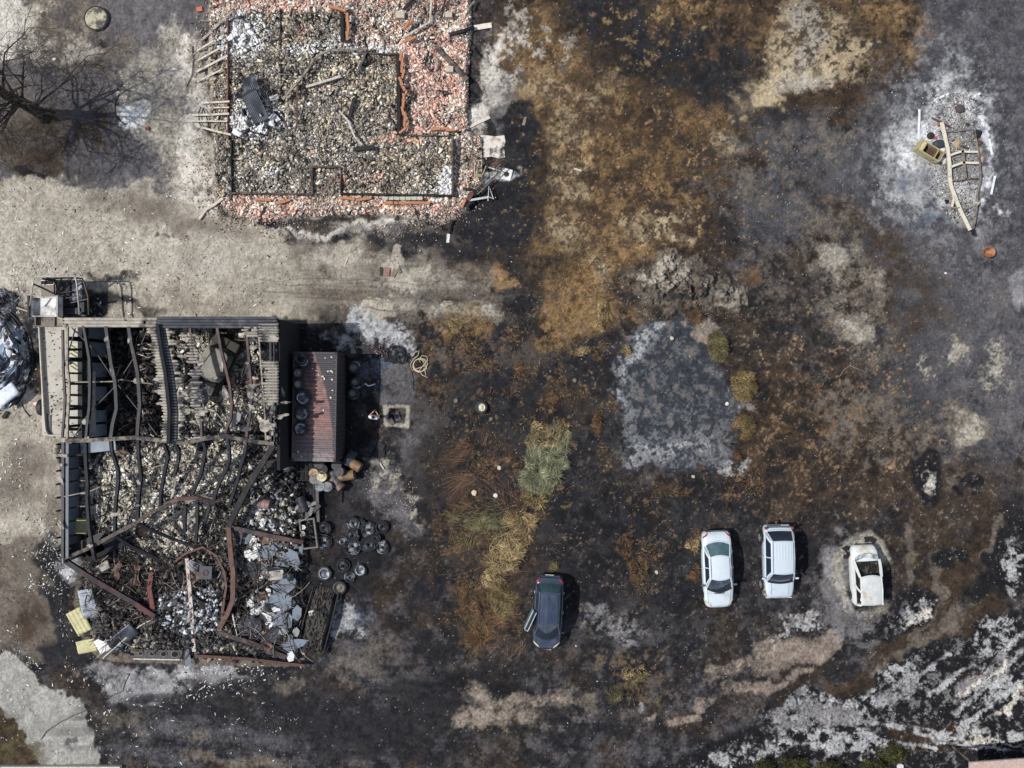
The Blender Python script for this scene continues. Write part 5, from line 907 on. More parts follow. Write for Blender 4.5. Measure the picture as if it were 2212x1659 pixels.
tag(corrsheet('grey_box_sheet', 265, 1378, 1.9, .85, R(40), (.1, -.1), M_dsheet, '', pitch=2, amp=.01, z=.45, crumple=.03), 'crumpled grey sheet beside the white ash patch at the lower left', 'metal sheet')
mb = MB(); mb.grid(lambda a, b: Vector(((a-.5)*1.25, (b-.5)*1.0, .22*math.sin(a*math.pi)*math.sin(b*math.pi)+random.uniform(0, .03)))*(1), 16, 16); o = mb.build('white_ash_pile', mat('white_ash', (244, 240, 238), .95, var=.05), smooth=True); o.location = P(232, 1391, .55); o.rotation_euler.z = .5; tag(o, 'smooth bright white ash pile at the lower left corner of the workshop', 'ash pile')
cab = thing('iron_stove', 'long grey steel cabinet with four round holes along the bottom wall', 'stove', tuple(P(346, 1410, .4)), R(-1))
mb = MB(); mb.box((0, 0, 0), (2.75, .5, .5)); mb.build('body', cm((78, 76, 76), .6, .3), cab, bevel=.01); mb = MB(); mb.box((0, -.3, .1), (2.85, .07, .35)); mb.build('front_edge', cm((190, 188, 182), .6, .2), cab)
for k in range(4):
    mb = MB(); r = [.13, .15, .18, .22][k]; mb.tube([(-1.0+k*.66+r*math.cos(a), .02+r*.85*math.sin(a), .27) for a in [2*math.pi*i/24 for i in range(24)]], .03, 6, closed=True); mb.build('hole_rim', cm((126, 122, 116)), cab, smooth=True)
    mb = MB(); mb.lathe([(0, .262), (r-.02, .262)], 20, Matrix.Translation((-1.0+k*.66, .02, 0))); mb.build('hole', cm((14, 14, 15)), cab)
mb = MB(); mb.box((1.6, -.25, .05), (.32, .95, .05), Euler((0, R(20), R(12))).to_matrix()); mb.build('side_plate', cm((150, 156, 162), .6, .2), cab)
for i, (u, v, a, l) in enumerate([(318, 1368, 95, .8), (340, 1388, 5, 1.4), (300, 1382, 60, .6)]):
    mb = MB(); mb.tube([(-l/2, 0, 0), (l/2, 0, 0)], .09, 10); o = mb.build('flue_pipe', cm([(190, 184, 172), (150, 146, 140), (120, 116, 110)][i], .6, .2), smooth=True); o.location = P(u, v, .6); o.rotation_euler.z = R(a); tag(o, ['short pale pipe standing above the holed cabinet', 'long grey pipe lying along the top of the holed cabinet', 'short grey pipe left of the other two pipes'][i], 'pipe')
mb = MB(); mb.box((0, 0, 0), (.7, .75, .03)); o = mb.build('steel_plate', cm((88, 88, 92), .6, .2)); o.location = P(444, 1237, 1.0); o.rotation_euler = (0, .1, -.05); tag(o, 'square grey steel plate with a rusty hole in the dark bricks', 'steel plate')
mb = MB(); mb.tube([(.13*math.cos(a), .16*math.sin(a), .03) for a in [2*math.pi*i/16 for i in range(16)]], .03, 6, closed=True); q = mb.build('hole_rim', M_br, o)
mb = MB(); mb.lathe([(0, .02), (.3, 0), (.33, .04), (.36, .0)], 24); o = mb.build('wheel_disc', cm((150, 122, 98)), smooth=True); o.location = P(310, 1147, .7); o.rotation_euler = (.1, .2, 0); tag(o, 'rust coloured round disc under the collapsed rafter', 'disc')
mb = MB(); mb.tube([(.24*math.cos(a), .36*math.sin(a), 0) for a in [2*math.pi*i/24 for i in range(24)]], .07, 8, closed=True); o = mb.build('burnt_tyre', cm((40, 40, 42))); o.location = P(302, 1146, .7); o.rotation_euler = (0, 1.0, 0); tag(o, 'black tyre standing upright left of the rust coloured disc', 'tyre')
blocks('dark_floor_debris', [(245, 715), (345, 715), (352, 940), (250, 940)], 900, DARKC+[(150, 120, 90)], [4, 4, 3, 1, .6, 4, .5], 'dark debris on the floor of the upper left bay', .1, .35, flat=.5)
# ================================================================ CONTAINER
M_cont = bpy.data.materials.new('container_paint'); M_cont.use_nodes = True
def cont_mat(m):
    n = m.node_tree; b = n.nodes['Principled BSDF']; b.inputs['Roughness'].default_value = .62; L = n.links
    t = n.nodes.new('ShaderNodeTexCoord'); sp_ = n.nodes.new('ShaderNodeSeparateXYZ'); L.new(t.outputs['Object'], sp_.inputs[0])
    q = n.nodes.new('ShaderNodeTexNoise'); q.inputs['Scale'].default_value = 1.6; q.inputs['Detail'].default_value = 8; q.inputs['Roughness'].default_value = .65; L.new(t.outputs['Object'], q.inputs['Vector'])
    def mth(op, a, b_=None):
        x = n.nodes.new('ShaderNodeMath'); x.operation = op
        for i, s in enumerate((a, b_)):
            if s is None: continue
            if isinstance(s, (int, float)): x.inputs[i].default_value = s
            else: L.new(s, x.inputs[i])
        return x.outputs[0]
    X, Y, Zz = sp_.outputs; nf = mth('SUBTRACT', q.outputs['Fac'], .5)
    def mixc(f, a, c):
        x = n.nodes.new('ShaderNodeMix'); x.data_type = 'RGBA'; L.new(f, x.inputs[0])
        if isinstance(a, tuple): x.inputs[6].default_value = a
        else: L.new(a, x.inputs[6])
        if isinstance(c, tuple): x.inputs[7].default_value = c
        else: L.new(c, x.inputs[7])
        return x.outputs[2]
    def ramp(v, lo, hi):
        x = n.nodes.new('ShaderNodeMapRange'); x.interpolation_type = 'SMOOTHSTEP'; x.inputs[1].default_value = lo; x.inputs[2].default_value = hi; L.new(v, x.inputs[0]); return x.outputs[0]
    # scorch front: a curve x = f(y) right of which the paint burnt to dark grey (upper part only)
    edge = mth('ADD', mth('ADD', mth('MULTIPLY', Y, -.2), mth('MULTIPLY', mth('MULTIPLY', Y, Y), -.035)), mth('MULTIPLY', nf, .3)); right = ramp(mth('SUBTRACT', X, mth('ADD', edge, 0.8)), -.06, .08)
    leftb = mth('MULTIPLY', ramp(mth('SUBTRACT', mth('ADD', mth('MULTIPLY', Y, .1), -.3), mth('ADD', X, mth('MULTIPLY', nf, .8))), -.35, .5), mth('ADD', mth('MULTIPLY', ramp(mth('ADD', Y, mth('MULTIPLY', nf, 2)), -1.6, 1.2), .7), .3))
    base = mixc(ramp(q.outputs['Fac'], .35, .65), alb((128, 94, 90)), alb((164, 120, 111)))
    low = ramp(mth('ADD', mth('MULTIPLY', Y, -1), mth('MULTIPLY', nf, 1.5)), .6, 2.6); base = mixc(low, base, alb((118, 104, 106)))
    low2 = ramp(mth('ADD', mth('MULTIPLY', Y, -1), mth('MULTIPLY', nf, .8)), 2.35, 2.8); base = mixc(low2, base, alb((146, 134, 132)))
    q2 = n.nodes.new('ShaderNodeTexNoise'); q2.inputs['Scale'].default_value = 4; q2.inputs['Detail'].default_value = 7; L.new(t.outputs['Object'], q2.inputs['Vector']); base = mixc(mth('MULTIPLY', ramp(q2.outputs['Fac'], .46, .6), .5), base, alb((96, 82, 82))); base = mixc(mth('MULTIPLY', leftb, .85), base, alb((72, 58, 66))); base = mixc(right, base, alb((66, 62, 66)))
    side = ramp(mth('ABSOLUTE', X), 1.2, 1.21); base = mixc(mth('MULTIPLY', side, .8), base, alb((70, 48, 46)))  # side walls painted darker to stand in for their shade
    f = n.nodes.new('ShaderNodeTexNoise'); f.inputs['Scale'].default_value = 14; f.inputs['Detail'].default_value = 4; L.new(t.outputs['Object'], f.inputs['Vector'])
    mr = n.nodes.new('ShaderNodeMapRange'); mr.inputs[1].default_value = .3; mr.inputs[2].default_value = .7; mr.inputs[3].default_value = .75; mr.inputs[4].default_value = 1.25; L.new(f.outputs['Fac'], mr.inputs[0])
    h = n.nodes.new('ShaderNodeVectorMath'); h.operation = 'SCALE'; L.new(base, h.inputs[0]); L.new(mr.outputs[0], h.inputs['Scale']); L.new(h.outputs[0], b.inputs['Base Color'])
cont_mat(M_cont)
CL, CW, CHh = 6.06, 2.44, 2.59
ccx = P(679, 878.5, CHh); cont = thing('shipping_container', 'scorched red shipping container with burnt tyres on its ribbed roof', 'container', (ccx.x, ccx.y, 0), R(-.9))
def ribs(L_, n, d):            # trapezoid rib profile along length
    out = []
    for i in range(n):
        a = -L_/2+L_*i/n; p = L_/n
        out += [(a, 0), (a+p*.40, 0), (a+p*.52, d), (a+p*.86, d), (a+p*.98, 0)]
    return out+[(L_/2, 0)]
pr = ribs(CL-.24, 24, .05); mb = MB(); vs = []; fs = []
for y, d in pr: vs += [(-CW/2+.09, y, CHh-.05), (-CW/2+.16, y, CHh-.03-d), (CW/2-.16, y, CHh-.03-d), (CW/2-.09, y, CHh-.05)]
for i in range(len(pr)-1):
    a, b = i*4, i*4+4; fs += [(a+k, a+k+1, b+k+1, b+k) for k in range(3)]
mb.add(vs, fs); mb.build('roof_panel', M_cont, cont)
pr = ribs(CL-.2, 22, .036)
for s_ in (-1, 1):
    mb = MB(); vs = []; fs = []
    for y, d in pr: vs += [(s_*(CW/2-.02-d), y, .16), (s_*(CW/2-.02-d), y, CHh-.1)]
    for i in range(len(pr)-1): fs.append((2*i, 2*i+2, 2*i+3, 2*i+1))
    mb.add(vs, fs); mb.build('side_panel', M_cont, cont)
    mb = MB(); mb.box((s_*(CW/2-.045), 0, CHh-.05), (.09, CL-.3, .10)); mb.build('top_rail', M_cont, cont)
    mb = MB(); mb.box((s_*(CW/2-.045), 0, .1), (.09, CL-.3, .16)); mb.build('bottom_rail', M_cont, cont)
    mb = MB(); mb.box((0, s_*(CL/2-.06), CHh-.05), (CW-.3, .12, .09)); mb.build('end_rail', M_cont, cont)
    mb = MB(); mb.box((0, s_*(CL/2-.05), CHh/2), (CW-.2, .04, CHh-.2)); mb.build('end_wall', M_cont, cont)
M_dk = cm((52, 44, 44))
for x in (-1, 1):
    for y in (-1, 1):
        mb = MB(); mb.box((x*(CW/2-.08), y*(CL/2-.08), CHh/2), (.16, .16, CHh)); o = mb.build('corner_post', M_cont, cont); mb = MB(); mb.box((x*(CW/2-.08), y*(CL/2-.08), CHh+.004), (.09, .12, .006)); mb.build('casting_hole', M_dk, o)
for i, (x, y) in enumerate([(.75, 1.96), (.9, 1.98), (.98, 1.93), (.45, 1.68), (.55, 1.55), (.98, 1.5), (1.0, .9), (.9, .5), (.25, 1.75), (-.9, -2.5), (-.7, -2.75), (.6, 2.7), (.95, 2.75), (-.1, 2.1), (.5, -.2)]):
    mb = MB(); mb.box((0, 0, 0), (random.uniform(.05, .16), random.uniform(.04, .1), .02)); o = mb.build('ash_flake', cm((226, 222, 216))); o.location = Vector(cont.location)+Vector((x, y, CHh)); o.rotation_euler.z = random.random()*3; tag(o, ['upper ', 'middle ', 'lower '][0 if y > 1.9 else 1 if y > 0 else 2]+'white ash flake on the '+('right' if x > .7 else 'middle' if x > 0 else 'left')+' part of the container roof', 'flake', 'white flakes on the container roof')

# ================================================================ TYRES AND WHEELS
M_tyre = mat('burnt_rubber', (27, 29, 33), .6, var=.5, vs_=7, c2=(70, 76, 84), m2=.62, bump=.5, bs=16, spec=.5)
M_tash = mat('ashy_rubber', (52, 54, 60), .8, var=.5, vs_=5, c2=(176, 178, 182), m2=.58, bump=.5, bs=14)
M_rimg = mat('sooty_alloy', (150, 146, 144), .5, metal=.3, var=.3, c2=(92, 90, 90), m2=.6)
M_rimk = mat('black_rim', (74, 78, 86), .5, metal=.2, var=.4, c2=(160, 164, 172), m2=.55)
def wheel_mesh(t, Rr, Wd, tm, rm, kind='alloy', flat=1.0):
    pr = [(Rr*.60, Wd*.42), (Rr*.72, Wd*.5), (Rr*.90, Wd*.46), (Rr*.985, Wd*.3), (Rr, 0), (Rr*.985, -Wd*.3), (Rr*.9, -Wd*.46), (Rr*.6, -Wd*.42)]
    mb = MB(); ph = random.random()*6; n = 36; vs = []
    for r, z in pr:
        for i in range(n):
            a = 2*math.pi*i/n; k = 1+(.035*math.sin(3*a+ph)+.02*math.sin(7*a+ph*2))*(flat < 1); vs.append((r*k*math.cos(a), r*k*math.sin(a), z*(1+(.25*math.sin(2*a+ph))*(flat < 1))*flat+Wd/2*flat))
    fs = [(i*n+j, i*n+(j+1) % n, (i+1)*n+(j+1) % n, (i+1)*n+j) for i in range(len(pr)-1) for j in range(n)]; mb.add(vs, fs); mb.build('rubber_casing', tm, t, smooth=True)
    if kind == 'none': return
    zt = Wd*.8*flat; mb = MB(); rr = Rr*.6
    if kind == 'steel':
        mb.lathe([(rr, zt), (rr*.93, zt), (rr*.86, zt-.05), (rr*.62, zt-.06), (rr*.5, zt-.02), (rr*.28, zt-.02), (rr*.24, zt+.0), (0, zt)], 28); r = mb.build('rim', rm, t, smooth=True)
        for k in range(8):
            a = k*math.pi/4; m2 = MB(); m2.lathe([(0, 0), (rr*.085, 0)], 10, Matrix.Translation((rr*.70*math.cos(a), rr*.70*math.sin(a), zt-.035))); m2.build('rim_hole', cm((12, 12, 13)), r)
    elif kind == 'alloy':
        mb.lathe([(rr, zt), (rr*.94, zt+.004), (rr*.88, zt-.012)], 28); mb.lathe([(rr*.3, zt-.03), (rr*.24, zt-.006), (0, zt-.004)], 16)
        for k in range(7):
            a = k*2*math.pi/7+ph; d = Vector((math.cos(a), math.sin(a), 0)); mb.beam([d*rr*.2+Vector((0, 0, zt-.03)), d*rr*.92+Vector((0, 0, zt-.014))], rr*.17, .03)
        mb.lathe([(rr*.95, zt-.1), (0, zt-.1)], 20); mb.build('rim', rm, t)
    else:
        mb.lathe([(rr, zt-.01), (rr*.8, zt-.05), (rr*.55, zt-.02), (rr*.4, zt-.07), (rr*.2, zt-.04), (0, zt-.05)], 20); mb.build('rim', rm, t, smooth=True)
def wheel(u, v, z, Rr, Wd, tm, rm, kind, lab, cat='wheel', name='wheel', flat=1.0, grp=None, tilt=0):
    t = thing(name, lab, cat, tuple(P(u, v, z)), random.random()*6, grp)
    if tilt: t.rotation_euler = Euler((random.uniform(-tilt, tilt), random.uniform(-tilt, tilt), random.random()*6))
    wheel_mesh(t, Rr, Wd, tm, rm, kind, flat)
    if kind in ('burnt', 'none') and Rr > .37:
        for k in range(1):
            rr_ = Rr*(.66+.12*k); a0 = random.random()*6; mb = MB(); mb.tube([(rr_*(1+.04*math.sin(3*a))*math.cos(a), rr_*math.sin(a), Wd*flat*(1.0-.05*k)) for a in [a0+i*.16 for i in range(24-6*k)]], .035-.01*k, 5); mb.build('ash_ring', M_ring, t, smooth=True)
    return t
M_ring = mat('white_ash_ring', (176, 186, 198), .7, var=.5, vs_=6, c2=(70, 76, 84), m2=.56)
def wire_rings(u, v, z, Rr, lab, grp=None, ash=.6, hub=False):
    t = thing('burnt_tyre', lab, 'tyre', tuple(PG(u, v, z)), random.random()*6, grp); rnd = random.Random(int(u*13+v))
    mt = mat('tyre_ash', (34, 36, 42), .8, var=.5, vs_=4, c2=(140, 144, 150), m2=.74-.18*ash, bump=.4)
    mb = MB()
    for k in range(rnd.randint(6, 9)):
        r = Rr*rnd.uniform(.62, 1.0); ph = rnd.random()*6; e = rnd.uniform(.02, .08); cx_, cy_ = rnd.uniform(-.05, .05), rnd.uniform(-.05, .05); zz = rnd.uniform(.01, .1)
        a0 = rnd.random()*6; span = rnd.uniform(4, 6.28)
        pts = [(cx_+r*(1+e*math.sin(2*a+ph))*math.cos(a), cy_+r*(1+e*math.sin(3*a+ph))*math.sin(a), zz+.02*math.sin(2*a+ph)) for a in [a0+span*i/30 for i in range(31)]]
        mb.tube(pts, rnd.uniform(.018, .04), 5)
    mb.build('wire_cord', mt, t, smooth=True)
    mb = MB(); mb.grid(lambda a, b: Vector(((.15+.5*a)*Rr*math.cos(b*6.283), (.15+.5*a)*Rr*math.sin(b*6.283), .05+.06*math.sin(a*3.1)+rnd.uniform(-.015, .02))), 8, 26); mb.build('ash_core', mat('ash_core', (66, 69, 74) if ash > .5 else (40, 41, 45), .95, var=.5, vs_=7, c2=(160, 163, 168) if ash > .5 else (90, 90, 94), m2=.56), t, smooth=True)
    return t
CZ = CHh
wheel(655, 779, CZ, .42, .26, M_tyre, M_rimk, 'none', 'biggest burnt tyre, at the top of the row on the container roof', 'tyre', 'burnt_tyre', .8); wheel(650, 774, CZ+.22, .36, .2, M_tyre, M_rimk, 'none', 'burnt tyre stacked on the topmost tyre of the container roof', 'tyre', 'burnt_tyre', .8, tilt=.2)
wheel(645, 806, CZ, .31, .2, M_tyre, M_rimg, 'steel', 'wheel with a holed steel rim, second down the container roof')
wheel(645.5, 830, CZ, .31, .2, M_tyre, M_rimg, 'burnt', 'small wheel with a grey rim, third down the container roof')
wheel(656, 859, CZ, .45, .28, M_tyre, M_rimk, 'burnt', 'large burnt tyre with ash, fourth down the container roof', 'tyre', 'burnt_tyre', .8)
wheel(653, 893, CZ, .43, .28, M_tyre, M_rimk, 'burnt', 'large burnt tyre with an ash ring, fifth down the container roof', 'tyre', 'burnt_tyre', .8)
wheel(651, 926, CZ, .41, .26, M_tyre, M_rimk, 'burnt', 'burnt tyre at the bottom of the row on the container roof', 'tyre', 'burnt_tyre', .8)
wheel(768, 793, 0, .44, .24, M_tyre, M_rimg, 'burnt', 'topmost big tyre on the ground right of the container', 'tyre', 'burnt_tyre', .9); wheel(765, 794, .24, .33, .2, M_tyre, M_rimg, 'alloy', 'wheel lying on the topmost big tyre right of the container')
wheel(771, 828, 0, .42, .24, M_tyre, M_rimk, 'burnt', 'middle big tyre on the ground right of the container', 'tyre', 'burnt_tyre', .9); wheel(768, 825, .24, .30, .2, M_tyre, M_rimg, 'alloy', 'wheel lying on the middle tyre right of the container')
wheel(763, 850, .2, .30, .2, M_tyre, M_rimg, 'alloy', 'wheel with a seven spoke alloy rim right of the container'); wheel(764, 851, 0, .38, .2, M_tyre, M_rimk, 'none', 'flat tyre under the spoked alloy wheel', 'tyre', 'burnt_tyre', .9)
mb = MB(); mb.lathe([(0, .4), (.3, .4), (.32, .36), (.32, 0)], 20); o = mb.build('dark_drum', cm((44, 42, 44)), smooth=False); o.location = P(761, 762, 0); tag(o, 'dark round drum above the wheels right of the container', 'drum')
bar([(782, 833), (790, 829), (795, 834), (804, 832), (812, 828)], .09, .05, mat('molten_metal', (214, 226, 236), .3, metal=.6), 'molten_metal', 'white trickle of molten metal beside the middle wheels', 'molten metal', z=.04, kind='tube')
# spare wheel in the field
wheel(1040, 880, 0, .37, .27, mat('rubber', (58, 58, 60), .8, var=.2), cm((222, 214, 190), .5), 'steel', 'off-road wheel with cream steel rim lying alone in the burnt grass')
# tyre heap
for i, (u, v, r, a, lab) in enumerate([(763, 1130, .40, .7, 'topmost ring of the tyre heap'), (799, 1144, .45, .7, 'bright centred ring on the right of the tyre heap'), (826, 1137, .38, .2, 'dark ring at the upper right of the tyre heap'), (762, 1157, .40, .5, 'ring right in the middle of the tyre heap'), (740, 1170, .34, .6, 'ring on the left edge of the tyre heap'),
                                       (762, 1180, .46, .8, 'bright double ring at the bottom of the tyre heap'), (796, 1176, .44, .4, 'dark ring at the lower right of the tyre heap'), (828, 1182, .36, .9, 'bright separate ring at the far right of the tyre heap'), (703, 1172, .40, .7, 'ash ring left of the tyre heap beside the trough'), (700, 1140, .38, .4, 'faint ring above the one beside the trough'), (780, 1131, .3, .3, 'small ring between two larger ones at the top of the heap'), (811, 1163, .3, .3, 'half hidden ring at the right of the tyre heap')]):
    wire_rings(u, v, random.uniform(.02, .2), r, 'burnt tyre, '+lab, ash=a)
for i, (u, v, r, lab, k) in enumerate([(743, 1222, .40, 'flat dark ring above the two lower wheels', 0), (779, 1231, .38, 'dark tyre with a pale rim line at the right', 1), (702, 1238, .44, 'black tyre with a clear white rim line at the left', 1), (757, 1247, .3, 'ash filled ring between the left and right tyres', 0)]):
    if k: t = wheel(u, v, .02, r, .2, M_tyre, M_rimk, 'burnt', 'burnt '+lab, 'tyre', 'burnt_tyre', .8); m3 = MB(); m3.tube([(r*.68*math.cos(a), r*.68*math.sin(a), .15) for a in [6.283*i/30 for i in range(30)]], .02, 5, closed=True); m3.build('bead_wire', cm((190, 188, 184)), t, smooth=True)
    else: wire_rings(u, v, .02, r, 'burnt tyre, '+lab, ash=.3 if i == 0 else .8)
wheel(735, 1268, 0, .42, .26, M_tyre, mat('bolted_rim', (128, 120, 108), .6, metal=.2), 'steel', 'burnt wheel with a bolted steel rim at the corner of the wreck')
# ---------------------------------------------------------------- barrels
def drum(u, v, z, c1, c2, lab, lie=None, L=.86, r=.29, up=False):
    t = thing('steel_drum', lab, 'drum', tuple(P(u, v, z)), 0); m = mat('drum_paint', c1, .6, metal=.1, var=.35, vs_=5, c2=c2, m2=.52)
    prof = [(0, L-.02), (r-.02, L-.02), (r-.012, L), (r, L), (r, L*.68), (r+.012, L*.66), (r, L*.64), (r, L*.36), (r+.012, L*.34), (r, L*.32), (r, 0), (0, 0)]
    mb = MB(); mb.lathe(prof, 28); mb.build('shell', m, t, smooth=False)
    mb = MB(); mb.lathe([(0, L-.004), (.035, L-.004), (.035, L-.02)], 10, Matrix.Translation((r*.55, 0, 0))); mb.build('bung', cm((50, 40, 34)), t)
    if lie is not None: t.rotation_euler = Euler((R(90)-.1, 0, lie)); t.location.z = z+r
    else: t.rotation_euler = Euler((random.uniform(-.05, .05), random.uniform(-.05, .05), random.random()*6))
    return t
OR, GR, BN, CRm = (150, 116, 82), (92, 92, 94), (104, 82, 74), (222, 214, 180)
drum(684, 1018, 0, (184, 158, 126), (120, 86, 58), 'tan topped drum at the upper left of the standing group'); drum(702, 1026, 0, CRm, (180, 150, 100), 'pale yellow topped drum in the middle of the standing group'); drum(685, 1032, 0, (140, 132, 126), GR, 'grey drum below the tan topped one')
drum(698, 1046, 0, (136, 142, 142), GR, 'pale grey drum at the bottom left of the group'); drum(714, 1047, 0, (132, 136, 136), GR, 'pale grey drum at the bottom middle of the group'); drum(703, 1012, 0, (44, 42, 42), (30, 30, 30), 'black open drum above the pale yellow one')
drum(716, 1017, 0, (70, 72, 74), (120, 116, 108), 'dented dark drum right of the black open one', lie=.6); drum(738, 1016, 0, (74, 76, 82), GR, 'bluish dark drum above the orange lying one'); drum(718, 1030, 0, BN, (130, 106, 92), 'brown lying drum pointing to the lower right', lie=R(45), L=.9)
drum(734, 1029, 0, (112, 96, 76), OR, 'grey and orange lying drum at the right of the group', lie=R(100), L=.95); drum(754, 994, 0, OR, (96, 86, 80), 'orange and grey lying drum at the container corner', lie=R(60), L=.85); drum(695, 1000, 0, (76, 74, 78), GR, 'dark drum half under the container end, left'); drum(733, 1002, 0, (62, 58, 58), GR, 'dark drum half hidden at the container corner')
drum(766, 974, 0, (66, 72, 80), (44, 46, 50), 'dark blue grey lying drum in the container shadow', lie=R(-30), L=.9); drum(652, 1072, 0, (50, 52, 60), (36, 36, 40), 'black lying drum left of the grey girder', lie=R(20), L=.9); drum(562, 1084, .45, (156, 122, 118), (112, 90, 90), 'pinkish lying drum on the slabs inside the workshop', lie=R(80), L=.7)
drum(80, 873, 0, (196, 96, 92), (222, 210, 206), 'red and white gas bottle lying beside the pale trailer bed', lie=R(100), L=1.1, r=.2)
# mesh pallet cage by the drums
cg = thing('steel_cage', 'black wire mesh cage platform below the container end', 'cage', tuple(P(655, 1008, 0)))
for i in range(7): mb = MB(); mb.beam([(-.75+i*.25, -.75, .5), (-.75+i*.25, .75, .5)], .02, .03); mb.build('bar', M_blk, cg)
for i in range(4): mb = MB(); mb.beam([(-.8, -.75+i*.5, .47), (.85, -.75+i*.5, .47)], .03, .03); mb.build('cross_bar', M_blk, cg)
mb = MB(); mb.box((0, 0, .3), (1.6, 1.5, .06)); mb.build('floor', cm((30, 30, 31)), cg)
# trough with coals
tr = thing('metal_trough', 'rectangular pale rimmed trough full of charcoal beside the slabs', 'trough', tuple(P(670, 1150, 0)), R(7))
M_tr = mat('trough_metal', (118, 114, 108), .7, var=.3, c2=(70, 68, 66), m2=.6)
for x, y, a, b in [(-.42, 0, .09, 1.75), (.42, 0, .09, 1.75), (0, -.83, .75, .09), (0, .83, .75, .09)]: mb = MB(); mb.box((x, y, .26), (a, b, .45)); mb.build('side', M_tr, tr)
mb = MB(); mb.box((0, 0, .1), (.75, 1.55, .1)); mb.build('bottom', cm((20, 20, 21)), tr)
n = 260; uu = RS.uniform(661, 679, n); vv = RS.uniform(1126, 1174, n); a = .03+.05*RS.rand(n); tag(chunks('charcoal_pieces', uu, vv, np.stack([a*1.5, a*.7, a*.6], 1), pick(n, [(30, 30, 32), (60, 60, 62), (110, 108, 104)], [5, 3, 1]), .3, .5, zs=RS.rand(n)*.04), 'charcoal pieces filling the rectangular trough', 'charcoal', kind='stuff')
for i, (u, v, a) in enumerate([(675, 1090, .4), (663, 1086, -.3), (671, 1104, 1.2), (684, 1097, .8), (656, 1100, .2), (664, 1115, 1.5), (645, 1095, .7)]):
    o = MB(); o.box((0, 0, 0), (.5, .2, .2)); 
    for x in (-.12, .12): o.box((x, 0, .102), (.17, .12, .006), col_=None)
    q = o.build('concrete_block', cm([(150, 146, 138), (92, 90, 88)][i % 2]), bevel=.01); q.location = P(u, v, .35); q.rotation_euler = (random.uniform(-.4, .4), random.uniform(-.3, .3), a); tag(q, '%s hollow concrete block tumbled between the girder and the trough' % ['palest', 'left dark', 'lower pale', 'right dark', 'leftmost pale', 'lowest dark', 'outer pale'][i], 'concrete block')
# hose coil, burnt reel, person's neighbourhood
pts = []
for k in range(3): pts += [(905+13*math.cos(a)*(1+.1*k)+2*k, 790+14*math.sin(a)-k) for a in [i*.42+k*.3 for i in range(14)]]
bar([(890, 770), (897, 761), (906, 757), (903, 768), (893, 776), (886, 788), (890, 800)]+pts+[(918, 800), (920, 812)], .045, .045, cm((206, 190, 160)), 'garden_hose', 'pale hose lying in loose loops right of the burnt reel', 'hose', z=.04, kind='tube')
bar([(908, 783), (905, 776), (912, 768), (922, 770), (924, 779), (914, 790), (906, 800), (912, 810), (925, 816)], .045, .045, cm((206, 190, 160)), 'garden_hose', 'pale hose end forming the big upper loop', 'hose', z=.08, kind='tube')
bar([(874, 752), (879, 775), (888, 800), (893, 820), (894, 845)], .03, .03, M_blk, 'black_cable', 'black cable running down beside the pale hose', 'cable', z=.03, kind='tube')
wire_rings(858, 765, .05, .56, 'burnt hose reel of black rings left of the pale hose', ash=.5)['category'] = 'reel'
wire_rings(866, 772, .12, .42, 'smaller burnt ring resting on the burnt hose reel', ash=.35)
u = RS.normal(825, 16, 500); v = RS.normal(757, 7, 500); a = .02+.05*RS.rand(500); tag(chunks('burnt_scraps', u, v, np.stack([a, a*.7, a*.4], 1), pick(500, [(130, 90, 70), (190, 196, 206), (60, 70, 100), (90, 80, 74), (214, 180, 150), (40, 44, 56)], [3, 2, 2, 3, 1, 3]), 0, .5), 'small rusty and blue scraps left of the burnt reel', 'scraps', kind='stuff')
for i, (u, v, a, s1, s2, c) in enumerate([(845, 910, 58, .42, .26, (96, 90, 84)), (858, 900, 70, .5, .32, (84, 80, 78)), (821, 964, 30, .5, .42, (46, 46, 46)), (821, 979, 5, .55, .45, (38, 38, 38)), (835, 777, 0, .3, .25, (30, 30, 34)), (825, 1007, 58, .4, .09, (206, 198, 184)), (808, 823, 10, .35, .3, (26, 26, 30))]):
    mb = MB(); mb.box((0, 0, 0), (s1, s2, .06)); o = mb.build('flat_board', cm(c), bevel=.01); o.location = PG(u, v, .06); o.rotation_euler.z = R(-a); tag(o, ['dark board tile inside the pale square outline', 'second dark tile inside the pale square outline', 'black folded board near the container shadow edge', 'black square board below the folded one', 'black lump beside the blue scraps', 'white wooden chip on the dark ground near the drums', 'black lump above the person'][i], 'board' if i not in (4, 6) else 'lump')
# ================================================================ BURNT CAR WRECK beside the workshop + car shell inside
def wreck(name, u, v, L, W_, rz, c, c2, lab, z=0):
    t = thing(name, lab, 'car wreck', tuple(P(u, v, z)), rz); m = mat('burnt_car_metal', c, .85, metal=.05, var=.5, vs_=3.5, c2=c2, m2=.53, bump=.6, bs=8)
    rn = np.random.RandomState(int(u)).rand(40, 40)
    def hgt(a, b):
        r = rn[int(b*39), int(a*39)]*.16; e = min(a, 1-a)*8; f = min(b, 1-b)*6; base = .5*min(1, e)*min(1, f); cab_ = .3*max(0, 1-abs(b-.5)*4)*min(1, e*.6); return base+cab_+r
    mb = MB(); mb.grid(lambda a, b: Vector(((a-.5)*W_*(1-.12*abs(b-.5)*2), (b-.5)*L, hgt(a, b))), 24, 40); mb.build('body_shell', m, t)
    for s_ in (-1, 1): mb = MB(); mb.beam([(s_*W_/2, -L/2+.2, .3), (s_*W_*.53, 0, .45), (s_*W_/2, L/2-.1, .3)], .06, .2); mb.build('side_sill', M_blk, t)
    return t
wr = wreck('car_wreck', 690, 1338, 3.9, 1.5, R(-14), (84, 78, 72), (30, 30, 31), 'collapsed burnt car shell lying along the right side of the workshop')
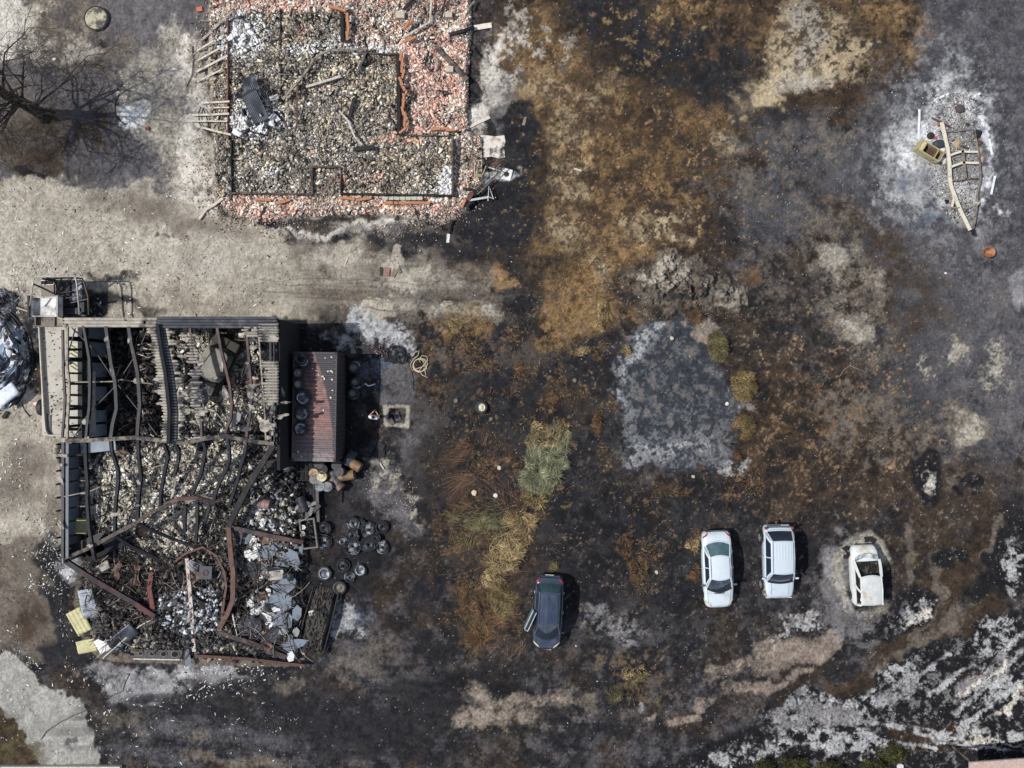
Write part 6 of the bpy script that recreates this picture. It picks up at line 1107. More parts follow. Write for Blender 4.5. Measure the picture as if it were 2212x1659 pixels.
wire_rings(700, 1320, .55, .22, 'small burnt ring lying on the collapsed car shell', ash=.4)
mb = MB(); mb.box((0, 0, 0), (.3, .45, .08)); o = mb.build('pale_block', cm((206, 202, 194)), bevel=.02); o.location = P(674, 1327, .7); o.rotation_euler.z = .3; tag(o, 'pale block lying on the collapsed car shell', 'block')
def shell(u, v, rz, L, W_, lab, c):
    t = thing('car_shell', lab, 'car wreck', tuple(P(u, v, 0)), rz); m = mat('burnt_roof_metal', c, .75, metal=.1, var=.25, vs_=2.4, c2=(92, 84, 78), m2=.6, bump=.3, bs=5)
    def sup(a, p=4): return math.copysign(abs(a)**(2/p), a)
    mb = MB(); n = 32
    for z0, z1, k0, k1 in [(1.35, 1.38, .82, .74), (.9, 1.35, 1.0, .82)]:
        mb.add([(sup(math.cos(6.283*i/n))*W_/2*k, sup(math.sin(6.283*i/n))*L/2*k, z) for z, k in ((z0, k0), (z1, k1)) for i in range(n)], [(i, (i+1) % n, n+(i+1) % n, n+i) for i in range(n)])
    mb.add([(sup(math.cos(6.283*i/n))*W_/2*.74, sup(math.sin(6.283*i/n))*L/2*.74, 1.38) for i in range(n)]+[(0, 0, 1.42)], [(i, (i+1) % n, n) for i in range(n)])
    mb.build('roof', m, t); return t
sh = shell(475, 785, R(-28), 2.1, 1.75, 'burnt grey car with rounded roof inside the upper right bay', (146, 142, 132))
mb = MB(); mb.grid(lambda a, b: Vector(((a-.5)*1.4, -1.25-b*1.2, .95-.15*b+.04*math.sin(a*3.1))), 6, 6); mb.build('hood', mat('burnt_hood', (112, 108, 102), .8, var=.3, c2=(60, 58, 58), m2=.5), sh, solid=.02)
mb = MB(); mb.box((0, -1.12, .95), (1.35, .35, .1)); mb.build('windscreen_gap', cm((14, 14, 15)), sh); mb = MB(); mb.box((0, -.1, .45), (1.6, 3.4, .7)); mb.build('body', cm((70, 66, 62)), sh, bevel=.08)
# ================================================================ BURNT TRUCK upper left
tk = thing('burnt_truck', 'burnt-out truck with a bare cab frame and a long pale flat bed', 'truck', tuple(P(125, 760, 0)))
to = Vector(tk.location)
def tp(u, v, z): return P(u, v, z)-to
M_bed = mat('pale_bed', (196, 190, 176), .8, var=.12, vs_=1.5, c2=(160, 152, 140), m2=.62)
a, b = tp(88, 704, 1.0), tp(171, 940, 1.0)
mb = MB(); mb.box(((a.x+b.x)/2, (a.y+b.y)/2, .92), (b.x-a.x, a.y-b.y, .12), R(1.4)); mb.build('bed', M_bed, tk, bevel=.03)
rl = [(86, 706), (91, 800), (97, 900), (100, 930), (106, 940), (165, 942)]
mb = MB(); mb.beam([tp(p, q, 1.1) for p, q in rl], .07, .26); mb.build('bed_rim', cm((206, 198, 184)), tk, bevel=.01)
mb = MB(); mb.box(tp(103, 917, 1.03), (.34, 1.05, .02)); mb.build('dark_stain', cm((120, 116, 112)), tk)
n = 130; uu = RS.uniform(92, 168, n); vv = RS.uniform(712, 935, n); s_ = .02+.03*RS.rand(n); zz = np.full(n, 1.0)
C_ = chunks('soot_flakes', uu, vv, np.stack([s_*2.2, s_, s_*.3], 1), pick(n, [(60, 56, 54), (110, 96, 86)], [3, 1]), 0, .1, zs=1.0-np.zeros(n)); tag(C_, 'dark soot flakes lying on the pale truck bed', 'flakes', kind='stuff')
M_tube = cm((186, 178, 168), .5, .3); M_tubed = cm((92, 82, 72), .6, .3)
mb = MB(); mb.tube([tp(*p) for p in [(65, 660, 2.0), (71, 615, 2.5), (73, 602, 2.5), (78, 598, 2.5), (158, 596, 2.5), (163, 600, 2.5), (166, 615, 2.5), (172, 680, 2.4)]], .045, 8); mb.build('cab_frame', M_tube, tk, smooth=True)
mb = MB(); mb.tube([tp(*p) for p in [(92, 602, 1.7), (160, 600, 1.7), (178, 602, 1.7), (182, 612, 1.7), (190, 640, 1.6), (192, 680, 1.6)]], .05, 8); mb.build('cab_frame', M_tubed, tk, smooth=True)
for pts in [[(73, 614, 2.3), (92, 622, 2.0), (128, 640, 1.7)], [(91, 602, 2.4), (118, 608, 2.0), (128, 628, 1.5)], [(100, 600, 2.4), (122, 606, 2.0)], [(125, 616, 2), (134, 599, 2.4), (156, 604, 2.4)], [(117, 614, 1.8), (118, 636, 1.6)], [(122, 634, 1.5), (155, 630, 1.4)], [(127, 660, 1.2), (190, 646, 1.3)]]:
    mb = MB(); mb.tube([tp(*p) for p in pts], .05, 6); mb.build('strut', M_blk, tk)
def traybox(u0, v0, u1, v1, z, h, m, nm='tray', rim=.05):
    a, b = tp(u0, v0, z), tp(u1, v1, z); cx_, cy_ = (a.x+b.x)/2, (a.y+b.y)/2; W_, L_ = b.x-a.x, a.y-b.y
    mb = MB(); mb.box((cx_, cy_, z-h), (W_, L_, .03)); mb.box((a.x, cy_, z-h/2), (rim, L_, h)); mb.box((b.x, cy_, z-h/2), (rim, L_, h)); mb.box((cx_, a.y, z-h/2), (W_, rim, h)); mb.box((cx_, b.y, z-h/2), (W_, rim, h)); return mb.build(nm, m, tk)
M_tray = mat('ashy_tray', (236, 234, 230), .8, var=.15, vs_=1.5, c2=(132, 124, 116), m2=.55)
traybox(67, 642, 128, 683, 1.7, .35, M_tray, 'cab_tray'); traybox(76, 682, 117, 704, 1.4, .25, mat('tray_dark', (136, 126, 116), .8, c2=(76, 70, 66), m2=.6), 'cab_tray')
mb = MB(); mb.box(tp(66, 662, 1.6), (.1, 1.2, .5)); mb.build('cab_side', cm((70, 60, 56)), tk); mb = MB(); mb.box(tp(128, 662, 1.6), (.1, 1.2, .5)); mb.build('cab_side', cm((176, 172, 168)), tk)
mb = MB(); mb.box(tp(160, 662, .6), (1.7, 1.3, .5)); mb.build('engine', mat('engine_metal', (44, 46, 52), .6, metal=.3, var=.5, c2=(90, 90, 94), m2=.6), tk, bevel=.1)
for u, v, a, b in [(140, 655, .5, .4), (158, 655, .4, .4), (141, 675, .45, .5), (163, 672, .9, .4), (178, 660, .4, .8)]: mb = MB(); mb.box(tp(u, v, .95), (a, b, .3)); mb.build('engine_block', mat('engine_part', (40, 42, 48), .6, metal=.3, var=.5, c2=(84, 84, 90), m2=.6), tk, bevel=.04)
mb = MB(); mb.box(tp(140, 623, 1.1), (.85, .95, .5)); mb.build('seat_base', cm((52, 50, 50)), tk, bevel=.08); mb = MB(); mb.box(tp(167, 628, 1.0), (.8, 1.2, .45)); mb.build('seat_base', M_tash, tk, bevel=.1)
mb = MB(); mb.box(tp(102, 610, 1.9), (.72, .22, .12)); mb.build('mirror_box', cm((34, 34, 34)), tk, bevel=.05); mb = MB(); mb.tube([tp(89, 606, 1.97), tp(116, 606, 1.97), tp(116, 615, 1.97), tp(89, 615, 1.97)], .03, 6, closed=True); mb.build('mirror_frame', M_tube, tk)
mb = MB(); mb.box(tp(107, 628, .3), (.95, 1.1, .04)); mb.build('floor_plate', cm((142, 132, 118)), tk)
for u, v in [(92, 726), (92, 880), (160, 880)]:
    mb = MB(); mb.lathe([(0, .15), (.45, .15), (.48, .1), (.48, -.1), (.45, -.15), (0, -.15)], 20, Matrix.Translation(tp(u, v, .48)) @ Matrix.Rotation(R(90), 4, 'Y')); mb.build('wheel', M_tyre, tk)
mb = MB(); mb.box(tp(163, 775, 1.15), (.55, 1.7, .05), R(0)); mb.build('ribbed_cover', mat('yellow_cover', (210, 206, 176), .7, c2=(186, 178, 140), m2=.6), tk)
for k in range(6): mb = MB(); p = tp(163, 752+k*9, 1.2); mb.beam([p+Vector((-.28, .18, 0)), p+Vector((.28, -.18, 0))], .05, .03); mb.build('rib', cm((120, 112, 92)), tk)
o = MB(); o.beam([P(37, 640+25, 0)*1, P(60, 672, .3), P(66, 650, .5)], .1, .1); tag(o.build('bent_pipe', cm((170, 152, 130))), 'bent rusty pipe between the heap and the truck cab', 'pipe')
# ================================================================ round burnt heap at the left edge
hc = P(-22, 775, 0); hp2 = thing('burnt_heap', 'large round heap of burnt sheets and ash with a black rim at the left edge', 'burnt heap', tuple(hc))
rn = RS.rand(70, 160); rn2 = fbm
def heapz(r, a): return .75*(1-r**3)+.10*math.sin(9*r+3*a)+.08*math.sin(14*a+6*r)
M_hp = mat('heap_ash', (206, 208, 212), .85, var=.4, vs_=2.2, c2=(70, 70, 74), m2=.56, bump=.8, bs=5)
mb = MB(); mb.grid(lambda a, b: Vector((math.cos(b*6.283)*a*2.45, math.sin(b*6.283)*a*3.2, heapz(a, b*6.283)+(rn[int(a*69), int(b*159)]-.5)*.16)), 46, 150); mb.build('ash_mass', M_hp, hp2)
for k in range(3):
    r = 1-.05*k; mb = MB(); mb.tube([(2.5*r*math.cos(a)*(1+.012*math.sin(5*a+k)), 3.3*r*math.sin(a), -.02+.06*k+.05*math.sin(7*a+k)) for a in [6.283*i/70 for i in range(70)]], .075, 6, closed=True); mb.build('rim_hoop', mat('black_hoop', (40, 38, 40), .7, var=.4, c2=(140, 138, 138), m2=.64), hp2, smooth=True)
for i in range(60):
    a = random.uniform(-1.5, 1.5); r = random.uniform(.25, 1.0); L_ = random.uniform(.4, 1.4); ph = random.random()*6
    m = random.choice([cm((200, 206, 216), .6), cm((230, 232, 236)), cm((214, 214, 216)), M_dsheet, cm((120, 108, 98)), M_blk, mat('blue_sheet', (150, 166, 186), .5, metal=.3)] )
    mb = MB(); mb.grid(lambda s, t: Vector(((s-.5)*L_, (t-.5)*L_*.35, .09*math.sin(s*5+ph)+.1*math.sin(t*5+ph*2))), 8, 5); o = mb.build('crumpled_sheet', m, hp2, smooth=True, solid=.01)
    o.location = (2.3*r*math.cos(a), 3.1*r*math.sin(a), heapz(r, a)+.08); o.rotation_euler = (random.uniform(-.5, .5), random.uniform(-.5, .5), a+1.57+random.uniform(-.5, .5))
hs = MB(); hs.grid(lambda s, t: Vector(((s-.5)*1.5, (t-.5)*.8, .1*math.sin(s*4)+.06*math.sin(t*6))), 10, 6); o = hs.build('bright_sheet', cm((226, 230, 238)), smooth=True, solid=.01); o.location = P(12, 855, .85); o.rotation_euler = (.1, -.1, R(38)); tag(o, 'bright white sheet lying on the lower edge of the round heap', 'metal sheet')
h2 = thing('ash_mound', 'small black and grey ash mound above the round heap', 'ash mound', tuple(P(4, 652, 0))); mb = MB(); mb.grid(lambda a, b: Vector((math.cos(b*6.283)*a*.95*(1+.1*math.sin(5*b*6.28)), math.sin(b*6.283)*a*.8, .45*(1-a*a)+(rn[int(a*69), int(b*159)]-.5)*.16)), 16, 50); mb.build('ash', mat('mound_ash', (50, 50, 54), .9, var=.5, c2=(150, 150, 156), m2=.56, vs_=3), h2)
bar([(46, 868), (52, 885), (64, 900)], .05, .05, M_blk, 'bent_rod', 'thin black rod curling away below the round heap', 'rod', z=.05, kind='tube'); bar([(71, 773), (84, 790), (96, 808)], .05, .05, M_blk, 'bent_rod', 'thin black rod between the round heap and the truck bed', 'rod', z=.05, kind='tube')
bar([(7, 898+5), (16, 890)], .2, .1, M_char, 'charred_log', 'short charred log below the round heap', 'log', z=.1)
# ================================================================ CARS
def paint(name, c, rough=.32, coat=.6, var=.04, metal=0.0, **k): return mat(name, c, rough, metal, var=var, vs_=2, bump=0, coat=coat, spec=.5, **k)
M_glass = mat('window_glass', (40, 52, 68), .08, var=0, bump=0, spec=.8, coat=.5); M_glasst = mat('rear_glass', (78, 104, 110), .12, var=.25, vs_=2.2, bump=0, spec=.6, coat=.4)
M_blkp = mat('black_plastic', (30, 31, 34), .6, var=.1, bump=0); M_chr = mat('chrome_trim', (200, 204, 206), .25, metal=.7, var=0, bump=0)
M_head = mat('headlamp', (214, 208, 168), .2, var=.1, bump=0, coat=.6); M_tail = mat('tail_lamp', (170, 28, 34), .25, var=.1, bump=0, coat=.5); M_alloy = mat('alloy_rim', (186, 188, 190), .35, metal=.4, var=.1, bump=0); M_rub = mat('tyre_rubber', (34, 34, 36), .8, var=.2, bump=0)
def car(name, lab, u, v, rz, st, gh, body, glass=M_glass, rglass=None, burnt=False, trim=None, wheels=(1.32, -1.3), wr_=.32, roofm=None, sidewin=2, doors=True, head=True, seams=True, bbulge=.22, rbulge=.12, zc=.8, hoodw=.78, mirrors=(1, 1), wo_=.16):
    t = thing(name, lab, 'car', tuple(P(u, v, zc)), rz); t.location.z = 0
    ys = [s[0] for s in st]; rglass = rglass or glass
    def itp(y, k):
        for a, b in zip(st[:-1], st[1:]):
            if y <= b[0]:
                f = 0 if b[0] == a[0] else (y-a[0])/(b[0]-a[0]); f = max(0, f); return a[k]+(b[k]-a[k])*f
        return st[-1][k]
    def zs(x, y): zt, w_ = itp(y, 1), itp(y, 2); q = min(abs(x)/max(w_, .01), 1); return zt+.045*(1-(q/.86)**2 if q < .86 else 0)-(0 if q < .86 else (q-.86)*.5)
    prof = [(0, .045), (.3, .040), (.6, .024), (.84, 0), (.95, -.05), (1.0, -.16)]
    mb = MB(); vs = []; yy = []
    for a, b in zip(st[:-1], st[1:]):
        n = max(1, int(round((b[0]-a[0])/.16)))
        yy += [a[0]+(b[0]-a[0])*i/n for i in range(n)]
    yy.append(st[-1][0]); R_ = []
    for y in yy:
        zt, w_, zb = itp(y, 1), itp(y, 2), itp(y, 3); half = [(x*w_, zt+dz) for x, dz in prof]+[(w_*1.005, (zt+zb)/2-.02), (w_*.985, zb+.1), (w_*.9, zb)]
        half[5] = (w_, min(zt-.16, zt-.3*(zt-zb))) if zt-zb < .5 else half[5]
        row = [(-x, y, z) for x, z in half[::-1]][:-1]+[(x, y, z) for x, z in half]; R_.append(row)
    m_ = len(R_[0]); vs = [p for r in R_ for p in r]; fs = [(i*m_+j, i*m_+j+1, (i+1)*m_+j+1, (i+1)*m_+j) for i in range(len(R_)-1) for j in range(m_-1)]
    fs += [tuple(range(m_-1, -1, -1)), tuple((len(R_)-1)*m_+j for j in range(m_))]; mb.add(vs, fs)
    mb.build('body', body, t, smooth=True)
    yrb, yfb, yrr, yfr, wb, wr2, zb, zr_ = gh
    def basef(x): return yfb+bbulge*(1-(x/wb)**2)
    def baser(x): return yrb-rbulge*(1-(x/wb)**2)
    def rooff(x): return yfr+bbulge*.45*(1-(x/wr2)**2)
    def roofr(x): return yrr-rbulge*.6*(1-(x/wr2)**2)
    def rz_(x, y): k = (y-yrr)/(yfr-yrr); return zr_+.05*(1-(x/wr2)**2)+.035*math.sin(max(0, min(1, k))*math.pi)
    rm = roofm or body
    mb = MB(); mb.grid(lambda a, b: (lambda x: Vector((x, roofr(x)+(rooff(x)-roofr(x))*b, rz_(x, roofr(x)+(rooff(x)-roofr(x))*b))))((a*2-1)*wr2), 14, 14); mb.build('roof', rm, t, smooth=True, solid=.03)
    def quadwin(nm, m, fb, fr, xb, xr, off=.0, nn=12):
        mb = MB(); mb.grid(lambda a, b: (lambda x0, x1: Vector((x0+(x1-x0)*b, fb(x0)+(fr(x1)-fb(x0))*b, (zs(x0, fb(x0))+.0)*(1-b)+(rz_(x1, fr(x1))-.012)*b+.03*math.sin(b*3.14))))((a*2-1)*xb, (a*2-1)*xr), nn, 8); return mb.build(nm, m, t, smooth=True)
    if not burnt:
        quadwin('windscreen', glass, basef, rooff, wb*.93, wr2*.9); quadwin('rear_window', rglass, baser, roofr, wb*.86, wr2*.88)
        mb = MB(); mb.sweep([(x, basef(x)+.03, zs(x, basef(x)+.03)+.012) for x in [wb*.92*(i/10-1) for i in range(21)]], [(-.045, -.01), (.045, -.01), (.045, .012), (-.045, .012)]); mb.build('wiper_cowl', M_blkp, t)
    for s_ in (-1, 1):
        pa, pb = [], []
        # side panel (pillars) as one sheet, windows proud of it
        def side(a, b, off=0.0):
            y0 = yrb+(yfb-yrb)*a; y1 = yrr+(yfr-yrr)*a; return Vector((s_*((wb+.005)*(1-b)+(wr2+.012)*b+.03*math.sin(b*3.14)+off), y0*(1-b)+y1*b, zb*(1-b)+(zr_-.005)*b))
        cuts = [(.10, .50), (.53, .93)] if sidewin == 2 else [(.06, .34), (.37, .64), (.67, .94)]
        if not burnt:
            mb = MB(); mb.grid(lambda a, b: side(a, b*1.0), 14, 6); mb.build('side_frame', body, t, smooth=True, solid=.012)
            for c0, c1 in cuts: mb = MB(); mb.grid(lambda a, b: side(c0+(c1-c0)*a, .06+.84*b, .014), 8, 5); mb.build('side_window', glass, t, smooth=True)
        else:
            for a in (0.0, .47, 1.0): mb = MB(); mb.sweep([side(a, b/5) for b in range(6)], [(-.05, -.03), (.05, -.03), (.05, .03), (-.05, .03)]); mb.build('pillar', body, t)
            mb = MB(); mb.sweep([side(a/10, 0) for a in range(11)], [(-.06, -.03), (.06, -.03), (.06, .03), (-.06, .03)]); mb.build('waist_rail', body, t)
        mb = MB(); mb.sweep([Vector((s_*(wb*.95), basef(wb*.95), zb+.0)), Vector((s_*(wr2*.97), rooff(wr2*.97), zr_+.01)), Vector((s_*(wr2*1.0), (yrr+yfr)/2, zr_+.045)), Vector((s_*(wr2*.97), roofr(wr2*.97), zr_+.01)), Vector((s_*wb*.93, baser(wb*.93), zb))], [(-.035, -.025), (.035, -.025), (.035, .02), (-.035, .02)]); mb.build('pillar_rail', body, t, bevel=.008)
        if not burnt and seams:
            mb = MB(); mb.beam([(s_*wr2*.93, roofr(wr2*.93)+.05+k*(rooff(wr2*.93)-roofr(wr2*.93)-.1)/8, rz_(wr2*.93, 0)+.018+.035*math.sin(k/8*3.14)*0+.03*math.sin(k/8*3.14)) for k in range(9)], .018, .01); mb.build('roof_trim', M_blkp, t)
            yf = ys[-1]-.2; mb = MB(); mb.beam([(s_*hoodw*itp(y, 2), y, zs(hoodw*itp(y, 2), y)+.003) for y in [yfb+.0+(yf-yfb)*k/8 for k in range(9)]], .012, .008); mb.build('hood_seam', M_blkp, t)
        for wy in wheels:
            wt = thing('wheel', None, None, (s_*(itp(wy, 2)-.02), wy, wr_), 0); wt.parent = t; wt.rotation_euler = Euler((0, s_*R(90), 0))
            wt.location.x -= s_*wo_; wheel_mesh(wt, wr_, .2, M_rub if not burnt else M_tash, M_alloy if not burnt else M_rimk, 'alloy' if not burnt else 'none')
            mb = MB(); mb.lathe([(0, 0), (wr_*1.17, 0)], 24, Matrix.Translation((s_*(itp(wy, 2)+.006), wy, wr_+.02)) @ Matrix.Rotation(R(90), 4, 'Y')); mb.build('wheel_arch', M_blkp, t)
        if head and not burnt:
            y = ys[-1]; mb = MB(); mb.grid(lambda a, b: (lambda yy_, w_: Vector((s_*w_*(.62+.36*a), yy_, zs(w_*(.62+.36*a), yy_)+.012)))(y-.10-.30*a-b*.14, itp(y-.10-.3*a-b*.14, 2)), 6, 4); mb.build('headlight', M_head, t, smooth=True, solid=.01)
            y = ys[0]; mb = MB(); mb.grid(lambda a, b: (lambda yy_, w_: Vector((s_*w_*(.7+.3*a), yy_, zs(w_*(.7+.28*a), yy_)+.01)))(y+.06+.2*a+b*.12, itp(y+.06+.2*a+b*.12, 2)), 5, 4); mb.build('tail_light', M_tail, t, smooth=True, solid=.01)
        if not burnt and mirrors[0 if s_ < 0 else 1]:
            mb = MB(); mb.box((s_*(wb+.16), yfb-.12, zb+.02), (.2, .11, .13)); mb.build('door_mirror', trim or body, t, bevel=.03)
        if doors and not burnt:
            for yd in (yrb*.35+yfb*.65-.22, yrb*.75+yfb*.25-.2): mb = MB(); mb.box((s_*(itp(yd, 2)+.012), yd, zb-.12), (.03, .16, .03)); mb.build('door_handle', M_chr, t, bevel=.008)
            for yd in (yfb-.05, (yfb+yrb)/2, yrb+.25): mb = MB(); mb.beam([(s_*(itp(yd, 2)*1.004+.003), yd, zz) for zz in (zb-.12, .6, .35)], .012, .008); mb.build('door_seam', M_blkp, t)
    if not burnt:
        for sx in (-.3, .25): mb = MB(); mb.beam([(sx, basef(sx)+.01, zs(sx, basef(sx))+.03), (sx+.38, basef(sx+.38)-.1, zs(sx, basef(sx))+.05)], .018, .014); mb.build('wiper', M_blkp, t)
        mb = MB(); mb.beam([(x*.1*wb, baser(x*.1*wb)-.06, zs(x*.1*wb, baser(0)-.06)+.004) for x in range(-8, 9)], .012, .008); mb.build('boot_seam', M_blkp, t)
        mb = MB(); mb.beam([(x*.1*itp(ys[-1]-.12, 2), ys[-1]-.12-.0006*x*x*4, zs(x*.1*itp(ys[-1]-.12, 2), ys[-1]-.12)+.004) for x in range(-8, 9)], .014, .008); mb.build('bonnet_edge', M_blkp, t)
    y0 = ys[0]; mb = MB(); mb.beam([(x*itp(y0+.02, 2)*.96, y0-.012+.0*x, itp(y0, 1)-.14) for x in [k/6-1 for k in range(13)]], .04, .1); mb.build('rear_bumper_strip', M_blkp, t)
    return t, zs, rz_, itp
# stations: (y, ztop, halfwidth, zbottom); greenhouse: y_rear_base, y_front_base, y_rear_roof, y_front_roof, w_base, w_roof, z_base, z_roof
W1_ = paint('silver_white_paint', (216, 226, 230), .35, .7, var=.06, c2=(196, 204, 206), m2=.6); W2_ = paint('silver_paint', (206, 217, 224), .35, .7)
sed, zs, rzf, itp = car('sedan', 'white saloon car with a blue-tinted windscreen, leftmost of the three pale cars', 1551, 1231, R(180+2.6),
    [(-2.22, .66, .60, .38), (-2.17, .74, .70, .3), (-2.05, .90, .78, .24), (-1.7, .95, .83, .22), (-1.1, .95, .855, .22), (0, .92, .865, .2), (1.0, .92, .855, .22), (1.3, .86, .85, .22), (1.75, .79, .82, .22), (2.05, .70, .74, .24), (2.17, .6, .62, .3), (2.22, .5, .5, .38)],
    (-1.42, .95, -.85, .36, .76, .575, .93, 1.40), W1_, rglass=M_glasst, trim=cm((96, 98, 102), .4), wheels=(1.35, -1.3), bbulge=.26, rbulge=.22)
mb = MB(); mb.beam([(x, 1.30+.02*(1-x*x*9), zs(x, 1.3)+.004) for x in [(-.3+.1*k) for k in range(7)]], .05, .012); mb.build('hood_vent', M_blkp, sed)
mb = MB(); mb.box((0, -2.2, .72), (1.2, .05, .05)); mb.build('trunk_trim', M_blkp, sed)
suv, zs, rzf, itp = car('off_road_car', 'pale silver off-road car with roof ribs and dented bonnet, middle pale car', 1682, 1214, R(180+1.0),
    [(-2.12, .62, .66, .4), (-2.08, .74, .74, .35), (-1.95, .95, .80, .32), (-1.6, 1.05, .84, .3), (-.9, 1.06, .86, .28), (.2, 1.05, .86, .28), (.8, 1.04, .85, .3), (1.5, .98, .83, .3), (1.9, .9, .78, .34), (2.06, .74, .7, .38), (2.12, .6, .6, .42)],
    (-1.78, 1.0, -1.35, .48, .79, .62, 1.04, 1.66), W2_, wheels=(1.35, -1.35), wr_=.38, bbulge=.12, rbulge=.05, hoodw=.6, head=False, wo_=.04)
for k in range(6): mb = MB(); x = -.4+k*.16; mb.beam([(x, -1.15+j*.12, rzf(x, -1.15+j*.12)+.022) for j in range(8)], .045, .02); mb.build('roof_rib', W2_, suv, bevel=.008)
mb = MB(); mb.box((0, -2.02, .86), (1.3, .24, .12)); mb.build('rear_bumper', mat('grey_plastic', (86, 92, 100), .6, bump=0), suv, bevel=.03); mb = MB(); mb.box((-.35, -2.14, .88), (.42, .03, .1)); mb.build('number_plate', cm((210, 212, 210)), suv)
mb = MB(); mb.beam([(0, -2.12, .45), (0, -2.3, .45)], .1, .06); mb.build('tow_bar', cm((120, 70, 66)), suv)
mb = MB(); mb.grid(lambda a, b: Vector((.28+.28*a, 1.5+.3*b, zs(.28+.28*a, 1.5+.3*b)+.006-.03*math.sin(a*3.1)*math.sin(b*3.1)+.035*a*(1-b))), 6, 6); mb.build('bonnet_dent', W2_, suv, smooth=True)
mb = MB(); mb.box((.77, 1.55, .62), (.2, .8, .5)); mb.build('torn_wing', mat('torn_metal', (150, 146, 142), .5, c2=(50, 50, 52), m2=.5, vs_=4), suv, bevel=.05)
for s_ in (-1, 1): mb = MB(); mb.box((s_*.62, 2.06, .68), (.24, .06, .14)); mb.build('headlight', M_head, suv, bevel=.02); mb = MB(); mb.box((s_*.76, -1.98, 1.0), (.1, .14, .22)); mb.build('tail_light', M_tail, suv, bevel=.02)
# dark people carrier
DKP = paint('dark_sky_tone_paint', (70, 80, 100), .16, 1.0, metal=.35)  # base lifted to blue-grey, painting in the sky's reflection
mpv, zs, rzf, itp = car('people_carrier', 'dark blue-black people carrier with its side door open beside the grass', 1184, 1325, R(180-3.0),
    [(-2.14, .6, .58, .4), (-2.1, .78, .7, .32), (-1.95, .98, .78, .26), (-1.5, 1.03, .82, .24), (-.6, 1.02, .84, .22), (.5, 1.0, .84, .22), (1.1, .93, .83, .22), (1.6, .84, .79, .24), (1.95, .72, .68, .28), (2.08, .6, .56, .34), (2.14, .5, .44, .4)],
    (-1.72, 1.12, -1.38, .35, .74, .56, 1.0, 1.58), DKP, rglass=mat('tinted_rear_glass', (58, 84, 88), .15, var=.3, bump=0, coat=.4), wheels=(1.35, -1.3), bbulge=.32, rbulge=.08, mirrors=(1, 0), trim=M_blkp)
mb = MB(); mb.box((0, -2.08, .72), (1.15, .1, .1)); mb.build('rear_bumper', cm((92, 112, 122), .4), mpv, bevel=.03); mb = MB(); mb.box((.02, -2.17, .6), (.5, .03, .1)); mb.build('number_plate', cm((214, 216, 212)), mpv)
mb = MB(); mb.beam([(.3, 2.12, .42), (-.1, 2.17, .36), (-.3, 2.22, .3)], .04, .1); mb.build('loose_number_plate', cm((206, 196, 176)), mpv); mb = MB(); mb.box((.02, -1.05, rzf(0, -1.05)+.03), (.05, .12, .04)); mb.build('aerial', M_blkp, mpv)
dr = MB(); dr.grid(lambda a, b: Vector((.84+.03+.44*a*1.0, -.22+a*1.12, .32+b*.7)), 8, 4); dr.build('open_door', paint('door_paint', (120, 140, 146), .3, .6), mpv, solid=.06)
dr = MB(); dr.grid(lambda a, b: Vector((.86+.44*a-.16*b*(1), -.2+a*1.08, 1.02+.48*b)), 8, 4); dr.build('door_window', M_glass, mpv, solid=.012)
dr = MB(); dr.sweep([(.86+.44*a-.16, -.2+a*1.08, 1.52) for a in (0, .25, .5, .75, 1)]+[(.86+.44, .92, 1.04)], [(-.02, -.02), (.02, -.02), (.02, .02), (-.02, .02)]); dr.build('door_frame', cm((196, 206, 206), .35), mpv)
dr = MB(); dr.beam([(.87, -.22, 1.04), (1.31, .9, 1.04)], .06, .05); dr.build('door_sill', cm((170, 184, 188), .35), mpv)
# burnt white hatchback, front points up
M_bw = mat('burnt_white_body', (226, 228, 224), .7, var=.12, vs_=1.6, c2=(196, 178, 152), m2=.63, bump=.25, bs=5)
bh, zs, rzf, itp = car('burnt_hatchback', 'burnt white hatchback without glass, rightmost of the three pale cars', 1871, 1243, R(3),
    [(-1.68, .7, .66, .35), (-1.62, .9, .74, .28), (-1.4, .98, .78, .24), (-.6, .96, .8, .22), (.4, .95, .8, .22), (.9, .9, .79, .22), (1.4, .82, .74, .24), (1.62, .7, .66, .3), (1.70, .58, .56, .36)],
    (-1.6, .92, -1.52, .05, .74, .6, .95, 1.46), M_bw, burnt=True, wheels=(1.15, -1.15), wr_=.27, roofm=mat('burnt_roof', (208, 210, 206), .75, var=.2, vs_=2, c2=(186, 158, 126), m2=.64, bump=.4, bs=4), bbulge=.28, rbulge=.05)
mb = MB(); mb.grid(lambda a, b: Vector(((a-.5)*1.36, -1.5+b*2.35, 1.0)), 2, 2); mb.build('dark_interior', mat('burnt_interior', (26, 25, 25), .95, var=.6, vs_=6, c2=(96, 88, 80), m2=.6), bh)
for x in (-.32, .32):
    for y in (-.2, -1.0): mb = MB(); mb.beam([(x-.2, y, 1.05), (x-.2, y-.1, 1.3), (x+.2, y-.1, 1.3), (x+.2, y, 1.05)], .04, .04); mb.build('seat_frame', cm((56, 50, 46)), bh)
for i in range(14): mb = MB(); x = random.uniform(-.6, .6); mb.beam([(x, .35+random.uniform(-.2, .3), 1.04), (x+random.uniform(-.15, .15), .62+random.uniform(-.2, .1), 1.1)], .03, .04); mb.build('interior_scrap', cm([(96, 90, 80), (50, 47, 46)][i % 2]), bh)
mb = MB(); mb.grid(lambda a, b: Vector(((a-.5)*1.3, .86+.24*b+.2*(1-(a*2-1)**2), 1.0-.03*b+.02*math.sin(a*20))), 14, 4); mb.build('dashboard', mat('ash_dash', (196, 204, 204), .9, c2=(110, 116, 116), m2=.52, vs_=4), bh)
for k in range(3): mb = MB(); mb.box((.42+k*.09, 1.12, zs(.45+k*.09, 1.12)+.004), (.05, .13, .01)); mb.build('hood_vent', M_blkp, bh)
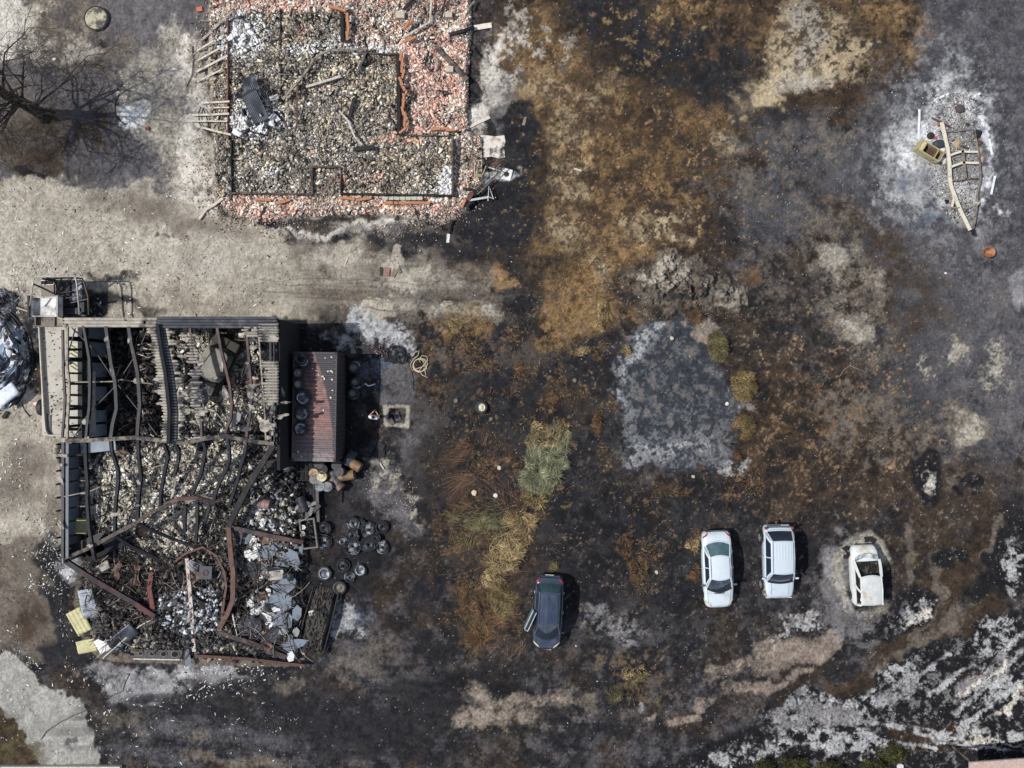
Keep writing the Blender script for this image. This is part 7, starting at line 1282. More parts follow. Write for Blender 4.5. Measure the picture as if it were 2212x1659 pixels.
mb = MB(); mb.grid(lambda a, b: Vector(((a-.5)*1.2, -1.2+b*.05, 1.53)), 2, 2)
bar([(1822, 1183), (1828, 1190), (1832, 1180)], .22, .1, M_char, 'tyre_remains', 'black tyre remains at the left front of the burnt hatchback', 'tyre remains', z=.06); bar([(1868, 1166), (1880, 1164), (1890, 1170)], .3, .14, M_char, 'bumper_remains', 'black melted bumper lump in front of the burnt hatchback', 'melted plastic', z=.06); bar([(1826, 1198), (1826, 1206)], .2, .1, M_char, 'melted_lump', 'small melted lump beside the left front wheel of the burnt hatchback', 'melted plastic', z=.05)
bar([(1838, 1172), (1856, 1167), (1872, 1165)], .08, .06, cm((150, 148, 146)), 'bumper_strip', 'thin grey ash strip along the nose of the burnt hatchback', 'strip', z=.05)
# ================================================================ TRAILER FRAME upper right
tf = thing('trailer_frame', 'burnt-out trailer reduced to a pale bent chassis frame on white ash', 'trailer', tuple(P(2075, 350, 0))); tfo = Vector(tf.location)
def q(u, v, z=.3): return P(u, v, z)-tfo
M_al = mat('bleached_frame', (222, 212, 190), .8, var=.15, vs_=3, c2=(170, 156, 132), m2=.64); M_ald = mat('dull_frame', (142, 130, 116), .8, var=.3, vs_=3, c2=(92, 84, 78), m2=.55)
def tfm(pts, w_, h_, m, nm, z=.3): mb = MB(); mb.beam([q(a, b, z) for a, b in pts], w_, h_); mb.build(nm, m, tf, bevel=.006)
tfm([(2034, 264), (2038, 280), (2040, 289), (2043, 305), (2047.5, 322), (2049, 337), (2050.6, 352), (2052, 385), (2053.7, 400), (2058, 412), (2064, 428), (2071, 446), (2080, 466), (2096, 497)], .19, .1, M_al, 'main_rail')
tfm([(2106, 281), (2108, 300), (2111, 318), (2114, 335), (2116, 352), (2118, 378), (2117, 392), (2112, 410), (2110, 430), (2110, 447), (2107, 470), (2102, 494)], .09, .07, M_ald, 'main_rail')
for pts, w_, m in [([(2041, 284), (2062, 282), (2100, 277)], .07, M_ald), ([(2051, 336), (2064, 331), (2078, 327), (2092, 328), (2112, 328)], .12, M_al), ([(2053, 361), (2066, 356), (2081, 351), (2096, 352), (2114, 352)], .13, M_al), ([(2055, 390), (2080, 387), (2116, 383)], .08, M_ald), ([(2079, 325), (2082, 350), (2086, 387)], .16, M_ald), ([(2062, 424), (2056, 447)], .12, M_al), ([(2110, 440), (2086, 452), (2078, 462)], .04, M_ald), ([(2052, 449), (2074, 449)], .08, M_ald), ([(2105, 439), (2115, 439)], .16, cm((190, 172, 140))), ([(2012, 254), (2030, 262), (2050, 272)], .07, M_rust), ([(2072, 312), (2090, 318)], .1, M_ald)]: tfm(pts, w_, .06, m, 'cross_rail', .32)
tfm([(2102, 495), (2103, 508)], .16, .12, M_blk, 'tow_hitch', .3)
fr = thing('fridge_carcass', 'yellowish open fridge carcass with coils lying beside the trailer frame', 'fridge', tuple(P(2001, 331, 0)), R(-31))
Mf = mat('scorched_enamel', (176, 166, 128), .7, var=.2, vs_=3, c2=(120, 108, 80), m2=.6)
for x, y, a, b in [(0, .3, 1.45, .06), (0, -.3, 1.45, .06), (-.72, 0, .08, .66), (.72, 0, .06, .66), (-.42, 0, .04, .56), (.38, 0, .04, .56)]: mb = MB(); mb.box((x, y, .3), (a, b, .58)); mb.build('side', Mf, fr, bevel=.01)
mb = MB(); mb.box((0, 0, .12), (1.4, .58, .05)); mb.build('back', cm((60, 54, 46)), fr); mb = MB(); mb.box((-.56, 0, .5), (.24, .56, .06)); mb.build('top_panel', cm((206, 192, 142)), fr)
for k in range(9): mb = MB(); mb.beam([(-.15+k*.055, -.24, .45), (-.15+k*.055, .24, .45)], .018, .02); mb.build('coil', cm((120, 84, 62)), fr)
mb = MB(); mb.lathe([(0, .3), (.2, .32), (.3, .26), (.33, .1), (.33, 0)], 20); o = mb.build('dark_basin', cm((58, 60, 66), .6), smooth=True); o.location = P(2026, 313, 0); o.scale = (1.1, .8, 1); tag(o, 'dark oval basin beside the open fridge', 'basin')
mb = MB(); mb.lathe([(0, .22), (.17, .22), (.19, .18), (.19, 0)], 18); o = mb.build('black_pot', cm((54, 46, 44)), smooth=True); o.location = P(2008, 294, 0); tag(o, 'small black pot above the open fridge', 'pot')
mb = MB(); mb.box((0, 0, .06), (.22, .15, .12)); o = mb.build('red_brick', cm((180, 96, 72)), bevel=.01); o.location = P(2018, 298, 0); o.rotation_euler.z = -.3; tag(o, 'red brick right of the small black pot', 'brick')
mb = MB(); mb.box((0, 0, .06), (.3, .13, .1)); o = mb.build('red_brick', cm((168, 92, 76)), bevel=.01); o.location = P(2028, 268, 0); o.rotation_euler.z = 1.0; tag(o, 'red brick at the upper end of the left trailer rail', 'brick')
mb = MB(); mb.lathe([(0, .18), (.2, .2), (.24, .12), (.24, 0)], 18); o = mb.build('gas_ring', cm((84, 74, 72)), smooth=True); o.location = P(2073, 236, 0); tag(o, 'round dark brown pot near the top of the trailer ash', 'pot')
mb = MB(); mb.lathe([(0, .08), (.3, .1), (.36, .3), (.42, .34), (.40, .3), (.33, .04), (.28, 0)], 24); o = mb.build('rusty_bowl', mat('orange_rust', (176, 122, 88), .7, var=.25, c2=(120, 80, 56), m2=.55), smooth=True); o.location = P(2131, 546, 0); o.scale = (.85, .75, 1); tag(o, 'orange rusty bowl on dark ground below the trailer', 'bowl')
for i, (u, v, r, c) in enumerate([(2036, 325, .2, (230, 230, 228)), (2038, 347, .2, (232, 232, 230)), (2112, 290, .26, (34, 34, 36)), (2115, 310, .2, (90, 76, 66)), (2118, 325, .18, (170, 150, 132)), (2119, 344, .2, (196, 160, 146)), (2090, 266+4, .12, (60, 56, 54)), (2045, 436, .14, (24, 24, 25)), (2120, 420, .2, (120, 116, 112)), (2060, 306, .12, (60, 56, 52)), (2068, 311, .3, (176, 156, 128))]):
    mb = MB(); mb.grid(lambda a, b: Vector((math.cos(b*6.283)*a*r*(1+.2*math.sin(3*b*6.283)), math.sin(b*6.283)*a*r, r*.6*(1-a*a)+random.uniform(0, .03))), 6, 16); o = mb.build('ash_lump', cm(c), smooth=True); o.location = PG(u, v, 0); tag(o, ['white lump right of the open fridge', 'white lump below right of the open fridge', 'black lump right of the right trailer rail', 'brown lump below the black one by the right rail', 'tan lump by the right rail', 'pinkish lump lowest by the right rail', 'dark lump inside the upper trailer frame', 'black lump at the left of the drawbar', 'grey lump right of the drawbar', 'small dark lump inside the frame', 'tan patch of melted stuff inside the frame'][i], 'lump')
u = RS.normal(2062, 34, 3400); v = RS.uniform(200, 480, 3400); k = (np.abs(u-2062-(v-330)*.1) < 62-np.clip(v-400, 0, 80)*.5); u, v = u[k], v[k]; n = len(u); a = .02+.035*RS.rand(n)
tag(chunks('ash_crumbs', u, v, np.stack([a*1.3, a, a*.5], 1), pick(n, [(150, 146, 138), (206, 202, 194), (110, 102, 92), (60, 58, 58), (226, 226, 224)], [4, 3, 3, 2, 2]), 0, .4, zs=RS.rand(n)*.04), 'ash crumbs covering the floor of the burnt trailer', 'ash crumbs', kind='stuff')
for pts, lab in [([(2101, 255+0), (2112, 268)], None)]: pass
for i, (a, b, lab) in enumerate([((2018, 216), (2050, 202), 'white ash line at the top of the trailer ash'), ((1986, 236), (1984, 300), 'upright white ash line left of the trailer'), ((2137, 300), (2143, 334), 'white ash line right of the trailer rail'), ((2149, 380), (2141, 420), 'lower white ash line right of the trailer'), ((2100, 212), (2118, 201), 'short white ash line at the upper right of the trailer ash')]):
    bar([a, b], .13, .02, cm((232, 234, 236)), 'ash_line', lab, 'ash', z=.03)

# ================================================================ VEGETATION (blade clumps)
def blades(name, pts, L0, L1, wd, colr, lean=.6, m=None, parent=None, dirs=None, seg=3, curl=.6, zb=None):
    """pts (n,2) in world xy; returns mesh object of curved tapering blades"""
    n = len(pts); L = L0+(L1-L0)*RS.rand(n); a = RS.rand(n)*6.283 if dirs is None else dirs
    d = np.stack([np.cos(a), np.sin(a)], 1); s_ = np.stack([-np.sin(a), np.cos(a)], 1); z0 = gz(pts[:, 0], pts[:, 1]) if zb is None else zb; el = np.clip(lean+RS.randn(n)*.25, .05, 1.5)
    V_ = []; cu = (RS.rand(n)-.5)*curl
    for k in range(seg+1):
        t = k/seg; r = L*t*np.cos(el*(1-.55*t)); h = L*t*np.sin(el*(1-.55*t)); off = cu*L*t*t
        c = pts+d*r[:, None]+s_*off[:, None]; w_ = wd*(1-.75*t)
        for sg in (-1, 1): V_.append(np.concatenate([c+s_*(sg*w_/2), (z0+h+.005)[:, None]], 1))
    V_ = np.stack(V_, 1); m_ = 2*(seg+1); F = []
    for k in range(seg): F.append([2*k, 2*k+1, 2*k+3, 2*k+2])
    F = (np.arange(n)*m_)[:, None, None]+np.array(F)[None]; cc = np.clip(lin(colr)/KEXP, .004, .8); C = np.concatenate([np.repeat(cc, m_, 0), np.ones((n*m_, 1))], 1)
    return npmesh(name, V_.reshape(-1, 3), F.reshape(-1, 4), m or M_bl, C, parent=parent)
M_bl = mat('grass_blade', rough=.8, var=0, bump=0, attr=True, spec=.2)
def clump(name, lab, cat, poly, n, pal, wts, L0=.18, L1=.5, wd=.022, lean=.75, grp=None, swirl=True, curl=.8, bush=False):
    u, v = scatter(poly, n); n = len(u); x = (u-CU)/S; y = (CV-v)/S
    f = field(int(abs(poly[0][0]*3+poly[0][1])) % 999, 26); a = f(u, v)*9+RS.randn(n)*.45 if swirl else RS.rand(n)*6.283
    c = pick(n, pal, wts); o_ = thing(name, lab, cat, (float(x.mean()), float(y.mean()), 0), 0, grp); zz = gz(x, y)
    cx_, cy_ = x.mean(), y.mean(); rad = np.hypot((x-cx_), (y-cy_)); rm_ = np.percentile(rad, 90)
    dome = np.clip(1-(rad/rm_)**2, 0, 1)*(.8 if bush else .38)*(.35+.65*RS.rand(n))*(.5+f(u*2, v*2))
    c = c*(.75+.5*f(v*2.3, u*2.3))[:, None]
    zz = zz+dome; b = blades('foliage', np.stack([x-cx_, y-cy_], 1), L0, L1, wd, c, lean, dirs=a, curl=curl, zb=zz); b.parent = o_
    return o_
GRN = [(112, 118, 92), (150, 152, 120), (78, 84, 66), (178, 170, 132), (48, 48, 38)]; OCH = [(140, 118, 80), (176, 152, 106), (104, 86, 58), (62, 52, 40), (200, 178, 134)]; OLV = [(100, 94, 62), (126, 118, 80), (74, 70, 48), (140, 126, 88)]; RSS = [(118, 88, 62), (142, 110, 78), (90, 68, 50), (68, 54, 44)]
clump('grass_tussock', 'big grey-green grass tussock, the largest in the middle of the field', 'grass', [(1135, 985), (1150, 960), (1180, 975), (1200, 960), (1228, 925), (1226, 960), (1218, 1010), (1205, 1040), (1190, 1060), (1150, 1070), (1130, 1050)], 3600, GRN, [4, 4, 3, 3, 1.5], .2, .5)
clump('grass_tussock', 'ochre grass tuft joined to the top of the grey-green tussock', 'grass', [(1140, 940), (1155, 895), (1170, 925), (1200, 910), (1230, 915), (1225, 955), (1195, 965), (1175, 970), (1140, 985)], 1300, OCH+GRN[:2], [3, 3, 3, 2, 2, 2, 2], .15, .4)
clump('grass_tussock', 'yellow ochre tuft at the foot of the grey-green tussock', 'grass', [(1125, 1045), (1160, 1070), (1195, 1060), (1180, 1090), (1155, 1100), (1130, 1075)], 700, OCH, [3, 3, 3, 3, 2], .15, .4)
clump('grass_tussock', 'upper of the two combed ochre grass patches left of the dark car', 'grass', [(1098, 1115), (1120, 1105), (1155, 1110), (1155, 1140), (1135, 1150), (1100, 1135), (1080, 1130)], 800, OCH, [3, 3, 3, 2, 2], .2, .5)
clump('grass_tussock', 'lower and larger combed ochre grass patch left of the dark car', 'grass', [(1060, 1170), (1090, 1150), (1130, 1140), (1150, 1165), (1135, 1200), (1120, 1225), (1070, 1245), (1050, 1215)], 1700, OCH+[(176, 158, 122)], [3, 4, 3, 2, 2, 3], .2, .5)
clump('bush', 'olive green bush on the right rim of the ash pond', 'bush', [(1528, 728), (1550, 712), (1568, 735), (1572, 765), (1560, 782), (1535, 775), (1525, 752)], 2300, OLV, [3, 3, 3, 2], .06, .2, .02, .9, bush=True, swirl=False)
clump('bush', 'ochre and olive bush below the green one by the ash pond', 'bush', [(1578, 812), (1600, 800), (1630, 805), (1632, 855), (1605, 870), (1582, 860)], 1900, OLV[:2]+OCH[:2]+RSS[:1], [2, 2, 2, 2, 2], .07, .22, .02, .9, bush=True, swirl=False)
clump('bush', 'brown bush at the lower right of the ash pond', 'bush', [(1580, 915), (1600, 895), (1625, 900), (1630, 925), (1620, 950), (1600, 948), (1600, 925), (1580, 930)], 1300, OLV[:2]+RSS[:2], [2, 2, 2, 2], .07, .2, .02, .9, bush=True, swirl=False)
clump('bush', 'small rusty bush at the upper right corner of the ash pond', 'bush', [(1482, 680), (1505, 668), (1522, 680), (1510, 700), (1490, 700)], 700, RSS, [3, 3, 2, 2], .07, .2, .02, .9, bush=True, swirl=False)
clump('grass_tussock', 'tan grass tuft beside the black gap at the end of the sandy tongue', 'grass', [(1290, 650), (1308, 640), (1318, 680), (1300, 715), (1280, 712), (1290, 690)], 800, OCH, [3, 3, 3, 2, 2], .12, .34)
for i, (u, v, rx, ry, n, pal, lab) in enumerate([(1060, 1250, 30, 24, 600, OCH, 'ochre dry grass tuft below the combed patches'), (1090, 1300, 36, 40, 1000, OLV+OCH[:2], 'olive and ochre tuft left of the dark car'), (1020, 1300, 34, 44, 700, RSS+OLV[:1], 'rusty tuft farthest left of the dark car'), (1024, 1378, 26, 20, 500, RSS, 'rusty tuft at the bottom left of the dark car'), (985, 700, 26, 12, 350, OCH, 'small ochre tuft beside the sandy tracks'),
                                                  (1040, 1130, 60, 20, 900, OLV+GRN[:2], 'dark olive twiggy tuft left of the combed patches'), (1250, 760, 18, 12, 250, OCH, 'small ochre tuft near the middle'), (1355, 760, 12, 10, 250, OCH, 'small round ochre tuft left of the ash pond'), (1290, 915, 14, 26, 350, RSS, 'thin rusty tuft right of the big tussock'), (1190, 860, 12, 22, 300, RSS, 'rusty tuft above the big tussock'), (1120, 790+5, 14, 10, 200, RSS, 'small rusty tuft near the spare wheel'), (1352, 1180, 20, 30, 260, RSS, 'faint rusty tuft between the dark car and the white saloon'), (1375, 1230, 22, 34, 500, RSS+OCH[:1], 'rusty tuft left of the white saloon'), (1500, 1175, 22, 18, 420, OCH, 'ochre tuft beside the tail of the white saloon'), (1500, 1240, 14, 20, 350, RSS, 'rusty tuft beside the nose of the white saloon'), (1370, 1455, 30, 26, 500, OCH+OLV, 'ochre tuft in the black ground at the bottom middle'), (1330, 1500, 22, 20, 260, OLV, 'olive tuft at the bottom middle'), (1200, 1225, 12, 10, 160, OLV, 'small olive tuft above the dark car'), (1450, 1060, 40, 18, 350, RSS+OLV[:1], 'brown tuft below the ash pond'), (1590, 980, 10, 10, 160, RSS, 'small brown tuft at the bottom right of the ash pond')]):
    pl = [(u+rx*random.uniform(.6, 1.2)*math.cos(a), v+ry*random.uniform(.6, 1.2)*math.sin(a)) for a in [6.283*k/9 for k in range(9)]]
    clump('dry_tuft', lab, 'grass', pl, n, pal, [2]*len(pal), .12, .34, .016, .6)
# olive bushes at the lower right edge
for i, (u, v, rx, ry, n, lab) in enumerate([(1650, 1650, 26, 16, 900, 'dark olive bush at the bottom edge, leftmost'), (1720, 1648, 34, 18, 1300, 'dark olive bush at the bottom edge, second'), (1790, 1655, 34, 14, 1200, 'dark olive bush at the bottom edge, third'), (1925, 1625, 32, 24, 1600, 'dark olive bush set a little above the bottom edge'), (1890, 1650, 30, 16, 1000, 'dark olive bush at the bottom edge beside the higher one')]):
    pl = [(u+rx*random.uniform(.7, 1.2)*math.cos(a), v+ry*random.uniform(.7, 1.2)*math.sin(a)) for a in [6.283*k/11 for k in range(11)]]
    clump('olive_bush', lab, 'bush', pl, n, [(70, 72, 40), (96, 94, 56), (48, 48, 30), (110, 104, 66), (34, 32, 24)], [3, 3, 3, 1, 3], .07, .22, .035, .9, bush=True, swirl=False)
# warm leaf litter and dead shoots among the tufts
fl_ = field(77, 30); U0, V0, A0 = [], [], []
for cx_, cy_, rx_, ry_, m_ in [(1040, 760, 110, 80, 3000), (1190, 860, 90, 90, 2600), (1060, 1080, 120, 130, 5200), (1050, 1290, 90, 110, 4200), (1300, 900, 60, 140, 1800), (1380, 1200, 60, 120, 2200), (1500, 1200, 40, 90, 1500), (1640, 1020, 120, 90, 2400), (1380, 1460, 90, 60, 2000), (1270, 620, 90, 120, 2600)]:
    u = cx_+RS.randn(m_)*rx_*.6; v = cy_+RS.randn(m_)*ry_*.6; k = fl_(u, v) > .5+.2*RS.rand(m_); U0.append(u[k]); V0.append(v[k])
u = np.concatenate(U0); v = np.concatenate(V0); n = len(u); tag(blades('dead_shoots', np.stack([(u-CU)/S, (CV-v)/S], 1), .06, .26, .022, pick(n, RSS+OCH[:3]+[(60, 46, 38)], [3, 3, 3, 2, 1.6, 1, 1.4, 3]), .35, seg=2), 'dead rusty shoots and leaf litter between the tufts', 'litter', kind='stuff')
# red-brown dead canes
def canes(lab, strands, pal, n, L0, L1, wd=.014, cat='dead canes'):
    U_, V_, A = [], [], []
    for (u, v, sp_, ang, k) in strands:
        m_ = int(n*k); U_.append(RS.normal(u, sp_, m_)); V_.append(RS.normal(v, sp_*.6, m_)); A.append(R(ang)+RS.randn(m_)*.28)
    u, v, a = map(np.concatenate, (U_, V_, A)); x = (u-CU)/S; y = (CV-v)/S; o_ = thing('dead_canes', lab, cat, (float(x.mean()), float(y.mean()), 0))
    b = blades('cane', np.stack([x-x.mean(), y-y.mean()], 1), L0, L1, wd, pick(len(u), pal, [1]*len(pal)), .18, dirs=a, curl=.5, seg=4, zb=gz(x, y)+.02); b.parent = o_
CN = [(122, 92, 74), (96, 72, 60), (144, 116, 92), (76, 62, 54)]
canes('fan of red-brown dead canes, uppermost of the fallen canes', [(1010, 962, 9, 200, 1), (1015, 975, 9, 215, .6), (1000, 990, 9, 190, .5)], CN, 60, .7, 1.5)
canes('fan of red-brown dead canes spreading left below the uppermost', [(1010, 1030, 9, 205, 1.2), (1000, 1050, 9, 235, .8), (1020, 1045, 8, 185, .4)], CN, 70, .8, 1.7)
canes('tangle of reddish canes right of the cane fans', [(1060, 1000, 24, 30, .8), (1070, 1050, 24, 320, 1), (1095, 1060, 22, 280, 1)], CN, 60, .4, 1.0)
canes('thin bundle of red canes standing apart at the upper right', [(1045, 960, 4, 70, 1)], CN, 24, .6, 1.1)
canes('grey-green twigs below the cane fans', [(1000, 1120, 22, 160, 1), (1040, 1130, 24, 20, 1), (1070, 1110, 20, 200, .8), (1010, 1160, 18, 240, .7)], [(128, 122, 84), (150, 140, 100), (96, 88, 64)], 90, .3, .8)
canes('dry twigs scattered around the dark car', [(1060, 1370, 20, 210, 1), (1100, 1340, 14, 180, .6), (1120, 1390, 16, 240, .6), (1060, 1240, 20, 0, .8)], [(170, 130, 90), (120, 90, 64)], 40, .4, 1.0)
canes('pale thin twigs on black ground below the ash pond', [(1200, 1020, 40, 30, 1), (1330, 1060, 50, 50, 1), (1400, 1080, 40, 120, .8), (1240, 1180, 40, 160, 1)], [(110, 104, 92), (84, 78, 72)], 34, .4, 1.1, .012)
# low burnt grass over the whole field
n = 90000; x = RS.uniform(-6.5, 29.9, n); y = RS.uniform(-22.4, 22.4, n); cc = gcol(x, y); lum = cc.mean(1); warm = (cc[:, 0]/(cc[:, 2]+.01))
k = (lum < .30) & (RS.rand(n) < np.clip((warm-1.05)*1.5, .12, 1)) & ~((x > 23) & (y > 6) & (lum > .12)); x, y, cc = x[k], y[k], cc[k]; n = len(x)
tone = (.6+1.3*RS.rand(n)**2)[:, None]; cs = np.clip(cc*tone, .003, .6); cs = 255*np.where(cs <= .0031, cs*12.92, 1.055*cs**(1/2.4)-.055)
tag(blades('burnt_grass', np.stack([x, y], 1), .05, .15, .02, cs, .5, seg=2), 'short scorched grass stubble over the burnt meadow', 'grass', kind='stuff')
# black stubble heads in the white ash at lower right
n = 16000; u = RS.uniform(1350, 2240, n); v = RS.uniform(1030, 1670, n); x = (u-CU)/S; y = (CV-v)/S; i_ = np.clip(np.searchsorted(gx, x), 0, NX-1); j_ = np.clip(np.searchsorted(gy, y), 0, NY-1); k = blk[j_, i_] > .4; x, y = x[k], y[k]; n = len(x)
tag(blades('black_stubble', np.stack([x, y], 1), .05, .16, .035, pick(n, [(34, 34, 38), (52, 50, 52), (150, 148, 146)], [5, 3, .8]), .8, seg=2), 'blackened tussock stubble standing in the white ash', 'stubble', kind='stuff')

# ================================================================ TREE upper left
def tree(u, v, seed, h=7.5, lean=(-.05, .02)):
    rnd = random.Random(seed); b0 = P(u, v, 0); t = thing('dead_tree', 'leafless burnt tree with fine black branches leaning over the upper left', 'tree', tuple(b0))
    mt = mat('charred_bark', (58, 52, 48), .9, var=.4, vs_=8, c2=(96, 84, 74), m2=.6); tr_, br = MB(), MB()
    pts = [Vector((lean[0]*z*z*.12-.05*z, lean[1]*z+.04*math.sin(z), z)) for z in (0, .4, 1.1, 2.0, 2.9, 3.8, 4.6)]
    tr_.tube(pts, .34, 12, scales=[1.4, 1.1, 1, .92, .84, .72, .5]); tr_.build('trunk', mt, t, smooth=True)
    def grow(p, d, L, r, dep):
        n = 5; pts = [p]; dd = d.copy()
        for i in range(n):
            dd = (dd+Vector((rnd.uniform(-.16, .16), rnd.uniform(-.16, .16), rnd.uniform(-.08, .12)-(.10 if dep > 2 else 0)))).normalized(); pts.append(pts[-1]+dd*L/n)
        br.tube(pts, r, 7 if dep < 2 else 3, scales=[1, .88, .77, .66, .55, .42])
        if dep >= 6: return
        for k in range(3 if dep < 5 else 2):
            j = rnd.randint(2, n); ax = Vector((rnd.uniform(-1, 1), rnd.uniform(-1, 1), rnd.uniform(-.35, .55))).normalized(); nd = (dd*.75+ax*.75).normalized()
            grow(pts[j], nd, L*rnd.uniform(.62, .84), max(r*.52, .009), dep+1)
    for k in range(14):
        a = 6.283*k/14+rnd.uniform(-.3, .3); z = rnd.uniform(2.6, 4.5); i = min(5, max(1, int(z/.9))); p = pts[i].lerp(pts[i+1], rnd.random()); grow(p, Vector((math.cos(a)*.8, math.sin(a)*.8, rnd.uniform(.25, .8))).normalized(), rnd.uniform(2.1, 2.9), .085, 1)
    grow(pts[-1], Vector((0, 0, 1)), 1.6, .11, 1); br.build('branches', mt, t, smooth=True); return t
tree(98, 251, 5)
# ================================================================ PERSON
def skin(name, joints, edges, m, parent, sub=2):
    me = bpy.data.meshes.new(name); me.from_pydata([j[0] for j in joints], edges, []); o = bpy.data.objects.new(name, me); col.objects.link(o); me.materials.append(m)
    sk = o.modifiers.new('skin', 'SKIN'); sk.use_smooth_shade = True; sv = me.skin_vertices[0].data if me.skin_vertices else None
    if sv is None:
        bpy.context.view_layer.objects.active = o; o.select_set(True); sv = me.skin_vertices[0].data
    for i, j in enumerate(joints): r = j[1]; sv[i].radius = (r, r) if not isinstance(r, tuple) else r; sv[i].use_root = (i == 0)
    s_ = o.modifiers.new('sub', 'SUBSURF'); s_.levels = sub; s_.render_levels = sub
    if parent: o.parent = parent
    return o
M_skin = mat('skin', (196, 150, 126), .55, var=.08, bump=0); M_hair = mat('black_hair', (24, 20, 20), .6, var=.4, vs_=20); M_shirt = mat('white_shirt', (244, 244, 246), .8, var=.04, bump=.1); M_jean = mat('dark_trousers', (48, 54, 70), .8, var=.15); M_dev = mat('controller_plastic', (40, 42, 46), .4, bump=0)
pe = P(807, 902, 1.3); per = thing('person', 'person in a white shirt with black hair holding a controller beside the container', 'person', (pe.x, pe.y, 0), R(-8))
J = [((0, 0, .95), (.16, .11)), ((0, .01, 1.12), (.15, .11)), ((0, .0, 1.32), (.17, .11)), ((0, .01, 1.44), .06), ((0, .05, 1.50), .055), ((0, .09, 1.58), .085), ((0, .11, 1.66), .08),
     ((.19, .0, 1.40), .06), ((.27, .06, 1.16), .045), ((.13, .27, 1.12), .035), ((.08, .33, 1.13), .03),
     ((-.19, .0, 1.40), .06), ((-.27, .06, 1.16), .045), ((-.13, .27, 1.12), .035), ((-.08, .33, 1.13), .03),
     ((.10, 0, .86), .085), ((.11, .02, .48), .06), ((.12, 0, .10), .04), ((.13, .14, .04), .035), ((-.10, 0, .86), .085), ((-.11, .02, .48), .06), ((-.12, 0, .10), .04), ((-.13, .14, .04), .035)]
E = [(0, 1), (1, 2), (2, 3), (3, 4), (4, 5), (5, 6), (2, 7), (7, 8), (8, 9), (9, 10), (2, 11), (11, 12), (12, 13), (13, 14), (0, 15), (15, 16), (16, 17), (17, 18), (0, 19), (19, 20), (20, 21), (21, 22)]
try:
    import bmesh
    def skin(name, joints, edges, m, parent, sub=2):
        bm = bmesh.new(); ly = bm.verts.layers.skin.verify(); vs = [bm.verts.new(j[0]) for j in joints]
        for i, (v_, j) in enumerate(zip(vs, joints)): r = j[1]; v_[ly].radius = (r, r) if not isinstance(r, tuple) else r; v_[ly].use_root = (i == 0)
        for a, b in edges: bm.edges.new((vs[a], vs[b]))
        me = bpy.data.meshes.new(name); bm.to_mesh(me); bm.free(); o = bpy.data.objects.new(name, me); col.objects.link(o); me.materials.append(m)
        sk = o.modifiers.new('skin', 'SKIN'); sk.use_smooth_shade = True; s_ = o.modifiers.new('sub', 'SUBSURF'); s_.levels = sub; s_.render_levels = sub; o.parent = parent; return o
except Exception: pass
JF = list(J); EF = list(E)
for s_, hi in ((1, 10), (-1, 14)):
    for k in range(4):
        b = len(JF); x = s_*(.045-.0*k); z = 1.165-k*.02; JF += [((s_*.06, .365+.004*k, z-.02), .009), ((s_*.035, .385, z-.02), .008), ((s_*.01, .38-.004*k, z-.02), .007)]; EF += [(hi, b), (b, b+1), (b+1, b+2)]
    b = len(JF); JF += [((s_*.055, .32, 1.165), .01), ((s_*.03, .335, 1.175), .009)]; EF += [(hi, b), (b, b+1)]
skin('body', JF, EF, M_skin, per)
skin('shirt', [((0, 0, .92), (.175, .13)), ((0, .01, 1.12), (.175, .135)), ((0, 0, 1.33), (.19, .13)), ((0, .01, 1.43), .09), ((.2, 0, 1.395), .085), ((.275, .05, 1.18), .07), ((-.2, 0, 1.395), .085), ((-.275, .05, 1.18), .07)], [(0, 1), (1, 2), (2, 3), (2, 4), (4, 5), (2, 6), (6, 7)], M_shirt, per)
skin('trousers', [((0, 0, .93), (.165, .12)), ((.10, 0, .84), .095), ((.11, .02, .48), .075), ((.12, 0, .12), .06), ((-.10, 0, .84), .095), ((-.11, .02, .48), .075), ((-.12, 0, .12), .06)], [(0, 1), (1, 2), (2, 3), (0, 4), (4, 5), (5, 6)], M_jean, per)
skin('hair', [((0, .03, 1.60), .085), ((0, .08, 1.68), .092), ((0, .0, 1.52), .07), ((0, -.03, 1.42), .05)], [(0, 1), (0, 2), (2, 3)], M_hair, per)
mb = MB(); mb.box((0, .37, 1.135), (.17, .10, .04)); mb.box((0, .43, 1.17), (.15, .02, .09), Euler((R(-50), 0, 0)).to_matrix()); c_ = mb.build('controller', M_dev, None, bevel=.01); c_.location = (0, 0, 0)
c_.location = Vector((pe.x, pe.y, 0)); c_.rotation_euler.z = R(-8); tag(c_, 'small drone controller held in the person\'s hands', 'controller')
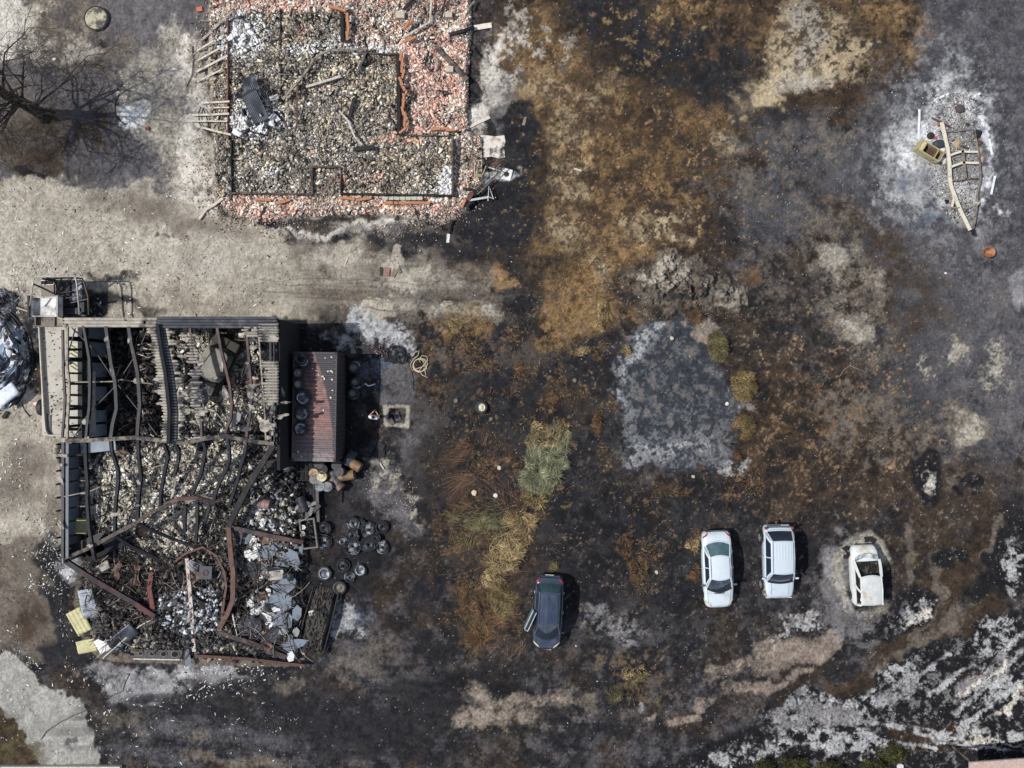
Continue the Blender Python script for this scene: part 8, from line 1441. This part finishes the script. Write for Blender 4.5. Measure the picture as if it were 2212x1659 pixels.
# ================================================================ SCATTERED SMALL DEBRIS (uncountable flakes)
def flakes(nm, lab, polys, pal, wts, smin=.02, smax=.07, el=2.2):
    U_, V_ = [], []
    cf = field(len(nm)*7, 34)
    for pl, n in polys: a, b = scatter(pl, n*2); k = cf(a, b) > .3+.45*RS.rand(len(a)); U_.append(a[k]); V_.append(b[k])
    u = np.concatenate(U_); v = np.concatenate(V_); n = len(u); a = smin+(smax-smin)*RS.rand(n)**2.5
    tag(chunks(nm, u, v, np.stack([a*(1+el*RS.rand(n)), a*.7, a*.22], 1), pick(n, pal, wts), 0, .15, zs=np.full(n, .012)), lab, 'flakes', kind='stuff')
WF_ = [(226, 222, 212), (240, 238, 234), (186, 180, 168), (90, 84, 78), (60, 56, 54)]
flakes('white_flakes', 'tiny white roofing flakes strewn over the yard and the tracks', [([(-10, 560), (300, 560), (300, 690), (-10, 690)], 500), ([(-10, 400), (660, 420), (660, 690), (-10, 690)], 1000), ([(-10, 880), (135, 860), (135, 1300), (-10, 1300)], 900), ([(-10, 1100), (150, 1200), (160, 1450), (-10, 1440)], 500),
        ([(200, 1450), (650, 1440), (640, 1665), (210, 1665)], 420), ([(380, 1425), (620, 1440), (560, 1500), (420, 1520)], 260), ([(0, 1440), (200, 1440), (200, 1660), (0, 1660)], 200), ([(70, 640), (80, 560), (240, 700), (60, 900)], 200)], WF_, [3, 2, 4, 1.4, .8], .012, .085)
flakes('pale_pebbles', 'small pale pebbles and ash grains scattered over the burnt field', [([(700, 700), (2212, 0), (2212, 1659), (700, 1659)], 1500), ([(1380, 560), (1620, 580), (1620, 690), (1370, 690)], 400), ([(1900, 150), (2200, 150), (2200, 330), (1950, 260)], 260), ([(780, 980), (900, 1000), (900, 1130), (800, 1120)], 500), ([(1050, 0), (1900, 0), (1900, 560), (1050, 500)], 400)], [(200, 196, 188), (232, 230, 226), (150, 144, 136), (176, 160, 140)], [4, 2, 4, 2], .015, .05, .6)
flakes('dark_crumbs', 'dark soot crumbs and gravel scattered over the pale yard', [([(-10, 0), (440, 0), (440, 400), (-10, 400)], 1800), ([(-10, 400), (660, 420), (1040, 560), (1040, 690), (-10, 690)], 3000), ([(-10, 880), (135, 860), (135, 1300), (-10, 1300)], 900)], [(70, 66, 62), (104, 98, 90), (50, 46, 44), (140, 132, 120)], [3, 3, 3, 2], .015, .05, .8)
# individual stones seen clearly
for i, (u, v, s_, c, lab) in enumerate([(1451, 731, .24, (196, 188, 164), 'pale flat stone in the upper part of the ash pond'), (1490, 770, .14, (150, 142, 124), 'small stone in the middle of the ash pond'), (1078, 1010, .24, (200, 196, 172), 'pale stone left of the big grass tussock'), (1024, 1064, .34, (214, 196, 160), 'cream stone among the red canes'), (1070, 1070, .28, (226, 226, 226), 'white torn scrap below the cane tangle'), (1497, 1029, .2, (186, 172, 158), 'pale stone at the bottom of the ash pond'), (1570, 872, .24, (226, 222, 214), 'white stone at the right rim of the ash pond'), (1241, 822, .26, (120, 112, 108), 'round grey stone left of the ash pond'), (985, 866, .28, (112, 110, 106), 'flat round grey stone left of the spare wheel'), (1060, 905, .24, (110, 108, 104), 'grey stone below the spare wheel'), (1244, 1395, .1, (230, 228, 222), 'tiny white stone right of the nose of the dark car'), (2042, 590, .16, (220, 220, 218), 'white elongated scrap below the trailer'), (1396, 1228, .16, (150, 160, 120), 'greenish stone left of the white saloon'), (1418, 1236, .22, (190, 186, 176), 'small stone near the saloon'), (1943, 1655, .4, (214, 212, 208), 'white block near the bottom right corner')]):
    mb = MB(); n = 7; r0 = [random.uniform(.75, 1.1) for _ in range(n)]; mb.poly([(s_/2*r0[k]*math.cos(6.283*k/n)*1.2, s_/2*r0[k]*math.sin(6.283*k/n)) for k in range(n)], 0, s_*.35); o = mb.build('stone' if i not in (4, 11) else 'scrap', cm(c), bevel=s_*.08); o.location = PG(u, v, 0); o.rotation_euler.z = random.random()*3; tag(o, lab, 'stone' if i not in (4, 11) else 'scrap')
bar([(1771, 495), (1776, 502), (1774, 513)], .07, .04, M_gwood, 'bent_bracket', 'small bent bracket alone on grey ground', 'bracket', z=.04); bar([(1815, 812), (1822, 800), (1838, 788), (1836, 782)], .02, .02, cm((170, 166, 158)), 'thin_wire', 'thin pale curled wire in the brown meadow', 'wire', z=.03, kind='tube'); bar([(1836, 790), (1850, 796), (1873, 804)], .02, .02, cm((170, 166, 158)), 'thin_wire', 'thin pale wire end running right', 'wire', z=.03, kind='tube')
bar([(745, 571), (752, 557)], .06, .04, M_pwood, 'pale_stick', 'short pale stick on the sandy tracks', 'stick', z=.04)
for i, (u, v, a, l, w_, c) in enumerate([(835, 587, 85, .5, .36, (150, 116, 106)), (851, 590, 60, .45, .28, (140, 120, 104)), (824, 586, 90, .5, .18, (60, 56, 56)), (862, 585, -60, .3, .2, (130, 118, 100))]):
    mb = MB(); mb.box((0, 0, 0), (l, w_, .05)); o = mb.build('board', cm(c), bevel=.01); o.location = PG(u, v, .05); o.rotation_euler = (0, .1, R(a)); tag(o, ['pinkish board in the middle of the sandy patch', 'brown board right of the pinkish one', 'black board left of the pinkish one', 'small brown chip at the right of the boards'][i], 'board')
bar([(88, 1598), (100, 1580), (130, 1560), (165, 1543), (200, 1530), (230, 1513), (242, 1502), (265, 1493), (270, 1475), (280, 1455)], .035, .03, M_blk, 'black_cable', 'long black cable curving across the pale path at the lower left', 'cable', z=.04, kind='tube')
mb = MB(); mb.box((0, 0, .15), (8.0, .3, .3)); o = mb.build('low_wall', cm((214, 206, 190)), bevel=.01); pp_ = P(110, 1662, .3); o.location = (pp_.x, pp_.y, 0); tag(o, 'low pale wall along the bottom edge at the lower left', 'wall')
rf = MB(); rf.box((0, 0, 0), (4.5, 2.0, .12), Euler((R(8), 0, R(4))).to_matrix()); o = rf.build('shed_roof', cm((196, 172, 158)), bevel=.01); pp_ = P(2180, 1676, 2.2); o.location = (pp_.x, pp_.y, 2.2); rt = o; tag(o, 'pale pink roof corner at the bottom right corner of the photo', 'roof')
for x in (-2, 2):
    mb = MB(); mb.beam([(x, .7, -2.2), (x, .7, -.1)], .12, .12); mb.build('post', M_gwood, rt)
